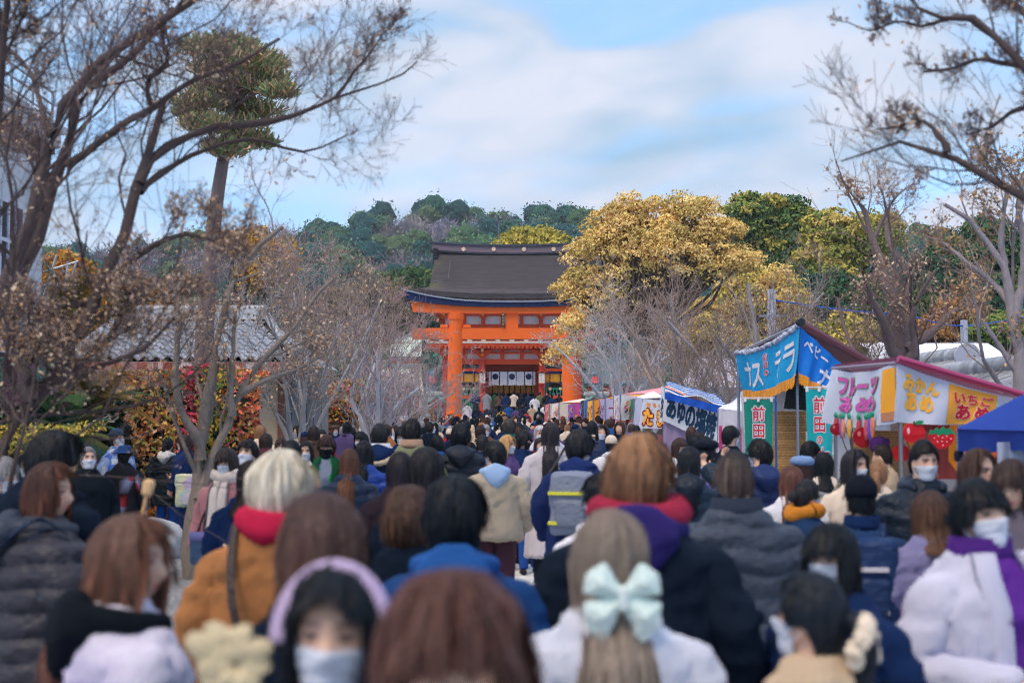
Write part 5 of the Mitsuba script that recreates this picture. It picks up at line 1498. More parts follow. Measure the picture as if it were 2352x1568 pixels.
letters(sub(k1, 'lettering'), 'あめ', fl, .14, .80, .44, .74, PKL, outline=GRN, ow=3, off=.008, fat=4, wild=.6)
letters(sub(k2, 'lettering'), 'みかん', fr, .06, .36, .10, .40, S(250, 176, 60), outline=S(214, 220, 120), ow=3, off=.007, fat=3, wild=.8)
letters(sub(k2, 'lettering'), 'あめ', fr, .08, .33, .40, .76, S(250, 176, 60), outline=S(214, 220, 120), ow=3, off=.007, fat=3, wild=.8)
op = put(sub(k2, 'orange_panel'), sheet(fr, 16, 12, .44, .86, .04, .98, .006), 'banner', S(246, 172, 66), smooth=True)
letters(sub(k2, 'lettering'), 'いちご', fr, .48, .82, .16, .46, S(206, 50, 50), outline=S(244, 216, 190), ow=4, off=.013, fat=3, wild=.7)
letters(sub(k2, 'lettering'), 'あめ', fr, .50, .82, .46, .86, S(190, 24, 54), outline=S(244, 216, 190), ow=4, off=.013, fat=3, wild=.7)
# a plain yellow striped post painted at the corner instead of the figure printed there
prints(sub(k1, 'painted_post'), fl, [(sbox(.85, .06, .985, .80), S(250, 176, 52), .009), (sbox(.855, .80, .98, .95), S(190, 130, 100), .009)])
# the fringe of candied fruits along the left banner
R = np.random.RandomState(6)
cols = [S(196, 60, 70), S(206, 100, 110), S(110, 90, 190), S(222, 140, 110), S(236, 180, 90), S(196, 70, 80), S(206, 90, 100), S(106, 84, 196), S(222, 130, 90)]
for q in range(9):
    s = .16 + q * .078
    p = fl(np.array([s]), np.array([.96]), np.array([.03]))[0]
    k = sub(st, 'painted_fruit')
    v, f = ico(2)
    put(k, (v * [.02, .055, .11] + p - [0, 0, .04], f), 'paint', cols[q], smooth=True)
    put(sub(k, 'fruit_leaf'), (v * [.018, .05, .035] + p + [0, 0, .085], f), 'paint', S(36, 150, 116), smooth=True)


def cutout(name, label, poly, col, u, v, d, w, dets, depth=.025):
    """A painted board cut to a fruit's outline; w: its width in metres; the outline in a unit square."""
    k = sub(st, name, label)
    o = W(u, v, d)
    M = np.array([[w, 0, 0, o[0] - w / 2], [0, 0, -1, d], [0, w, 0, o[2] - w / 2], [0, 0, 0, 1.0]])
    put(k, extrude(poly, depth).apply_transform(M), 'paint', col, smooth=False)
    for i, (pl, c, nm) in enumerate(dets):
        M2 = M.copy(); M2[1, 3] = d - depth + .012 - .004 * (i + 1)
        put(sub(k, nm), extrude(pl, .012).apply_transform(M2), 'paint', c, smooth=False)


apple = unary_union([disc(.36, .46, .33, .42), disc(.64, .46, .33, .42)]).buffer(.02)
cutout('apple_board', 'red painted apple board', apple, S(200, 22, 34), 2098, 992, 12.7, .20, [(disc(.24, .56, .06, .14), S(236, 190, 196), 'shine'), (sbox(.47, .82, .53, .98), S(90, 40, 40), 'stalk'), (shapely.affinity.rotate(disc(.72, .93, .2, .09), 12), S(30, 140, 90), 'painted_leaf')])
straw = Polygon([(.04, .58), (.02, .40), (.14, .2), (.34, .06), (.5, .01), (.66, .06), (.86, .2), (.98, .40), (.96, .58)]).buffer(.02)
dots = [(disc(x, y, .022), S(244, 220, 220), 'seed_dot') for x, y in ((.2, .42), (.36, .5), (.52, .44), (.68, .5), (.84, .4), (.3, .28), (.48, .3), (.66, .28), (.5, .14))]
cutout('strawberry_board', 'red painted strawberry board with a green crown', straw, S(206, 20, 36), 2161, 1001, 12.7, .225, [(Polygon([(.0, .56), (.06, .76), (.2, .70), (.3, .84), (.44, .74), (.56, .88), (.7, .76), (.86, .82), (.94, .68), (1.06, .56), (.84, .60), (.7, .52), (.56, .60), (.42, .52), (.26, .60)]), S(22, 136, 92), 'painted_crown')] + dots)
grape = unary_union([disc(x, y, r) for x, y, r in ((.2, .7, .22), (.5, .78, .24), (.8, .7, .2), (.24, .42, .24), (.55, .46, .22), (.8, .44, .2), (.42, .2, .22), (.66, .24, .2))]).buffer(.015)
gd = [(disc(x, y, r), S(150, 116, 220), 'grape') for x, y, r in ((.2, .7, .17), (.5, .78, .19), (.8, .7, .15), (.24, .42, .19), (.55, .46, .17), (.8, .44, .15), (.42, .2, .17), (.66, .24, .15))]
cutout('grape_board', 'violet painted grape board', grape, S(64, 44, 150), 2226, 1006, 12.7, .215, gd)
cutout('apple_board', 'dark red candy apple board low on the left', disc(.5, .5, .48, .46), S(160, 16, 34), 1982, 1004, 14.2, .22, [(disc(.3, .66, .08, .12), S(220, 130, 140), 'shine')])
cutout('apple_board', 'small dark red candy apple board', disc(.5, .5, .48, .46), S(150, 16, 36), 1920, 985, 15.3, .14, [(disc(.3, .66, .08, .12), S(220, 130, 140), 'shine')])
cutout('grape_board', 'dark purple grape board', grape, S(58, 24, 84), 2020, 1024, 13.6, .185, [(a, S(88, 44, 120), n) for a, c, n in gd])
cutout('cherry_board', 'bright red round fruit board', disc(.5, .5, .48, .48), S(206, 24, 34), 2068, 1040, 13.4, .17, [])
pole(st, c0 + [.0, -.04, .04], cr + [.1, -.04, .02], .034, S(206, 84, 124), 'rail')
pole(st, cl, c0, .02, S(180, 150, 170), 'rail')
for a in (c0, cl, cr):
    pole(st, a + [.04, .06, 0], [a[0] + .04, a[1] + .06, 0], .02, S(150, 150, 160))
put(sub(st, 'roof_sheet'), grid(np.array([[cl + [0, 0, .04], c0 + [0, 0, .06]], [cl + [1.2, .4, -.3], cr + [.1, .2, .0]]])), 'banner', S(190, 120, 150), smooth=False)
# clear red and orange side sheets and a cane blind
pa, pb, pc = W(2030, 965, 13.4), W(2195, 965, 13.4), W(2110, 1090, 13.4)
f = cloth(W(2065, 962, 13.35), W(2200, 962, 13.35), W(2110, 1100, 13.35), W(2200, 1100, 13.35), rip=.012)
sk = put(sub(st, 'side_sheet', 'glossy red sheet with orange patches'), sheet(f, 20, 20), 'puffer', S(150, 62, 58), smooth=True)
prints(sub(sk, 'orange_patch'), f, [(Polygon([(0, 0), (.25, .05), (.12, .6), (.02, .5)]), S(240, 150, 30), .006), (disc(.16, .82, .12, .1), S(226, 130, 40), .006), (Polygon([(.85, .1), (1, .0), (1, .9), (.78, .7)]), S(236, 140, 30), .006), (sbox(.3, .2, .5, .5), S(170, 90, 86), .006), (sbox(.58, .15, .76, .45), S(160, 76, 76), .006)])
bk = sub(st, 'blind', 'cane blind')
a, c = W(1960, 990, 14.6), W(2075, 990, 14.6)
put(bk, box(a[0], c[0], 14.6, 14.62, .8, a[2]), 'matte', S(150, 110, 70), smooth=False)
mb = MB()
for q in range(50):
    z = a[2] - q * .022
    mb.add(box(a[0], c[0], 14.57, 14.595, z - .007, z + .007), S(196, 152, 100) * (.8 + .4 * rnd.random()))
mb.put(sub(bk, 'cane', kind='stuff'), 'matte', False)
put(sub(st, 'counter'), box(3.75, 5.0, 13.5, 15.8, 0, .9, .02), 'matte', S(130, 140, 150), smooth=False)

# ---- the blue canopy at the right edge
st = thing('blue_canopy', 'blue pop-up canopy at the right edge', 'tent')
BLUE = S(20, 56, 150)
cb = W(2195, 985, 10.6)
c0 = cb - [0, 2.8, 0]
pk = np.array([c0[0] + 1.35, 9.2, c0[2] + .92])
cr_ = c0 + [2.7, .0, .0]
for nm, (a, c) in enumerate(((c0, cr_), (c0, cb), (cb, cb + [2.7, 0, 0]), (cr_, cr_ + [0, 2.8, 0]))):
    rows = np.array([[(a + (c - a) * s) * (1 - t) + pk * t - np.array([0, 0, .10]) * math.sin(math.pi * t) * (1 - abs(2 * s - 1)) for s in np.linspace(0, 1, 14)] for t in np.linspace(0, .999, 10)])
    put(sub(st, 'roof_panel'), grid(rows), 'banner', BLUE, smooth=True)
for a, c in ((c0, cr_), (c0, cb), (cr_, cr_ + [0, 2.8, 0])):
    s, t = np.meshgrid(np.linspace(0, 1, 40), np.linspace(0, 1, 6))
    nr = np.cross(c - a, [0, 0, 1]); nr /= np.linalg.norm(nr)
    p = a + (c - a) * s[..., None] + nr * (.015 + .014 * np.sin(s * 22) * t)[..., None] - np.array([0, 0, 1.0]) * (t * (.15 + .02 * np.sin(s * 9)))[..., None]
    put(sub(st, 'valance'), grid(p), 'banner', BLUE * .9, smooth=True)
for a in (c0, cr_, cb):
    pole(st, a + [.03, .03, -.02], [a[0] + .03, a[1] + .03, 0], .018, S(170, 184, 206), 'leg')
    put(sub(st, 'leg_bracket'), cbox(a + [.03, .03, -.2], [.06, .06, .08], .01), 'matte', S(20, 30, 50), smooth=False)
put(sub(st, 'side_sheet', 'white side sheet'), sheet(cloth(W(2290, 1015, 9.5), W(2420, 1015, 9.5), W(2290, 1200, 9.5), W(2420, 1200, 9.5), rip=.03, nfold=3), 24, 10), 'banner', S(176, 188, 212), smooth=True)
put(sub(st, 'back_board', 'dull red board with an orange emblem'), box(W(2206, 0, 11)[0], W(2285, 0, 11)[0], 11, 11.03, .4, 1.75), 'paint', S(150, 60, 56), smooth=False)
put(sub(st, 'emblem'), tube([[W(2232, 0, 11)[0], 10.97, 1.66], [W(2232, 0, 11)[0], 10.995, 1.66]], .12, 20), 'paint', S(230, 110, 50), smooth=40)

# ---- the grilled fish stall under a striped sheet
st = thing('fish_stall', 'grilled fish stall with a dark blue lettered white banner and a striped sheet roof', 'stall')
f = cloth(W(1529, 890, 29), W(1657, 944, 28.4), W(1522, 965, 29), W(1645, 1016, 28.4), sag=.02, rip=.03, nfold=2.2, ph=.7)
k1 = put(sub(st, 'banner', 'white banner with dark blue brush characters'), sheet(f), 'banner', S(206, 212, 226), smooth=True)
letters(sub(k1, 'lettering'), 'あゆの塩焼', f, .04, .95, .14, .86, S(16, 56, 88), off=.01, fat=4, wild=.8, squeeze=1.0)
f2 = cloth(W(1519, 886, 31), W(1530, 890, 29), W(1517, 970, 31), W(1523, 966, 29), rip=.02)
k2 = put(sub(st, 'banner', 'white side banner'), sheet(f2), 'banner', S(206, 212, 226), smooth=True)
letters(sub(k2, 'lettering'), 'あ', f2, .1, .9, .3, .9, S(16, 56, 88), off=.01, fat=4)
fs = cloth(W(1532, 876, 31.5), W(1640, 905, 31.5), W(1527, 900, 28.6), W(1672, 936, 28.2), rip=.03, nfold=2, bow=.05)
rk = put(sub(st, 'roof_sheet', 'white sheet roof with blue stripes'), sheet(fs, 30, 20), 'banner', S(222, 226, 238), smooth=True)
for q in range(5):
    put(sub(rk, 'stripe'), sheet(fs, 30, 4, 0, 1, .08 + q * .19, .15 + q * .19, -.012 if fs.n[2] < 0 else .012), 'banner', S(40, 110, 190), smooth=True)
a, c = W(1527, 900, 28.55), W(1672, 936, 28.15)
put(sub(st, 'roof_edge', 'blue edge of the sheet'), sheet(cloth(a, c, a - [0, 0, .14], c - [0, 0, .16], rip=.02), 24, 5), 'banner', S(20, 84, 190), smooth=True)
pole(st, W(1529, 888, 29.05), W(1657, 942, 28.45), .028, S(206, 140, 130), 'rail')
for (u, v, d) in ((1529, 880, 29.1), (1657, 930, 28.5), (1640, 905, 31.4), (1532, 876, 31.4)):
    p = W(u, v, d); pole(st, p, [p[0], p[1], 0], .025)
put(sub(st, 'under_cloth', 'mauve under cloth'), sheet(cloth(W(1524, 966, 29.1), W(1645, 1012, 28.6), W(1526, 1040, 29.1), W(1645, 1060, 28.6), rip=.04), 20, 6), 'banner', S(150, 136, 170), smooth=True)
put(sub(st, 'counter'), box(3.2, 4.6, 29.3, 30.6, 0, .95, .02), 'matte', S(150, 140, 140), smooth=False)

# ---- white tent with pink stripes
st = thing('striped_tent', 'white tent with pink striped walls between the fish stall and the green flag', 'tent')
pk = W(1708, 893, 25.5)
a, c, e, g_ = W(1650, 938, 24.6), W(1716, 945, 24.2), W(1728, 935, 26.5), W(1662, 930, 27)
for p, q in ((a, c), (g_, a), (c, e)):
    rows = np.array([[(p + (q - p) * s) * (1 - t) + pk * t - np.array([0, 0, .07]) * math.sin(math.pi * t) + np.array([0, .02 * math.sin(s * 30), 0]) for s in np.linspace(0, 1, 16)] for t in np.linspace(0, .999, 8)])
    put(sub(st, 'roof_panel'), grid(rows), 'banner', S(214, 220, 234), smooth=True)
for p, q in ((a, c), (g_, a)):
    f = cloth(p, q, p - [0, 0, 1.6], q - [0, 0, 1.6], rip=.04, nfold=4)
    w = put(sub(st, 'wall_cloth'), sheet(f, 40, 10), 'banner', S(206, 208, 226), smooth=True)
    for s in (.06, .22, .52, .76):
        put(sub(w, 'stripe'), sheet(f, 6, 10, s, s + .07, .18, 1, .008), 'banner', S(196, 70, 130), smooth=True)
for p in (a, c, e, g_):
    pole(st, p, [p[0], p[1], 0], .022)

# ---- たま stall
st = thing('egg_stall', 'white stall with big orange outlined characters left of the fish stall', 'stall')
f = cloth(W(1478, 915, 35), W(1524, 920, 34), W(1468, 983, 35), W(1522, 984, 34), rip=.02)
k1 = put(sub(st, 'banner', 'white banner with orange characters'), sheet(f), 'banner', S(200, 204, 220), smooth=True)
letters(sub(k1, 'lettering'), 'たま', f, .06, 1.25, .30, .92, S(250, 176, 60), outline=S(120, 30, 30), ow=7, off=.01, fat=5)
letters(sub(k1, 'lettering'), 'めちゃ', f, .18, 1.0, .10, .28, S(240, 150, 50), off=.01, fat=2)
fb = cloth(W(1462, 912, 38), W(1478, 915, 35), W(1455, 984, 38), W(1468, 983, 35), rip=.02)
put(sub(st, 'banner', 'plain lilac side banner'), sheet(fb), 'banner', S(176, 178, 206), smooth=True)
put(sub(st, 'roof_sheet'), grid(np.array([[W(1462, 912, 38), W(1478, 914, 35)], [W(1500, 898, 38.2), W(1530, 912, 35)]])), 'banner', S(216, 224, 236), smooth=False)
put(sub(st, 'awning', 'brown scalloped awning'), sheet(cloth(W(1455, 990, 34.8), W(1530, 1000, 34), W(1455, 1012, 34.8), W(1530, 1020, 34), rip=.05), 30, 5), 'banner', S(140, 92, 96), smooth=True)
for (u, v, d) in ((1478, 915, 35.1), (1524, 920, 34.1), (1462, 912, 38), (1524, 915, 38)):
    p = W(u, v, d); pole(st, p, [p[0], p[1], 0], .025)
put(sub(st, 'counter'), box(3.1, 4.2, 35.3, 37, .0, .95, .02), 'matte', S(150, 140, 140), smooth=False)


# ---- the row of further stalls to the foot of the gate
def far_stall(label, uf, uc, d, depth, vt, vb, front, side, roofc, marks, seed, text=None, tcol=None):
    """uc: the near corner beside the approach; the front banner runs back from it along the approach to uf, the side banner faces the camera."""
    R = np.random.RandomState(seed)
    st = thing('stall', label, 'stall', None)
    c0 = W(uc, vt, d); b0 = W(uc, vb, d)
    cl = W(uf, vt + 3, d + depth); bl = W(uf, vb - 2, d + depth)
    wd = 1.5
    cr = c0 + [wd, .1, -.12]; br = b0 + [wd, .1, 0]
    for nm, (a, c, e, g2, col) in enumerate(((cl, c0, bl, b0, front), (c0, cr, b0, br, side))):
        f = cloth(a, c, e, g2, sag=.02, rip=.03, nfold=3, ph=R.rand() * 6)
        k = put(sub(st, 'banner'), sheet(f, 24, 10), 'banner', col, smooth=True)
        items = []
        for q in range(14):
            s, t = R.uniform(.08, .9), R.uniform(.12, .85)
            g = LineString([(s, t), (s + R.normal() * .06, t + R.uniform(.04, .14)), (s + R.normal() * .1, t + R.uniform(.1, .26))]).buffer(R.uniform(.012, .03)).intersection(sbox(.02, .04, .98, .97))
            if g.area > 1e-4:
                items.append((g, marks[R.randint(len(marks))], .012 + .003 * q))
        if items:
            prints(sub(k, 'brush_marks'), f, items, .2)
        if text and nm == 0:
            letters(sub(k, 'lettering'), text, f, .15, .85, .2, .85, tcol, vertical=True, off=.06, fat=3)
    put(sub(st, 'roof_sheet'), grid(np.array([[cl, c0], [cl + [wd, 0, .25], cr + [0, .2, .15]]])), 'banner', roofc, smooth=False)
    f = cloth(bl, b0, bl - [0, 0, .22], b0 - [0, 0, .22], rip=.05, nfold=6)
    put(sub(st, 'valance'), sheet(f, 30, 4), 'banner', roofc, smooth=True)
    for p in (c0, cl, cr):
        pole(st, p, [p[0], p[1], float(gz(0, p[1]))], .025)
    put(sub(st, 'counter'), box(c0[0] + .1, c0[0] + wd, d + .3, d + depth - .2, float(gz(0, d)), float(gz(0, d)) + .95), 'matte', S(140, 130, 130), smooth=False)
    return st


RED, BLK = S(190, 50, 60), S(30, 34, 48)
far_stall('white stall with small orange and red scribbled banners behind the egg stall', 1410, 1425, 40, 3, 905, 962, S(206, 206, 220), S(214, 218, 228), S(206, 140, 150), [S(236, 150, 60), S(206, 90, 120), S(60, 70, 130)], 1)
far_stall('white stall with a dark animal-shaped board beside the scribbled banners', 1440, 1456, 39, 2, 915, 960, S(60, 120, 90), S(220, 224, 232), S(160, 100, 106), [S(24, 60, 80), S(206, 80, 120), S(236, 160, 60)], 2)
far_stall('lilac stall with dark red brush characters', 1378, 1390, 45, 3.4, 914, 964, S(178, 166, 206), S(192, 184, 216), S(240, 160, 60), [S(150, 30, 60), S(110, 40, 80)], 3)
far_stall('bright orange stall with brown vertical brush strokes', 1350, 1362, 50, 3.6, 918, 968, S(250, 178, 76), S(244, 160, 60), S(250, 160, 50), [S(150, 90, 40), S(120, 70, 40)], 4)
far_stall('stall with a black and sky blue banner', 1334, 1342, 55, 3, 918, 972, S(24, 40, 66), S(40, 120, 200), S(60, 70, 90), [S(40, 150, 226), S(206, 70, 90)], 5)
far_stall('small violet stall with blue lettering at the right pillar of the torii', 1306, 1318, 60, 3, 926, 976, S(160, 70, 170), S(206, 80, 170), S(120, 60, 140), [S(236, 170, 60)], 6, 'コ', S(60, 130, 214))
far_stall('white stall with many-coloured splashes before the right pillar of the torii', 1268, 1284, 64, 4, 924, 974, S(226, 214, 210), S(220, 206, 196), S(226, 200, 190), [S(60, 150, 206), S(236, 130, 80), S(240, 180, 80), S(206, 60, 60)], 7)
far_stall('far small pink and white stall at the foot of the steps', 1252, 1262, 70, 4, 926, 966, S(206, 110, 110), S(206, 190, 170), S(190, 90, 90), [S(226, 210, 200), S(190, 60, 60)], 8)
# ------------------------------------------------------------------ people
def manif(v, f):
    return m3.Manifold(m3.Mesh(vert_properties=np.asarray(v, np.float32), tri_verts=np.asarray(f, np.uint32)))


def sup(hw, hd, n, p=2.4):
    g = np.arange(n) * 2 * np.pi / n
    c, s = np.cos(g), np.sin(g)
    return np.stack([hw * np.sign(c) * np.abs(c) ** (2 / p), hd * np.sign(s) * np.abs(s) ** (2 / p)], 1)


def loft(prof, n, p=2.4):
    """prof: (z, half width, half depth, y offset) from bottom to top."""
    return rings_mesh(np.array([np.column_stack([sup(w, d, n, p) + [0, y], np.full(n, z)]) for z, w, d, y in prof]))


def sm(a, b, x):
    t = np.clip((x - a) / (b - a), 0, 1)
    return t * t * (3 - 2 * t)


def head_pts(phi, th):
    """The head's surface, eyes level at z = 0, face towards +y."""
    x, y, z = np.sin(th) * np.sin(phi) * .074, np.sin(th) * np.cos(phi) * .096, np.cos(th) * .118
    s = np.clip((-z - .015) / .10, 0, 1)
    x = x * (1 - .36 * s ** 1.4)
    y = np.where(y < 0, y * (1 - .45 * s), y * (1 - .05 * s))
    y = y + np.where(y > 0, -.010 * sm(.02, .09, y) * sm(-.09, .0, z), 0)
    front = sm(.02, .06, y)
    y = y + front * (.024 * np.exp(-(x / (.010 + .10 * np.clip(.02 - z, 0, .06) * 1.0)) ** 2) * np.exp(-((z + .034) / (.028 - .010 * (z < -.034))) ** 2)
                     + .005 * np.exp(-((z - .024) / .010) ** 2) * np.exp(-(x / .05) ** 2)
                     - .009 * np.exp(-((np.abs(x) - .031) / .015) ** 2 - ((z - .002) / .012) ** 2)
                     + .006 * np.exp(-((z + .068) / .010) ** 2 - (x / .02) ** 2) + .007 * np.exp(-((z + .104) / .014) ** 2 - (x / .022) ** 2))
    return np.stack([x, y, z], -1)


def head_mesh(n, m):
    ph = np.linspace(0, 2 * np.pi, n, endpoint=False)
    # more rows through the face
    th = np.linspace(.04, np.pi - .04, m)
    P, Tt = np.meshgrid(-ph, th[::-1])
    return rings_mesh(head_pts(P, Tt))


HANDS = {}


def hand(curl=.5, lod=0):
    """A right hand hanging from the wrist at the origin: palm to -x, thumb to +y, four fingers and a thumb."""
    if (curl, lod) in HANDS:
        return HANDS[curl, lod]
    bl = 1 if lod == 0 else 0

    def chain(pts, rs):
        out = None
        for i in range(len(pts) - 1):
            q = np.vstack([ell(p, [r, r, r], bl)[0] for p, r in ((pts[i], rs[i]), (pts[i + 1], rs[i + 1]))])
            h = m3.Manifold.hull_points(q.astype(np.float32))
            out = h if out is None else out + h
        return out
    pal = np.vstack([ell(c, [.013, .013, .013], 1)[0] for c in ([0, -.018, -.005], [0, .018, -.005], [0, -.034, -.085], [0, .032, -.09])])
    m = m3.Manifold.hull_points(pal.astype(np.float32))
    for y, L in ((.030, .072), (.010, .080), (-.011, .074), (-.031, .058)):
        a = np.array([0, y, -.086]); t = curl
        p1 = a + L * .42 * np.array([-math.sin(t), 0, -math.cos(t)])
        p2 = p1 + L * .33 * np.array([-math.sin(t * 2.1), 0, -math.cos(t * 2.1)])
        p3 = p2 + L * .25 * np.array([-math.sin(t * 3), 0, -math.cos(t * 3)])
        m = m + chain([a, p1, p2, p3], [.0098, .0092, .0085, .0072])
    m = m + chain([np.array([0, .022, -.02]), np.array([-.012, .048, -.05]), np.array([-.022 - .02 * curl, .054, -.082])], [.013, .011, .0085])
    HANDS[curl, lod] = m
    return m


ARMS = {'down': ([.265, -.03, 1.12], [.25, .07, .885]), 'front': ([.275, -.02, 1.10], [.10, .23, 1.06]), 'raise': ([.29, .17, 1.34], [.13, .36, 1.53]),
        'pocket': ([.30, -.05, 1.12], [.24, .08, .93]), 'eat': ([.26, .07, 1.10], [.12, .21, 1.37]), 'back': ([.27, -.08, 1.13], [.03, -.20, .98])}
SHO = [.180, -.006, 1.312]
COATS, BODIES = {}, {}


def arm_pts(pose, s):
    e, w = ARMS[pose]
    return np.array([[SHO[0] * s, SHO[1], SHO[2]], [e[0] * s, e[1], e[2]], [w[0] * s, w[1], w[2]]])


def coat_mesh(style, length, th, pr, pl, lod):
    key = (style, length, th, pr, pl, lod)
    if key in COATS:
        return COATS[key]
    n = (28, 20, 12, 8)[lod]
    hem = {'short': .80, 'mid': .62, 'long': .36}[length]
    fl = {'short': .0, 'mid': .02, 'long': .05}[length]
    prof = [(hem, .205 + fl + th * .8, .150 + fl + th * .8, -.005), (hem + .04, .208 + fl + th, .152 + fl + th, -.005)]
    if hem < .85:
        prof.append((.92, .205 + th, .150 + th, -.005))
    prof += [(1.08, .198 + th, .140 + th, 0), (1.26, .212 + th * .9, .146 + th * .9, .002), (1.33, .200 + th * .5, .132 + th * .6, -.006), (1.378, .176 + th * .4, .118 + th * .5, -.012), (1.420, .132 + th * .25, .100 + th * .4, -.016), (1.462, .098, .084 + th * .2, -.018), (1.49, .074, .072, -.014)]
    if lod >= 2:
        mb = MB(); mb.add(loft(prof, n))
        for s, ps in ((1, pr), (-1, pl)):
            p = arm_pts(ps, s)
            q = np.vstack([[SHO[0] * .6 * s, -.006, 1.325], p])
            mb.add(tube(spline(q, 6 if lod == 2 else 4), np.interp(np.linspace(0, 1, len(spline(q, 6 if lod == 2 else 4))), [0, .33, .66, 1], [.07, .078, .066, .056]) + th * .6, 8 if lod == 2 else 5))
        v, f, _ = mb.get()
        COATS[key] = (v, f)
        return COATS[key]
    m = manif(*loft(prof, n))
    for s, ps in ((1, pr), (-1, pl)):
        p = arm_pts(ps, s)
        q = spline(np.vstack([[SHO[0] * .55 * s, -.008, 1.325], p]), 14)
        r = np.interp(np.linspace(0, 1, len(q)), [0, .3, .66, 1], [.054, .070, .064, .054]) + th * .7
        m = m + manif(*tube(q, r, 16 if lod == 0 else 12))
    m = m.refine_to_length((.020 if lod == 0 else .036) if style == 'puffer' else (.034 if lod == 0 else .060))
    v, f = vf(m)
    t = trimesh.Trimesh(v, f, process=False)
    trimesh.smoothing.filter_taubin(t, iterations=(10 if lod == 0 else 6) * (2 if style == 'puffer' else 1))
    v = np.array(t.vertices)
    nrm = np.array(t.vertex_normals)
    # folds: gathered at elbows and waist; quilting on padded coats
    q = v * [6, 6, 11]
    d = (meshkit.fbm(q, 3, 4) - .5) * .022 + (meshkit.noise(v * [16, 16, 34], 8) - .5) * .010
    rd = 1 - np.abs(2 * meshkit.fbm(v * [7, 7, 15] + 3, 3, 9) - 1)
    d = d + .022 * (rd ** 4 - .3) * (1 if lod == 0 else .7)
    if style in ('puffer', 'vest'):
        pitch = .10
        ph = np.abs(np.sin(np.pi * (v[:, 2] + .012 * np.sin(v[:, 0] * 17)) / pitch))
        d = d * .35 + .030 * (ph ** .45 - .8) + .010 * (meshkit.noise(v * [34, 34, 14], 3) - .5) * ph
    elif style == 'knit':
        d = d * .8 + .006 * (meshkit.noise(v * 70, 2) - .5)
    elif style == 'fleece':
        d = d + .016 * (meshkit.noise(v * 55, 2) - .5)
    keep = sm(1.50, 1.44, v[:, 2])
    v = v + nrm * (d * keep)[:, None]
    COATS[key] = (v, f)
    return COATS[key]


def body_parts(pr, pl, lod, curl):
    key = (pr, pl, lod, curl)
    if key in BODIES:
        return BODIES[key]
    n = 12 if lod < 2 else 6
    m = manif(*loft([(.80, .14, .10, 0), (.95, .155, .105, 0), (1.1, .14, .10, 0), (1.28, .17, .11, 0), (1.39, .15, .09, -.01), (1.44, .08, .06, -.015), (1.46, .055, .055, -.015), (1.62, .052, .058, -.008)], n + 4))
    for s, ps in ((1, pr), (-1, pl)):
        p = arm_pts(ps, s)
        m = m + manif(*tube(np.vstack([[SHO[0] * .6 * s, -.005, 1.34], p]), [.05, .052, .042, .028], n))
        m = m + manif(*tube([[s * .085, 0, .86], [s * .095, .02, .48], [s * .10, -.01, .08]], [.085, .06, .042], n)) + manif(*tube([[s * .10, -.05, .045], [s * .11, .13, .03]], [.04, .035], n))
        d = p[2] - p[1]; d = d / np.linalg.norm(d)
        z = -d
        y = np.array([0, 1.0, .35]) - z * (np.array([0, 1.0, .35]) @ z); y /= np.linalg.norm(y)
        x = np.cross(y, z)
        M = np.column_stack([x, y, z])
        hv, hf = vf(hand(curl, lod))
        if s < 0:
            hv = hv * [-1, 1, 1]; hf = hf[:, ::-1]
        m = m + manif(hv @ M.T + p[2] - d * .012, hf)
    BODIES[key] = m
    return m


SKIN = np.array(S(224, 182, 158))


def face_colour(v, skin, lod, mask):
    """Skin, with brows, eyes and lips where a head has them (head coordinates)."""
    col = np.tile(skin, (len(v), 1))
    x, y, z = np.abs(v[:, 0]), v[:, 1], v[:, 2]
    fr = y > .045
    eye = fr & (((x - .031) / .0150) ** 2 + ((z - .0015) / .0062) ** 2 < 1)
    brow = fr & (np.abs(z - .026 + .22 * np.abs(x - .028)) < .0042) & (x > .013) & (x < .05)
    lip = fr & ((x / .024) ** 2 + ((z + .066) / .0085) ** 2 < 1)
    cheek = np.exp(-((x - .045) / .02) ** 2 - ((z + .03) / .02) ** 2) * (y > .02)
    col = col * (1 - cheek[:, None] * np.array([0, .14, .12]))
    col[lip] = np.array(S(190, 112, 104))
    col[brow] = np.array(S(66, 50, 46))
    col[eye] = np.array(S(40, 30, 30))
    return col


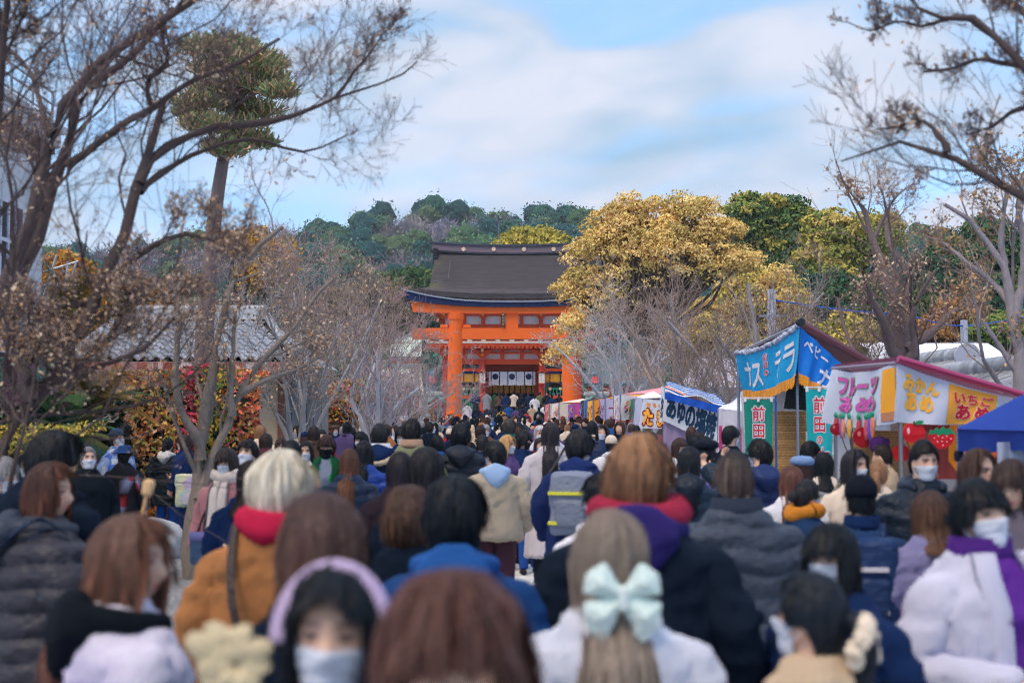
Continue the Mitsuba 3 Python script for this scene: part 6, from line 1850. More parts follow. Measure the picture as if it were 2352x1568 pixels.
def hair_mesh(st, lod, seed):
    """Hair as a closed shell: from the crown over the skull, then hanging to the ends. Returns v, f, shade."""
    n, m = ((64, 26), (36, 16), (18, 8), (12, 6))[lod]
    vol, top = st.get('vol', .018), st.get('top', .02)
    ax, ay, az = .074 + vol, .095 + vol, .117 + top
    ph = np.linspace(-np.pi, np.pi, n, endpoint=False)
    a = np.abs(np.degrees(ph))
    R = np.random.RandomState(seed)
    part = st.get('part', 0.0)
    front = st.get('front', .045) + st.get('tri', 0) * np.clip(1 - np.abs(np.degrees(ph) - part) / 42, 0, 1)
    side, back = st.get('side', .0), st.get('back', -.09)
    zend = np.where(a < 46, front, 0) + np.where(a >= 46, front + (side - front) * sm(46, st.get('sidew', 66), a), 0)
    zend = np.where(a > 96, side + (back - side) * sm(96, 124, a), zend)
    cut = meshkit.noise(np.stack([ph * 7 + seed, ph * 0, ph * 0], 1), seed) - .5
    zend = zend + cut * st.get('rag', .022) + (meshkit.noise(np.stack([ph * 19, ph * 0, ph * 0], 1), seed + 3) - .5) * st.get('rag', .022) * .6
    Lc = .172 + vol
    cap = np.where(zend > 0, Lc * np.arccos(np.clip(zend / az, -1, 1)) / (np.pi / 2), Lc)
    tot = cap + np.clip(-zend, 0, None)
    s = np.linspace(0.02, 1, m) ** .9
    ell_ = s[:, None] * tot[None]
    th = np.clip(ell_ / Lc, 0, 1) * np.pi / 2
    z = np.where(ell_ < Lc, az * np.cos(th), -(ell_ - Lc))
    g = np.sin(th)
    dn = np.clip(-z, 0, None)
    long_ = st.get('long', False)
    if long_:
        tuck = 1 - st.get('neckin', .08) * sm(.03, .14, dn) + st.get('flare', .25) * np.clip(dn - .14, 0, .5)
    else:
        tuck = np.sqrt(np.clip(1 - (dn / .155) ** 2, .2, 1))
    fine = meshkit.noise(np.stack(np.broadcast_arrays(ph[None] * 11 + seed, s[:, None] * 2.4, 0 * ph[None]), -1), seed)
    strand = meshkit.noise(np.stack(np.broadcast_arrays(ph[None] * 27 + seed + 1.6 * s[:, None], s[:, None] * 3.2, 0 * ph[None]), -1), seed + 1)
    lump = meshkit.noise(np.stack(np.broadcast_arrays(ph[None] * 3.2 + seed, s[:, None] * 5, 0 * ph[None]), -1), seed + 2)
    w = sm(0.0, .25, s)[:, None]
    disp = w * ((fine - .5) * st.get('tuft', .014) * .75 + (strand - .5) * .0030 + (lump - .5) * st.get('lump', .012))
    x = (ax * g * tuck + disp) * np.sin(ph)
    y = (ay * g * tuck + disp) * np.cos(ph)
    if long_:  # hair lies back over the shoulders
        bk = sm(70, 120, a)[None]
        y = y - (.035 + .085 * bk) * sm(.09, .25, dn) - st.get('lean', 0) * dn
        x = x * (1 + .25 * (1 - bk) * sm(.10, .26, dn))
        x = x + st.get('sway', 0) * dn
    z = z + disp * .3
    out = np.stack([x, y, z], -1)
    inn = out.copy()
    inn[..., 0] -= np.sin(ph) * np.minimum(.016, .3 * np.abs(ax * g * tuck)); inn[..., 1] -= np.cos(ph) * np.minimum(.016, .3 * np.abs(ay * g * tuck)); inn[..., 2] -= .004
    rows = np.concatenate([inn, out[::-1]])[:, ::-1]
    v, f = rings_mesh(rows[:, ::-1][:, ::-1], True)
    sh = .66 + .38 * strand + .30 * (fine - .5) + .25 * (lump - .5)
    tipc = st.get('tip', 0) * s[:, None] ** 1.5 + 0 * sh
    shade = np.concatenate([sh * .6, sh[::-1]])[:, ::-1].reshape(-1)
    tip = np.concatenate([tipc, tipc[::-1]])[:, ::-1].reshape(-1)
    shade = np.concatenate([shade, [.6, .8]]); tip = np.concatenate([tip, [0, 0]])
    nl = (190, 60, 12, 0)[lod] if st.get('lump', .012) > .006 else (40, 20, 0, 0)[lod]
    V, F, Sh, Tp = [v], [f], [shade], [tip]
    nv = len(v)
    for q in range(nl):
        j = R.randint(n); i0 = int(m * R.uniform(.15, .7))
        rows_ = np.linspace(i0, m - 1, 5).astype(int)
        p = out[rows_, j]
        rd = np.array([math.sin(ph[j]), math.cos(ph[j]), .15])
        p = p + rd * (.002 + np.linspace(.0, R.uniform(.002, .012), 5))[:, None]
        e = p[-1] - p[-2]; e = e / (np.linalg.norm(e) + 1e-9)
        p = np.vstack([p, p[-1] + e * R.uniform(.006, .028) + R.normal(size=3) * .005])
        p = p + np.cumsum(R.normal(size=(6, 3)) * .0016, axis=0)
        sd = np.array([math.cos(ph[j]), -math.sin(ph[j]), 0])
        w_ = R.uniform(.0022, .0055) * np.array([.4, 1, 1, 1, .8, .15])
        V.append(np.stack([p - sd * w_[:, None], p + sd * w_[:, None] + rd * .0015], 1).reshape(-1, 3))
        i = np.arange(5)[:, None] * 2 + nv
        F.append(np.vstack([i + [0, 1, 3], i + [0, 3, 2]]))
        nv += 12
        Sh.append(np.full(12, R.uniform(.5, 1.25))); Tp.append(np.full(12, st.get('tip', 0) * R.uniform(.3, 1)))
    return np.vstack(V), np.vstack(F), np.concatenate(Sh), np.concatenate(Tp)


HAIR = {
    'short': dict(back=-.085, side=-.012, front=.040, vol=.016, top=.022, tuft=.018),
    'crop': dict(back=-.060, side=.02, front=.062, vol=.007, top=.015, tuft=.008, lump=.006),
    'mop': dict(back=-.115, side=-.05, front=.018, vol=.030, top=.028, tuft=.026, lump=.02),
    'bob': dict(back=-.165, side=-.150, front=.022, vol=.024, top=.018, long=True, neckin=.12, flare=0, sidew=60),
    'shoulder': dict(back=-.25, side=-.22, front=.055, tri=.03, vol=.022, top=.016, long=True, flare=.15, sidew=58),
    'long': dict(back=-.40, side=-.34, front=.060, tri=.03, vol=.020, top=.014, long=True, flare=.18, sidew=58, tuft=.018),
    'longbangs': dict(back=-.40, side=-.34, front=.016, vol=.022, top=.016, long=True, flare=.18, sidew=58),
    'tied': dict(back=-.07, side=-.02, front=.062, tri=.02, vol=.008, top=.010, tuft=.005, lump=.005, rag=.01),
    'tiedbangs': dict(back=-.07, side=-.03, front=.018, vol=.010, top=.012, tuft=.007, lump=.006, rag=.018),
    'bald': dict(back=-.08, side=-.005, front=.085, vol=.008, top=.008, tuft=.006),
}
HCOL = {'black': S(17, 24, 34), 'brown': S(70, 50, 46), 'dark brown': S(46, 36, 38), 'chestnut': S(106, 68, 52), 'ash': S(124, 110, 102), 'blond': S(228, 214, 190), 'grey': S(150, 150, 156), 'light brown': S(150, 112, 84), 'ginger': S(162, 118, 84), 'white': S(206, 204, 206)}
COL = {'black': S(11, 24, 42), 'navy': S(18, 40, 80), 'charcoal': S(46, 54, 70), 'grey': S(130, 134, 142), 'white': S(214, 214, 224), 'cream': S(216, 202, 186), 'beige': S(190, 168, 142), 'camel': S(160, 108, 66), 'olive': S(98, 104, 74), 'green': S(26, 72, 50),
       'blue': S(34, 84, 146), 'royal blue': S(28, 60, 130), 'purple': S(90, 70, 120), 'maroon': S(88, 44, 56), 'red': S(178, 40, 52), 'pink': S(196, 138, 138), 'brown': S(94, 70, 62), 'teal': S(30, 84, 90), 'lilac': S(186, 184, 206), 'mustard': S(190, 140, 60), 'dark grey': S(58, 62, 72)}
MATOF = {'puffer': 'puffer', 'vest': 'puffer'}


def orient(v, a, k, o):
    a = math.radians(-a)
    c, s = math.cos(a), math.sin(a)
    v = np.asarray(v) * k
    return np.stack([v[:, 0] * c - v[:, 1] * s, v[:, 0] * s + v[:, 1] * c, v[:, 2]], 1) + o


def hull_balls(balls, ref=.05, it=6, bs=2):
    m = None
    q = np.vstack([ell(c, [r, r, r], bs)[0] for *c, r in balls])
    m = m3.Manifold.hull_points(q.astype(np.float32))
    if ref:
        m = m.refine_to_length(ref)
    v, f = vf(m)
    t = trimesh.Trimesh(v, f, process=False)
    if it:
        trimesh.smoothing.filter_taubin(t, iterations=it)
    return np.array(t.vertices), f


HZ = 1.585   # eye level of a 1.70 m figure


def person(label, u=None, vt=None, d=None, face=0, hair='short', hc='black', coat='wool', cc='black', length='short', mask=None, turn=0, pr='down', pl='down', hood=None, collar=None, scarf=None, hat=None, lower=None, glasses=False, th=None,
           x=None, y=None, h=None, group=None, lod=None, extra=None, skin=1.0, curl=.5, tilt=0, look=0, pattern=None, seed=None, opts=None, stride=0, lean=0, kneel=0, z0=None, wide=1.0, zip_=False):
    seed = seed if seed is not None else (COUNT.get('person', 0) * 13 + 5) % 9973
    R = np.random.RandomState(seed)
    st = dict(HAIR[hair]); st.update(opts or {})
    if d is not None:
        p = W(u, vt, d)
        x, y = p[0], d
        g = float(gz(x, y)) if z0 is None else z0
        h = p[2] - g - st.get('top', .02) + .012
    else:
        g = float(gz(x, y)) if z0 is None else z0
    k = h / 1.70
    dist = math.hypot(x, y)
    if lod is None:
        lod = 0 if dist < 8.3 else 1 if dist < 17 else 2 if dist < 38 else 3
    key = thing('person', label, 'person', group)
    o = np.array([x, y, g])
    th = {'puffer': .032, 'vest': .03, 'fleece': .022, 'wool': .012, 'knit': .006, 'parka': .024}[coat] if th is None else th
    hcol = HCOL[hc] if isinstance(hc, str) else np.asarray(hc)
    ccol = COL[cc] if isinstance(cc, str) else np.asarray(cc)
    lcol = COL[lower] if isinstance(lower, str) else (np.asarray(lower) if lower is not None else [S(26, 30, 40), S(34, 44, 70), S(46, 46, 52), S(30, 34, 52)][R.randint(4)])
    sk = SKIN * skin * R.uniform(.9, 1.06)
    K = k * np.array([wide, wide, 1.0])

    def place(v):
        v = np.array(v, float)
        if lean:
            v[:, 1] += lean * np.clip(v[:, 2] - .8, 0, None)
        return orient(v, face, K, o)

    def hplace(v):
        v = np.asarray(v, float)
        if tilt or look:
            a, b_ = math.radians(tilt), math.radians(look)
            w = v - [0, 0, -.10]
            w = np.stack([w[:, 0] * math.cos(a) + w[:, 2] * math.sin(a), w[:, 1], -w[:, 0] * math.sin(a) + w[:, 2] * math.cos(a)], 1)
            w = np.stack([w[:, 0], w[:, 1] * math.cos(b_) + w[:, 2] * math.sin(b_), -w[:, 1] * math.sin(b_) + w[:, 2] * math.cos(b_)], 1)
            v = w + [0, 0, -.10]
        a = math.radians(-turn)
        v = np.stack([v[:, 0] * math.cos(a) - v[:, 1] * math.sin(a), v[:, 0] * math.sin(a) + v[:, 1] * math.cos(a), v[:, 2]], 1)
        v = v + [0, .012, HZ]
        if lean:
            v[:, 1] += lean * (HZ - .8)
        return orient(v, face, k, o)

    whole = MB() if lod == 3 else None

    def emit(name, v, f, mat_, col, smooth=True, lab=None):
        if whole is not None:
            whole.add((v, f), col)
        else:
            put(sub(key, name, lab), (v, f), mat_, col, smooth)

    # body
    away = math.cos(math.radians(face + turn)) > .35
    hn, hm = ((64, 54), (30, 26), (16, 12), (10, 8))[lod] if not away else ((28, 22), (20, 16), (12, 10), (8, 7))[lod]
    hv, hf = head_mesh(hn, hm)
    if lod <= 1:
        hvw = hplace(hv)
        m = body_parts(pr, pl, lod, curl)
        bv, bf = vf(m)
        nb = manif(place(bv), bf)
        ears = [ell([s * .066, -.006, -.014], [.011, .019, .031], 2) for s in (-1, 1)]
        M = nb + manif(hvw, hf)
        for ev, ef in ears:
            M = M + manif(hplace(ev), ef)
        v, f = vf(M)
        # back to head coordinates for the face
        c_ = hplace(np.zeros((1, 3)))[0]
        ax_ = (hplace(np.eye(3)) - c_) / k
        loc = (v - c_) @ ax_.T / k
        col = np.tile(sk, (len(v), 1))
        on = (loc[:, 2] > -.125) & (np.abs(loc[:, 2]) < .13) & (np.abs(loc[:, 0]) < .1) & (np.abs(loc[:, 1]) < .14)
        fc = face_colour(loc, sk, lod, mask)
        col[on] = fc[on]
        emit('body', v, f, 'skin', col)
    else:
        mb = MB()
        mb.add((hplace(hv), hf), face_colour(hv, sk, lod, mask) if lod == 2 else sk)
        nv, nf = tube([[0, -.012, 1.38], [0, -.005, 1.56]], [.056, .054], 8)
        mb.add((place(nv), nf), sk)
        for s, ps in ((1, pr), (-1, pl)):
            a = arm_pts(ps, s)
            dd = a[2] - a[1]; dd = dd / np.linalg.norm(dd)
            if lod == 2:
                hv_, hf_ = ell([0, 0, 0], [.03, .036, .06], 1)
            else:
                hv_, hf_ = ell([0, 0, 0], [.035, .04, .06], 0)
            mb.add((place(hv_ + a[2] + dd * .05), hf_), sk)
        v, f, c = mb.get()
        emit('body', v, f, 'skin', c)
    # hair
    if hair != 'none':
        hv2, hf2, shd, tip = hair_mesh(st, lod, seed)
        c = hcol[None] * shd[:, None]
        if st.get('tip'):
            tc = np.asarray(st.get('tipcol', S(150, 110, 84)))
            c = c * (1 - tip[:, None]) + tc[None] * shd[:, None] * tip[:, None]
        emit('hair', hplace(hv2), hf2, 'hair', np.clip(c, 0, 1))
        if hair in ('tied', 'tiedbangs') and st.get('tail', 'bun') == 'bun':
            bv, bf = ico(3 if lod < 2 else 1)
            bv = bv * (1 + .18 * (meshkit.noise(bv * 4, seed) - .5)[:, None]) * [.042, .038, .042] + [0, -.115, .0]
            emit('hair_bun', hplace(bv), bf, 'hair', hcol)
        elif hair in ('tied', 'tiedbangs'):
            tl = st.get('tail')
            tp = spline(np.array([[0, -.10, .02], [0, -.15, -.02], [0, -.16, -.12], [0, -.15, -.12 - tl]]), 12)
            tv, tf = tube(tp, np.interp(np.linspace(0, 1, len(tp)), [0, .2, .6, 1], [.022, .034, .034, .012]), 14 if lod < 2 else 6)
            tv = tv + ((meshkit.noise(tv * [90, 90, 12], seed) - .5) * .012)[:, None] * [1, 1, 0]
            emit('hair_tail', hplace(tv), tf, 'hair', hcol[None] * (.55 + .8 * meshkit.noise(tv * [140, 140, 10], seed))[:, None])
    # coat
    cv, cf = coat_mesh(coat, length, th, pr, pl, min(lod, 3))
    c = np.tile(ccol, (len(cv), 1))
    if pattern is not None:
        c = pattern(cv, ccol)
    if zip_ and lod < 2:
        c[(np.abs(cv[:, 0]) < .012) & (cv[:, 1] > .05)] = ccol * .4
    emit('coat', place(cv), cf, MATOF.get(coat, 'cloth'), c, True, None)
    # lower half
    n = (14, 12, 8, 5)[lod]
    lb = MB()
    for s in (-1, 1):
        yk = stride * s
        q = np.array([[s * .088, 0, .88], [s * .098, .02 + yk * .5, .48], [s * .10, -.01 + yk, .10 + (.05 if yk * s < 0 and stride else 0)]])
        qs = spline(q, 8) if lod < 2 else q
        tv, tf = tube(qs, np.interp(np.linspace(0, 1, len(qs)), [0, .5, 1], [.108, .078, .068]), n)
        if lod < 2:
            tv = tv + ((meshkit.noise(tv * [14, 14, 22], seed) - .5) * .018)[:, None]
        lb.add((place(tv), tf), lcol)
    v, f, c = lb.get()
    emit('trousers', v, f, 'cloth', c)
    shoe = S(28, 28, 32) if R.rand() < .75 else S(200, 200, 206)
    for s in (-1, 1):
        yk = stride * s
        sv = np.vstack([ell([s * .10, -.05 + yk, .055], [.045, .05, .05], 1)[0], ell([s * .112, .12 + yk, .04], [.045, .06, .035], 1)[0]])
        sv[:, 2] = np.maximum(sv[:, 2], .004)
        mm = m3.Manifold.hull_points(sv.astype(np.float32))
        v, f = vf(mm)
        emit('shoe', place(v), f, 'puffer', shoe, 40)
    # mask
    if mask is not None and lod < 3:
        mcol = np.asarray({'white': S(206, 214, 230), 'black': S(24, 26, 32)}[mask] if isinstance(mask, str) else mask)
        pn, tn = (28, 16) if lod < 1 else (18, 10) if lod < 2 else (8, 6)
        P, Tt = np.meshgrid(np.linspace(-1.08, 1.08, pn), np.linspace(1.72, 2.78, tn))
        s = head_pts(P, Tt)
        out = np.stack([np.sin(P), np.cos(P), 0 * P], -1)
        rr = np.sqrt(s[..., 0] ** 2 + s[..., 1] ** 2)
        tgt = np.maximum(rr, .083 - .028 * np.abs(P) / 1.08 - .012 * np.clip((Tt - 2.4) / .4, 0, 1)) + .006 + .0022 * np.sin((Tt - 1.72) * 26) * (np.abs(P) < .95)
        s2 = s.copy(); s2[..., :2] = out[..., :2] * tgt[..., None]
        bk = s2 - out * .004
        rows = np.concatenate([s2, bk[::-1]])
        mv, mf = rings_mesh(rows.transpose(1, 0, 2), True)
        emit('mask', hplace(mv), mf, 'matte', mcol)
        if lod < 2:
            for s_ in (-1, 1):
                mb = MB()
                for zz in (-.025, -.085):
                    mb.add(tube(np.array([[s_ * .062, .055, zz], [s_ * .073, .03, zz * .7 - .01], [s_ * .08, .0, -.012 + zz * .25]]), .0022, 5))
                v, f, _ = mb.get()
                emit('mask_strap', hplace(v), f, 'matte', mcol)
    # things worn at the neck
    def cp(name, v, f, mt, c, lab=None):
        emit(name, place(v), f, mt, c, True, lab)
    if hood is not None and lod < 3:
        hcx = COL[hood] if isinstance(hood, str) else np.asarray(hood)
        bulk = 1.25 if coat in ('puffer', 'parka') else 1.0
        hb_ = 2 if lod == 0 else 1
        mt = MATOF.get(coat, 'cloth')
        hb = manif(*hull_balls([(0, -.150 * bulk, 1.375, .050 * bulk), (.070, -.13 * bulk, 1.415, .050), (-.070, -.13 * bulk, 1.415, .050), (.03, -.125, 1.468, .046), (-.03, -.125, 1.468, .046), (0, -.16, 1.31, .028 * bulk)], 0, 0, hb_))
        for s in (-1, 1):
            hb = hb + manif(*hull_balls([(s * .06, -.12, 1.44, .050), (s * .108, -.03, 1.435, .036)], 0, 0, hb_)) + manif(*hull_balls([(s * .108, -.03, 1.435, .036), (s * .085, .07, 1.425, .030)], 0, 0, hb_))
        v, f = vf(hb.refine_to_length((.028, .045, .12)[lod]))
        t = trimesh.Trimesh(v, f, process=False); trimesh.smoothing.filter_taubin(t, iterations=24)
        v = np.array(t.vertices)
        if lod < 2:
            v = v + np.array(t.vertex_normals) * ((meshkit.fbm(v * 13, 3, seed) - .5) * .020)[:, None]
        cp('hood', v, f, mt, hcx)
    if collar is not None and lod < 3:
        kc = COL[collar] if isinstance(collar, str) else np.asarray(collar)
        fur = coat in ('fleece',) or False
        v, f = loft([(1.43, .118, .108, -.018), (1.47, .104, .100, -.016), (1.515, .096, .094, -.012), (1.518, .074, .074, -.012), (1.44, .074, .074, -.012)], 24 if lod < 2 else 10, 2)
        cp('collar', v, f, 'cloth', kc)
    if scarf is not None and lod < 3:
        sc_ = COL[scarf] if isinstance(scarf, str) else np.asarray(scarf)
        g = np.linspace(0, 2 * np.pi, 26)
        p = np.stack([.098 * np.cos(g), -.012 + .098 * np.sin(g), 1.475 + .014 * np.sin(g * 2 + 1)], 1)
        v, f = tube(p, .050 + .006 * np.sin(g * 3), 14 if lod < 2 else 7, False)
        v = v + ((meshkit.fbm(v * 16, 3, seed) - .5) * .03)[:, None] * [1, 1, 1]
        cp('scarf', v, f, 'cloth', sc_[None] * (.75 + .5 * meshkit.noise(v * 30, 2))[:, None])
        if (opts or {}).get('scarf_ends'):
            for s in (-1, 1):
                q = np.array([[s * .03, .10, 1.44], [s * .04, .165, 1.34], [s * .035, .185, 1.18], [s * .05, .185, 1.02]])
                rows = []
                for pt, w_ in zip(spline(q, 12), np.linspace(.04, .075, 13)):
                    rows.append([pt + [-w_, 0, 0], pt + [-w_ * .3, .018, 0], pt + [w_ * .3, .010, 0], pt + [w_, 0, 0], pt + [0, -.012, 0]])
                v, f = rings_mesh(np.array(rows)[::-1])
                cp('scarf_end', v, f, 'cloth', sc_)
    if hat is not None:
        kind, hc_ = hat
        hc_ = COL[hc_] if isinstance(hc_, str) else np.asarray(hc_)
        nn = (40, 28, 14, 8)[lod]
        pf = {'beanie': [(.03, .088, .108), (.06, .092, .112), (.10, .084, .104), (.135, .060, .078), (.152, .028, .036), (.156, .002, .002)],
              'cap': [(.035, .084, .104), (.075, .086, .106), (.115, .072, .090), (.138, .042, .05), (.145, .002, .002)],
              'beret': [(.05, .080, .098), (.07, .115, .125), (.105, .118, .126), (.135, .08, .09), (.145, .004, .004)],
              'brim': [(.03, .150, .165), (.045, .098, .118), (.06, .086, .106), (.11, .082, .10), (.135, .06, .075), (.14, .002, .002)]}[kind]
        v, f = loft([(z, w_, dd, -.004) for z, w_, dd in pf], nn, 2)
        if kind in ('beanie', 'beret'):
            v = v + ((meshkit.noise(v * [60, 60, 8], seed) - .5) * .008)[:, None] * [1, 1, .3]
        emit('hat', hplace(v), f, 'cloth', hc_)
        if kind == 'cap':
            a = np.linspace(-1, 1, 12)
            rows = np.array([[[.075 * t, .085 + q * (1 - .75 * t * t) + (.02 * (1 - t * t)) * 0, .045 - .012 * q / .07 + dz] for t in a] for q, dz in ((0, 0), (.06, 0), (.06, -.006), (0, -.006))])
            v, f = rings_mesh(rows.transpose(1, 0, 2))
            emit('hat_brim', hplace(v), f, 'cloth', hc_)
    if glasses and lod < 2:
        mb = MB()
        for s in (-1, 1):
            g = np.linspace(0, 2 * np.pi, 20)
            mb.add(tube(np.stack([s * .032 + .024 * np.cos(g), 0 * g + .098, .0 + .019 * np.sin(g)], 1), .0022, 5, False))
            mb.add(tube([[s * .056, .096, .004], [s * .077, .0, .002]], .002, 5))
        mb.add(tube([[-.009, .102, .003], [.009, .102, .003]], .002, 5))
        v, f, _ = mb.get()
        emit('glasses', hplace(v), f, 'metal', S(40, 36, 40))
    if extra:
        extra(dict(key=key, place=place, hplace=hplace, cp=cp, emit=emit, h=h, k=k, face=face, o=o, lod=lod, R=R, ccol=ccol))
    if whole is not None:
        v, f, c = whole.get()
        put(key, (v, f), 'cloth', c, True)
    return key


# ---- accessories
def strap(col, a=(.16, -.10, 1.44), b=(-.20, -.17, .95)):
    def fn(c):
        a_, b_ = np.array(a), np.array(b)
        p = spline(np.array([a_ + [0, .14, -.02], a_ + [.0, .02, .035], (a_ * .6 + b_ * .4) + [0, -.105, 0], b_ + [0, -.02, 0]]), 14)
        rows = []
        for i, q in enumerate(p):
            t = p[min(i + 1, len(p) - 1)] - p[max(i - 1, 0)]; t /= np.linalg.norm(t)
            s = np.cross(t, [0, 1, 0]); s /= np.linalg.norm(s) + 1e-9
            rows.append([q - s * .012 - [0, .004, 0], q + s * .012 - [0, .004, 0], q + s * .012 + [0, .006, 0], q - s * .012 + [0, .006, 0]])
        v, f = rings_mesh(np.array(rows))
        c['cp']('bag_strap', v, f, 'puffer', col)
    return fn


def backpack(label, col, trim=None, w=.30, hgt=.44, dp=.17):
    def fn(c):
        k = thing('backpack', label, 'backpack')
        bl = [(s * (w / 2 - .05), -.17 - q, z, .05) for s in (-1, 1) for q in (0, dp - .06) for z in (1.38 - hgt + .05, 1.36)]
        v, f = hull_balls(bl, .04, 5)
        v = v + ((meshkit.fbm(v * 9, 3, 2) - .5) * .03)[:, None]
        put(sub(k, 'pack'), (c['place'](v), f), 'puffer', col, True)
        v, f = hull_balls([(s * (w / 2 - .08), -.17 - dp + .02, z, .04) for s in (-1, 1) for z in (1.03, 1.17)], .04, 3)
        put(sub(k, 'front_pocket'), (c['place'](v), f), 'puffer', col * .85, True)
        for s in (-1, 1):
            p = spline(np.array([[s * .09, -.16, 1.37], [s * .105, -.06, 1.455], [s * .12, .10, 1.38], [s * .14, .14, 1.22], [s * .16, -.02, 1.06]]), 12)
            v, f = tube(p, .018, 6)
            put(sub(k, 'strap'), (c['place'](v), f), 'puffer', col * .8, True)
        if trim is not None:
            for z in (1.24, 1.02):
                v, f = vf(box(-w / 2 + .0, w / 2 - .06, -.17 - dp - .015, -.16 - dp + .03, z, z + .022))
                put(sub(k, 'reflective_band'), (c['place'](v), f), 'matte', trim, False)
    return fn


def fur_trim(col, z=1.33):
    def fn(c):
        g = np.linspace(-1.9, 1.9, 26)
        p = np.stack([.15 * np.sin(g), -.10 - .11 * np.cos(g), z + .04 * np.abs(g)], 1)
        v, f = tube(p, .030, 12)
        v = v + ((meshkit.noise(v * 70, 3) - .5) * .035)[:, None]
        c['cp']('fur_trim', v, f, 'cloth', col)
    return fn


def both(*fs):
    def fn(c):
        for q in fs:
            q(c)
    return fn
# ------------------------------------------------------------------ the people one can pick out, nearest first
def flower(name, label, place_at, col, r=.06, n=9, seed=1, petals=True):
    R = np.random.RandomState(seed)
    k = thing(name, label, 'hair ornament')
    for q in range(n):
        a = q * 2.4
        c = np.array([math.cos(a), .0, math.sin(a)]) * r * (.35 + .55 * (q / n) ** .5)
        v, f = ico(2)
        v = v * [r * .52, r * .26, r * .46]
        b = R.uniform(-.5, .5, 3)
        v = v + (meshkit.noise(v / r * 2.5 + q, seed)[:, None] - .5) * r * .3 + c + b * r * .12
        put(sub(k, 'petal'), (place_at(v), f), 'cloth', col * R.uniform(.85, 1.08), True)
    return k


def headband(c):
    g = np.linspace(-1.62, 1.62, 40)
    rows = []
    for t in g:
        n_ = np.array([math.sin(t), 0, math.cos(t)])
        o = np.array([.088 * math.sin(t), .034 - .012 * math.cos(t), .118 * math.cos(t) - .010])
        rows.append([o + n_ * .026 * math.cos(q) + np.array([0, 1, 0]) * .025 * math.sin(q) for q in np.linspace(0, 2 * np.pi, 12, endpoint=False)])
    v, f = rings_mesh(np.array(rows))
    k = thing('headband', 'padded lilac headband on the masked woman at the bottom of the picture', 'headband')
    put(k, (c['hplace'](v), f), 'cloth', S(186, 166, 200), True)
    v, f = ico(2)
    put(thing('earring', 'round pearl earring of the woman with the lilac headband', 'earring'), (c['hplace'](v * .011 + [.082, .005, -.055]), f), 'paint', S(230, 220, 200), True)
    flower('hair_flower', 'cream cloth flower beside the dark hair of the woman with the headband', lambda p: c['hplace'](p + [.175, .05, -.05]), S(214, 200, 166), .058, 11, 3)


def bow(c):
    hp = c['hplace']
    c = dict(c, hplace=lambda q: hp((np.asarray(q) - [0, -.165, -.055]) * [.88, 1, .80] + [.012, -.172, -.075]))
    k = thing('hair_bow', 'big pale mint satin bow on the back of the long ash-brown hair', 'hair bow')
    for s in (-1, 1):
        for up, L, w in ((.045, .098, .050), (-.055, .098, .052)):
            q = [(0, -.155, -.055, .010), (s * .03, -.170, -.055 + up * .5, .014), (s * L * .92, -.160, -.055 + up * 1.55, .010), (s * L * .55, -.160, -.055 + up * 2.1 if up > 0 else -.055 + up * 2.3, .010), (s * L, -.160, -.055 + up * .45, .012), (s * L * .6, -.180, -.055 + up, .014)]
            v, f = hull_balls(q, .012, 3)
            v = v + ((meshkit.fbm(v * 30, 3, 4) - .5) * .014)[:, None]
            put(sub(k, 'loop'), (c['hplace'](v), f), 'banner', S(206, 224, 222), True)
    v, f = hull_balls([(0, -.178, -.03, .016), (0, -.178, -.08, .016)], .01, 3)
    put(sub(k, 'knot'), (c['hplace'](v), f), 'banner', S(214, 226, 226), True)


def scrunchie(c):
    k = thing('scrunchie', 'ruffled cream scrunchie holding the black ponytail at lower right', 'scrunchie')
    R = np.random.RandomState(5)
    for q in range(9):
        a = q * 2 * np.pi / 9
        v, f = ico(3)
        v = v * [.036, .026, .030]
        v = v * (1 + .5 * (meshkit.noise(v * 60 + q, 3) - .5))[:, None] + np.array([.052 * math.cos(a), -.155 + .012 * math.sin(2 * a), -.045 + .052 * math.sin(a)])
        put(sub(k, 'ruffle'), (c['hplace'](v), f), 'cloth', S(222, 206, 188) * R.uniform(.9, 1.05), True)


def skewer(c):
    k = thing('snack_skewer', 'wooden stick with a half-eaten snack held by the woman in the charcoal puffer', 'skewer')
    a = ARMS['eat'][1]
    p0 = np.array([a[0] - .03, a[1] + .09, a[2] + .04])
    v, f = tube([p0 - [0, .0, .06], p0 + [-.03, .05, .16]], .006, 8)
    put(sub(k, 'stick'), (c['place'](v), f), 'matte', S(196, 158, 112), 40)
    v, f = hull_balls([(p0[0] - .03, p0[1] + .05, p0[2] + .165, .020), (p0[0] - .036, p0[1] + .058, p0[2] + .20, .024)], .01, 4)
    put(sub(k, 'snack'), (c['place'](v), f), 'cloth', S(206, 170, 130), True)


def coat_open(cols):
    """An open front: the coat's middle shows the garment below."""
    def fn(v, c):
        out = np.tile(c, (len(v), 1))
        w = .085 - .05 * np.clip((1.40 - v[:, 2]) / .9, 0, 1)
        m = (np.abs(v[:, 0]) < w) & (v[:, 1] > .06) & (v[:, 2] > .5)
        out[m] = cols
        return out
    return fn


def blooms(v, c):
    out = np.tile(c, (len(v), 1))
    R = np.random.RandomState(3)
    cen = np.column_stack([R.uniform(-.34, .34, 90), R.uniform(-.22, .22, 90), R.uniform(.6, 1.5, 90)])
    d = np.min(np.linalg.norm(v[:, None] - cen[None], axis=2), 1)
    out[d < .046] = S(190, 60, 82)
    return out


def camo(a, b_):
    def fn(v, c):
        out = np.tile(c, (len(v), 1))
        n = meshkit.noise(v * 24, 3)
        out[n > .55] = a
        out[n < .30] = b_
        return out
    return fn


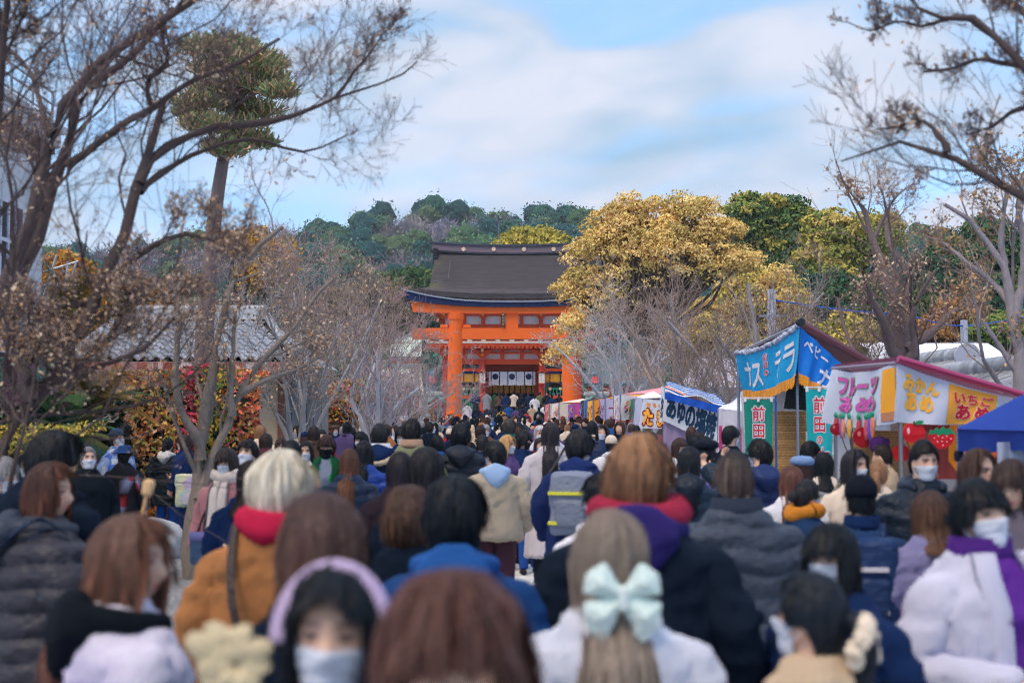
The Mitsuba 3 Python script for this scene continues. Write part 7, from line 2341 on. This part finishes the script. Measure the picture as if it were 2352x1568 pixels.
def lapels(c):
    for s in (-1, 1):
        z = np.array([1.47, 1.40, 1.30, 1.16, 1.0, .8])
        w = .085 - .05 * np.clip((1.40 - z) / .9, 0, 1)
        w[0] = .065
        yd = np.array([.075, .115, .150, .155, .155, .165]) + .012
        rows = []
        for a, q, y_ in zip(z, w, yd):
            x0, x1 = s * (q - .012), s * (q + .055)
            rows.append([[x0, y_ + .012, a], [x1, y_ - .004, a], [x1, y_ - .03, a], [x0, y_ - .02, a]])
        v, f = rings_mesh(np.array(rows))
        c['cp']('lapel', v, f, 'cloth', c['ccol'])


# the nearest row
person('woman in a lilac headband facing the camera with black parted hair and a white mask', 768, 1300, 2.55, 183, 'long', 'black', 'wool', 'black', 'mid', 'white', opts=dict(front=.028, tri=.052, vol=.024), extra=headband, tilt=-3, skin=1.05)
person('person facing the camera whose brown fringe fills the bottom centre of the picture', 1040, 1322, 2.12, 180, 'mop', np.array(S(92, 62, 56)), 'wool', 'brown', 'mid', None, opts=dict(vol=.038, front=.015, side=-.10, back=-.13, tuft=.034, lump=.03))
person('woman with long ash-brown hair under a mint bow and a white coat, back turned', 1402, 1180, 3.6, 2, 'long', 'ash', 'fleece', np.array(S(196, 198, 214)), 'mid', None, opts=dict(vol=.024, flare=1.1, tuft=.034, back=-.48, lump=.02, tip=.5, tipcol=S(176, 160, 142)), extra=bow, turn=-4)
person('person with dark brown bobbed hair behind the lilac headband, back turned', 738, 1140, 3.6, -6, 'bob', np.array(S(72, 54, 54)), 'wool', 'black', 'mid', None, opts=dict(vol=.040, top=.03, back=-.20, side=-.19, tip=.6, tipcol=S(120, 86, 66)))
person('tall man with ginger-brown hair, a crimson scarf and black coat', 1466, 1004, 4.8, 8, 'mop', np.array(S(166, 122, 88)), 'wool', np.array(S(18, 30, 46)), 'long', None, turn=14, hood=np.array(S(44, 36, 96)), scarf=np.array(S(150, 40, 66)), opts=dict(vol=.030, front=.04, side=-.02, back=-.125, tip=.9, tipcol=S(84, 60, 52)), wide=1.12)
person('person with bleached white-blond hair, a crimson scarf and camel coat', 643, 1040, 5.2, 12, 'mop', np.array(S(226, 216, 196)), 'wool', 'camel', 'long', None, turn=22, scarf=np.array(S(176, 30, 66)), opts=dict(back=-.15, vol=.030, side=-.03), extra=strap(S(60, 50, 52), (-.12, -.10, 1.44), (.02, -.17, .9)), wide=1.06)
person('man with a fading black crop and padded slate-grey jacket, back turned', 1688, 1040, 6.5, -8, 'crop', np.array(S(32, 34, 40)), 'puffer', np.array(S(60, 68, 84)), 'short', None, turn=0, collar='charcoal', wide=1.12, opts=dict(tip=.7, tipcol=S(126, 104, 96), back=-.095, top=.02, side=-.02))
person('black-haired man in a blue hooded jacket left of the white hair bow', 1045, 1098, 4.6, 0, 'short', 'black', 'parka', np.array(S(26, 62, 112)), 'short', None, hood=np.array(S(32, 80, 142)), opts=dict(vol=.024, back=-.10, lump=.018), wide=1.0)
person('woman with black hair and fringe, white mask and purple roll-neck under a pale grey coat', 2256, 1103, 4.8, 152, 'tiedbangs', 'black', 'wool', np.array(S(192, 194, 214)), 'long', 'white', turn=6, look=-10, collar=np.array(S(74, 38, 120)), pattern=coat_open(np.array(S(92, 44, 142))), extra=lapels, pr='front', pl='pocket', opts=dict(tail='bun', vol=.014), tilt=6, wide=1.05, th=.024)
person('woman with black fringed hair and a white mask turned to the left, navy coat', 1912, 1206, 4.7, -138, 'longbangs', 'black', 'wool', 'navy', 'mid', 'white', turn=0, opts=dict(vol=.024), look=-5)
person('woman with black hair tied by a cream scrunchie and a beige coat, facing left', 1862, 1322, 3.6, -52, 'tied', np.array(S(24, 32, 44)), 'fleece', 'beige', 'mid', 'white', extra=scrunchie, opts=dict(tail=.22, vol=.016, back=-.09), turn=-8, look=-6)
person('woman in profile with chestnut hair to her shoulders and a white coat at lower left', 290, 1190, 3.8, 62, 'long', np.array(S(96, 72, 62)), 'wool', np.array(S(206, 202, 220)), 'mid', None, turn=36, hood=np.array(S(14, 20, 28)), opts=dict(vol=.030, back=-.36, side=-.33, tip=.8, tipcol=S(140, 92, 70), flare=.35), wide=1.06)
person('woman with long brown hair and a charcoal quilted coat eating from a stick', 108, 1066, 6.2, 62, 'long', np.array(S(62, 42, 40)), 'puffer', np.array(S(56, 56, 66)), 'long', None, turn=34, hood='charcoal', pr='eat', curl=1.0, opts=dict(back=-.30, side=-.28, vol=.018, tip=.8, tipcol=S(120, 76, 58)), extra=both(skewer, strap(S(24, 40, 66))), wide=1.18)
person('tall man with thick black hair and a black hooded coat behind the stick eater', 120, 992, 6.6, 30, 'short', np.array(S(24, 28, 34)), 'parka', 'black', 'mid', None, turn=14, hood='black', opts=dict(vol=.028))
person('person in a bright blue jacket cut by the lower left corner', x=-1.47, y=3.4, h=1.66, face=20, hair='short', hc='black', coat='parka', cc=np.array(S(10, 84, 220)))
person('person in a grey woolly coat with dark brown hair cut by the lower right corner', x=1.52, y=3.7, h=1.56, face=-40, hair='longbangs', hc='dark brown', coat='fleece', cc=np.array(S(120, 132, 140)), scarf='white')
person('brown-haired person in a dark coat left of the blue hooded jacket', 936, 1120, 5.6, 4, 'mop', np.array(S(70, 52, 48)), 'wool', 'black', 'mid', None, opts=dict(tip=.5, tipcol=S(116, 84, 66)))
person('black-haired person with a white knitted hooded top left of the ginger-haired man', 1384, 1090, 7.0, -20, 'short', 'black', 'fleece', 'white', 'short', 'white', turn=-30, hood='white')
# the second row
person('woman with a big black hairdo and black coat in the middle of the crowd', 978, 1030, 8.7, 0, 'bob', np.array(S(34, 32, 38)), 'wool', 'black', 'long', None, opts=dict(vol=.034, back=-.13, side=-.11))
person('woman with black hair falling over a maroon-black coat', 918, 1040, 9.6, -10, 'long', np.array(S(38, 34, 42)), 'wool', np.array(S(44, 34, 44)), 'long', None)
person('boy with black hair in a beige fleece with a pale blue hood and maroon trousers', 1136, 1014, 13, -6, 'short', np.array(S(34, 36, 42)), 'fleece', np.array(S(178, 166, 146)), 'short', 'white', turn=-36, hood=np.array(S(158, 186, 226)), lower=np.array(S(76, 48, 62)), opts=dict(vol=.024), wide=1.08, th=.03)
person('man with tousled black hair and a black quilted jacket with a big hood', 1058, 974, 15.5, 0, 'mop', 'black', 'puffer', np.array(S(20, 30, 44)), 'short', None, hood=np.array(S(24, 34, 50)), wide=1.2, lod=1)
person('young man with black fringe and black mask turned to the right', 1200, 990, 18.4, 95, 'mop', np.array(S(24, 28, 36)), 'wool', 'navy', 'mid', 'black', turn=8, opts=dict(front=.02), pattern=coat_open(np.array(S(96, 104, 112))), extra=lapels)
person('woman with a blue patterned mask and fur-cuffed coat facing the camera', 1240, 1006, 19.0, 175, 'shoulder', np.array(S(56, 44, 44)), 'parka', np.array(S(52, 56, 66)), 'long', np.array(S(96, 126, 176)), pattern=coat_open(np.array(S(120, 106, 106))), extra=lapels, pr='front', scarf='maroon')
person('child in a dark jacket with an olive quilted hood and blue jeans walking away', 1216, 1056, 17.2, -4, 'short', np.array(S(66, 50, 46)), 'puffer', np.array(S(26, 44, 48)), 'short', None, hood=np.array(S(128, 138, 78)), lower=np.array(S(38, 76, 148)), stride=.16)
person('man in a navy fleece with a black fringe and white mask looking right', 1330, 988, 11.5, 14, 'mop', np.array(S(36, 38, 46)), 'fleece', np.array(S(28, 44, 92)), 'mid', 'white', turn=34, hood=np.array(S(30, 48, 100)), extra=backpack('grey backpack with yellow reflective bands on the man in the navy fleece', S(126, 134, 158), S(220, 214, 70)), wide=1.08)
person('woman with long dark hair over a white coat near the path centre', 1264, 972, 15.5, 2, 'long', np.array(S(48, 44, 54)), 'wool', np.array(S(196, 192, 200)), 'long', None, extra=strap(S(60, 60, 66)))
person('man in a green hooded coat with glasses and a black mask facing the camera', 750, 1000, 15, 178, 'short', np.array(S(60, 44, 44)), 'parka', np.array(S(20, 76, 48)), 'mid', 'black', hood=np.array(S(22, 82, 52)), glasses=True, opts=dict(front=.022, vol=.022), pattern=coat_open(np.array(S(120, 132, 156))), extra=lapels)
person('woman with very long copper-brown hair over a navy quilted coat', 802, 1032, 12.5, 4, 'long', np.array(S(78, 54, 48)), 'puffer', np.array(S(22, 40, 66)), 'mid', None, opts=dict(back=-.46, side=-.40, tip=.7, tipcol=S(150, 96, 66), flare=.1))
person('person in a royal blue quilted jacket half hidden by the copper-haired woman', 836, 1014, 14, 8, 'shoulder', 'black', 'puffer', np.array(S(26, 60, 140)), 'short', None)
person('man with a thin crown and a navy parka with a fur-edged hood', 872, 974, 14.6, 2, 'bald', np.array(S(36, 38, 44)), 'parka', np.array(S(28, 46, 70)), 'mid', None, hood='navy', collar='white', extra=fur_trim(S(200, 184, 160)), wide=1.08, opts=dict(front=.07, back=-.095))
person('tall man with black hair and an olive coat with a brown fleece collar', 946, 963, 15.2, 4, 'short', np.array(S(30, 30, 36)), 'wool', np.array(S(122, 128, 102)), 'mid', None, collar=np.array(S(170, 140, 120)), wide=1.1)
person('woman in a dusty pink coat with a cream scarf and white mask', 522, 1030, 11.6, 196, 'longbangs', np.array(S(60, 50, 50)), 'wool', np.array(S(176, 122, 128)), 'long', 'white', scarf=np.array(S(222, 206, 198)), opts=dict(scarf_ends=True), pr='down', wide=.98)
person('man with black swept hair and white mask looking down behind the pink coat', 568, 1010, 12.8, 200, 'short', np.array(S(32, 32, 38)), 'wool', 'black', 'mid', 'white', look=-14, opts=dict(front=.05))
person('person with dark hair and navy coat squeezed between the pink coat and the blond hair', 575, 1060, 9.5, 12, 'shoulder', 'dark brown', 'wool', 'navy', 'long', None)
person('woman in a black quilted jacket with a cream hood and bright blue jeans', 385, 1006, 21, 8, 'tied', 'black', 'puffer', np.array(S(18, 34, 44)), 'mid', None, hood=np.array(S(214, 210, 204)), lower=np.array(S(46, 110, 206)), lod=1, opts=dict(tail=.12))
person('woman with a brown bob and navy jacket carrying an iridescent tote by the grey tree', 425, 998, 20.5, -70, 'bob', np.array(S(62, 46, 48)), 'wool', np.array(S(26, 46, 92)), 'short', 'white', lower=np.array(S(32, 56, 110)), lod=1, turn=-30, pr='front')
person('person in a black coat strewn with red blooms and a blue brimmed hat', 286, 1024, 17, 10, 'short', np.array(S(40, 40, 46)), 'wool', np.array(S(28, 30, 40)), 'long', None, hat=('brim', np.array(S(40, 76, 128))), pattern=blooms, opts=dict(back=-.13), wide=1.05)
person('grey-haired woman with a white mask and a fluffy black coat', 203, 1028, 14, 150, 'tied', np.array(S(140, 142, 150)), 'fleece', np.array(S(16, 26, 36)), 'long', 'white', look=-6)
person('man in a navy cap and a blue and white patterned jacket', 272, 985, 18.5, 120, 'short', np.array(S(60, 60, 64)), 'wool', np.array(S(150, 172, 214)), 'mid', 'white', hat=('cap', np.array(S(44, 76, 106))), pattern=camo(S(60, 94, 164), S(214, 222, 236)), look=-16)
person('girl with black hair and white mask at the left edge', 62, 1042, 13, 165, 'shoulder', 'black', 'wool', 'navy', 'mid', 'white')
person('grey-haired man with a white mask at the far left edge', 4, 1052, 9, 100, 'short', 'grey', 'wool', 'navy', 'mid', 'white')
person('man with spiky black hair, pale blue mask and royal navy jacket by the autumn hedge', 590, 968, 27, 178, 'short', 'black', 'parka', np.array(S(28, 56, 120)), 'mid', np.array(S(170, 186, 214)), lod=1, hood='navy')
person('young woman with brown fringe biting into a snack near the second hedge', 646, 1006, 20, 172, 'shoulder', np.array(S(70, 52, 52)), 'wool', 'navy', 'mid', None, lod=1, pr='eat', opts=dict(front=.02), collar='white')
person('woman with black centre-parted hair and white mask left of the green coat', 704, 1014, 16, 182, 'long', np.array(S(34, 32, 38)), 'wool', np.array(S(206, 210, 220)), 'mid', 'white')
person('woman with black hair seen between the blond hair and the green coat', 668, 1012, 14, 10, 'bob', 'black', 'wool', 'navy', 'mid', None)
# right-hand side, nearer
person('woman with long black hair, white mask and cream coat facing right', 1962, 1033, 10.3, 168, 'long', np.array(S(46, 44, 52)), 'wool', 'cream', 'long', 'white', turn=-22, opts=dict(back=-.46, side=-.42, sway=.05))
person('man with short black hair, white mask and a black quilted jacket facing the camera', 2120, 1012, 9.2, 178, 'crop', np.array(S(26, 26, 30)), 'puffer', np.array(S(24, 36, 52)), 'mid', 'white', turn=-10, hood=np.array(S(24, 36, 56)), opts=dict(vol=.014, top=.034, front=.06), wide=1.08)
person('person in a black knitted cap and a navy jacket with a navy backpack', 1978, 1104, 7.4, 6, 'crop', 'black', 'parka', np.array(S(36, 60, 98)), 'mid', None, hat=('beanie', np.array(S(18, 24, 36))), collar='navy', extra=backpack('navy backpack with little white charms on the person in the knitted cap', S(26, 52, 96), S(200, 196, 206)))
person('woman with round glasses and chestnut hair swept back at the right edge', 2242, 1034, 8.0, 160, 'shoulder', np.array(S(74, 54, 48)), 'wool', 'black', 'mid', None, turn=-14, glasses=True, opts=dict(front=.075))
person('woman with a brown bob and a lavender-grey jacket, back turned', 2140, 1130, 7.2, -4, 'bob', np.array(S(66, 48, 46)), 'fleece', np.array(S(126, 124, 164)), 'short', None, opts=dict(back=-.20, side=-.19, tip=.8, tipcol=S(124, 88, 66)))
person('woman in profile with smooth dark hair, spectacles and an orange scarf', 1850, 1104, 9.2, 70, 'tied', np.array(S(36, 38, 46)), 'wool', np.array(S(30, 56, 92)), 'mid', 'white', scarf=np.array(S(196, 124, 46)), glasses=True, opts=dict(tail='bun'))
person('woman with wavy auburn hair and a white shawl left of the orange scarf', 1818, 1072, 10.2, 6, 'long', np.array(S(96, 64, 56)), 'fleece', 'white', 'mid', None, opts=dict(tip=.5, tipcol=S(150, 92, 70), flare=.4))
person('person in a pale blue beret behind the auburn hair', 1842, 1052, 12.4, 20, 'shoulder', 'brown', 'wool', 'grey', 'mid', None, hat=('beret', np.array(S(116, 146, 190))))
person('man with a black crop, white mask and navy quilted jacket turned left', 1746, 1010, 12, -6, 'short', np.array(S(28, 30, 36)), 'puffer', np.array(S(26, 44, 92)), 'mid', 'white', turn=-40, hood=np.array(S(28, 48, 98)), wide=1.08)
person('woman with long black hair and a black quilted jacket raising a phone', 1582, 1028, 11, 10, 'long', np.array(S(24, 30, 40)), 'puffer', np.array(S(22, 44, 66)), 'mid', None, hood=np.array(S(18, 32, 50)), pr='raise')
person('woman in a black beret and a violet and white patterned jacket', 1622, 1016, 13, 20, 'tied', 'black', 'wool', np.array(S(180, 180, 214)), 'mid', None, hat=('beret', np.array(S(24, 30, 44))), pattern=camo(S(96, 84, 150), S(222, 222, 236)), pr='raise', skin=1.02)
person('woman with a dark brown bob and white mask in front of the fish stall', 1560, 1006, 17, 150, 'bob', np.array(S(66, 50, 50)), 'wool', 'white', 'mid', 'white')
person('woman with black hair and cream coat before the turquoise flag', 1892, 1040, 13, 8, 'shoulder', 'black', 'wool', 'cream', 'mid', None, lod=1)
person('man with a clipped dark head turned left before the fruit stall', 2028, 1022, 13.4, -60, 'crop', np.array(S(42, 36, 38)), 'wool', 'beige', 'mid', None, lod=1)
person('woman with honey-brown hair in a low tail and a cream fluffy coat', 2016, 1058, 11, 20, 'tied', 'light brown', 'fleece', 'cream', 'mid', None, opts=dict(tail=.2))
person('black-haired man with white mask in front of the turquoise flag', 1858, 1014, 14.5, 60, 'short', 'black', 'wool', 'navy', 'mid', 'white', lod=1)
person('woman with dark brown fringed hair at the right edge of the picture', 2326, 1058, 6.6, -150, 'longbangs', np.array(S(60, 46, 46)), 'wool', np.array(S(96, 90, 104)), 'mid', None)
person('blonde woman with a white mask in the middle of the path', 1164, 1000, 17.5, 120, 'shoulder', np.array(S(206, 160, 110)), 'wool', 'purple', 'mid', 'white', lod=1)
person('man with a bald crown and dark coat just right of the quilted black jacket', 1108, 1000, 18, -10, 'bald', np.array(S(40, 40, 46)), 'wool', 'navy', 'mid', None, lod=1)
person('white-haired person with a white mask near the path centre', 1240, 978, 21, 165, 'crop', 'white', 'wool', 'lilac', 'mid', 'white', lod=1, opts=dict(vol=.016))
person('man with dishevelled grey-brown hair and teal coat ahead in the crowd', 1170, 962, 24, 0, 'mop', np.array(S(70, 66, 68)), 'wool', 'teal', 'mid', None, lod=1)

# things held or carried
k = thing('handbag', 'blue-grey handbag hanging from the hand of the woman in the pink coat', 'handbag')
c = W(476, 1258, 11.5)
v, f = hull_balls([(c[0] + s * .10, 11.5 + q, c[2] + z, .03) for s in (-1, 1) for q in (-.04, .04) for z in (-.10, .08)], .05, 3)
put(sub(k, 'bag_body'), (v, f), 'puffer', S(60, 84, 116), True)
put(sub(k, 'fluffy_rim'), tube([[c[0] - .13, 11.46, c[2] + .09], [c[0] + .13, 11.46, c[2] + .09]], .045, 10), 'cloth', S(110, 110, 160), smooth=True)
put(sub(k, 'handle'), tube(spline([[c[0] - .09, 11.5, c[2] + .1], [c[0], 11.5, c[2] + .30], [c[0] + .09, 11.5, c[2] + .1]], 14), .01, 6), 'puffer', S(30, 40, 56), smooth=True)
k = thing('tote_bag', 'pale iridescent tote bag beside the grey tree trunk', 'bag')
c = W(436, 1125, 20.2)
v, f = hull_balls([(c[0] + s * .17, 20.2 + q, c[2] + z, .03) for s in (-1, 1) for q in (-.03, .03) for z in (-.22, .2)], .06, 3)
cl_ = np.array([S(214, 206, 226), S(190, 220, 222), S(222, 226, 190), S(206, 190, 226)])
put(k, (v + ((meshkit.fbm(v * 9, 3, 2) - .5) * .06)[:, None], f), 'puffer', cl_[(meshkit.noise(v * 5, 4) * 3.99).astype(int)], True)
k = thing('smartphone', 'dark smartphone held up by the woman in the black quilted jacket', 'phone')
c = W(1640, 1088, 11.4)
put(k, cbox(c, [.075, .010, .15], .004, .2), 'puffer', S(20, 26, 44), smooth=False)

# ------------------------------------------------------------------ people climbing the steps
STEP = [  # u, head top v, look, hair, coat, colour, hood, extra
    (1072, 924, 'white hooded sweatshirt and blue jeans beside the left pillar', 'short', 'fleece', 'white'), (1092, 898, 'navy coat with a blue backpack at the top left of the steps', 'short', 'parka', 'navy'),
    (1118, 898, 'pale grey hooded jacket', 'short', 'parka', 'grey'), (1136, 900, 'dark green coat', 'short', 'wool', 'green'), (1148, 902, 'grey-brown hooded coat with a strap', 'shoulder', 'parka', 'brown'),
    (1162, 900, 'navy coat crossed by a white strap', 'short', 'wool', 'navy'), (1180, 898, 'cream coat under a big dark hairdo', 'mop', 'wool', 'cream'), (1198, 903, 'black coat and knitted hat', 'short', 'wool', 'black'),
    (1214, 902, 'navy jacket with a white collar', 'short', 'wool', 'navy'), (1228, 906, 'white jacket with a dark strap', 'bob', 'wool', 'white'), (1240, 902, 'green-grey quilted jacket', 'short', 'puffer', 'olive'),
    (1256, 900, 'black coat, face turned to the camera', 'shoulder', 'wool', 'black'), (1268, 905, 'navy padded coat at the top right', 'short', 'puffer', 'navy'), (1284, 902, 'dark coat by the right bay', 'short', 'wool', 'black'),
    (1296, 912, 'emerald green jacket near the right pillar', 'short', 'puffer', 'green'), (1096, 930, 'black long coat low on the left of the steps', 'short', 'wool', 'black'), (1118, 938, 'short navy quilted jacket', 'short', 'puffer', 'navy'),
    (1132, 930, 'dark leather jacket', 'bob', 'puffer', 'charcoal'), (1152, 934, 'long camel coat in the middle of the steps', 'shoulder', 'wool', 'mustard'), (1168, 930, 'blue padded coat beside the camel coat', 'short', 'puffer', 'blue'),
    (1186, 934, 'violet-grey coat', 'short', 'wool', 'purple'), (1200, 928, 'maroon hat and dark coat', 'shoulder', 'wool', 'navy'), (1208, 942, 'red jacket with a grey backpack', 'short', 'puffer', 'red'),
    (1222, 930, 'taupe coat', 'bob', 'wool', 'beige'), (1238, 936, 'black coat low in the middle right', 'short', 'wool', 'black'), (1250, 924, 'white fluffy jacket', 'long', 'fleece', 'white'),
    (1262, 930, 'black padded coat on the right of the steps', 'short', 'puffer', 'black'), (1272, 942, 'pale blue bobble hat and dark coat', 'short', 'wool', 'navy'), (1280, 944, 'pink jacket low on the right', 'shoulder', 'puffer', 'pink'),
    (1262, 948, 'brown long hair and cream coat low on the right', 'long', 'wool', 'cream'), (1146, 950, 'white coat at the foot of the steps', 'short', 'wool', 'white'), (1196, 950, 'royal blue jacket at the foot of the steps', 'short', 'wool', 'royal blue')]
for i, (u, v, lab, hr, ct, cc) in enumerate(STEP):
    z_top = None
    # which step: the head top and a height fix the distance up the flight
    hgt = 1.58 + .16 * ((i * 37) % 10) / 10
    best = min(np.linspace(87.3, 96.5, 47), key=lambda d: abs(W(u, v, d)[2] - hgt - (ZB + min(10, int((d - 87) / .78)) * .15 + .15 if d < 95.6 else FZ)))
    st_z = ZB + (min(10, int((best - 87) / .78)) + 1) * .15 if best < 95.6 else FZ
    st_z = min(st_z, FZ)
    pw = W(u, v, best)
    hats = {'maroon hat': ('beanie', 'maroon'), 'pale blue bobble': ('beanie', 'teal'), 'knitted hat': ('beanie', 'navy')}
    person('person in a ' + lab if not lab.startswith(('maroon', 'pale blue', 'brown')) else 'person with a ' + lab if 'hat' in lab else 'person with ' + lab, x=pw[0], y=best, h=hgt, z0=st_z, group='people climbing the steps', face=180 if 'turned to' in lab else rnd.uniform(-15, 15), hair=hr, hc=['black', 'dark brown', 'brown'][i % 3], coat=ct, cc=cc,
           length=['mid', 'short', 'long'][i % 3] if 'long' not in lab else 'long', lod=3, hat=next((h_ for a, h_ in hats.items() if a in lab), None), lower=np.array(S(90, 140, 190)) if 'jeans' in lab else None, wide=1.08)

# ------------------------------------------------------------------ the rest of the crowd, filling the approach from the middle distance to the steps
taken = [(p['x'], p['y']) for p in ()]
R = np.random.RandomState(77)
HN = [('short', 'black'), ('short', 'dark brown'), ('mop', 'black'), ('bob', 'dark brown'), ('bob', 'black'), ('shoulder', 'brown'), ('long', 'black'), ('long', 'brown'), ('crop', 'black'), ('short', 'grey'), ('tied', 'black'), ('mop', 'brown'), ('shoulder', 'chestnut'), ('bob', 'light brown'), ('bald', 'black')]
HDESC = {'short': 'short', 'mop': 'thick', 'bob': 'bobbed', 'shoulder': 'shoulder-length', 'long': 'long', 'crop': 'cropped', 'tied': 'tied-back', 'bald': 'thinning', 'longbangs': 'long fringed'}
CN = ['black', 'navy', 'black', 'navy', 'charcoal', 'dark grey', 'black', 'navy', 'grey', 'beige', 'cream', 'white', 'olive', 'brown', 'blue', 'camel', 'maroon', 'purple', 'green', 'red', 'lilac', 'teal']
CTN = {'wool': 'coat', 'puffer': 'quilted jacket', 'parka': 'hooded parka', 'fleece': 'fleece', 'knit': 'jumper'}
used, spots = set(), []


def free(x, y, r):
    return all((x - a) ** 2 + (y - b) ** 2 > r * r for a, b in spots)


for key in [k_ for k_ in labels if k_.startswith('person') and '__' not in k_]:
    vv = [meshkit.WRITTEN[scene[q]['filename']][0] for q in (key + '__coat', key) if q in scene]
    if vv:
        spots.append(tuple(vv[0][:, :2].mean(0)))
tries = 0
made = 0
while made < 205 and tries < 9000:
    tries += 1
    t = R.rand()
    y = 16.5 + 68 * t ** 1.25
    x = R.uniform(max(-4.6 + .006 * y, -.182 * y), min(3.1, 3.5 - .012 * (y - 16)))
    if y < 24 and x > 2.9 or (y < 21 and -1.0 < x < .9):
        continue
    if not free(x, y, .56 if y < 40 else .52):
        continue
    hr, hcn = HN[R.randint(len(HN))]
    cn = CN[R.randint(len(CN))]
    ct = ['wool', 'wool', 'puffer', 'parka', 'fleece'][R.randint(5)]
    away = R.rand() < .70
    face = R.normal() * 22 if away else 180 + R.normal() * 30
    mk = None if R.rand() < .12 else ('black' if R.rand() < .1 else 'white')
    hat = None
    if R.rand() < .10:
        hat = [('cap', 'navy'), ('beanie', 'charcoal'), ('beanie', 'cream'), ('cap', 'black'), ('beret', 'brown')][R.randint(5)]
    hgt = float(np.clip(R.normal(1.645, .085), 1.42, 1.82))
    side = 'left' if x < -1.6 else 'right' if x > 1.4 else 'middle'
    hd = f"{hat[1]} {'cap' if hat[0] == 'cap' else 'beret' if hat[0] == 'beret' else 'knitted hat'}" if hat else f"{HDESC[hr]} {hcn} hair"
    lab = f"person, {hd}, {cn} {CTN[ct]}, {'back turned' if away else 'facing the camera'}, {'near' if y < 26 else 'middle' if y < 44 else 'far'} {side} of crowd"
    if lab in used:
        continue
    used.add(lab)
    grp = 'people filling the approach'
    spots.append((x, y))
    made += 1
    person(lab, x=x, y=y, h=hgt, face=face, hair=hr, hc=hcn, coat=ct, cc=cn if R.rand() < .7 else COL[cn] * R.uniform(.75, 1.3), length=['short', 'mid', 'long'][R.randint(3)], mask=mk, turn=R.normal() * 26, hat=hat, hood=cn if ct in ('parka', 'puffer') and R.rand() < .8 else None,
           pr=['down', 'front', 'pocket'][R.randint(3)], pl=['down', 'pocket'][R.randint(2)], group=grp, wide=R.uniform(1.0, 1.12), lod=None)

# ------------------------------------------------------------------ the faint winter haze before the hills
scene['air'] = {'type': 'homogeneous', 'albedo': {'type': 'rgb', 'value': [.86, .94, .99]}, 'sigma_t': .00024}
scene[thing('haze', 'faint blue winter haze in front of the hills', 'haze', kind='stuff')] = {'type': 'cube', 'to_world': T().translate([0, 285, 43]).scale([425, 345, 45]), 'bsdf': {'type': 'null'}, 'interior': {'type': 'ref', 'id': 'air'}}
scene['camera']['medium'] = {'type': 'ref', 'id': 'air'}
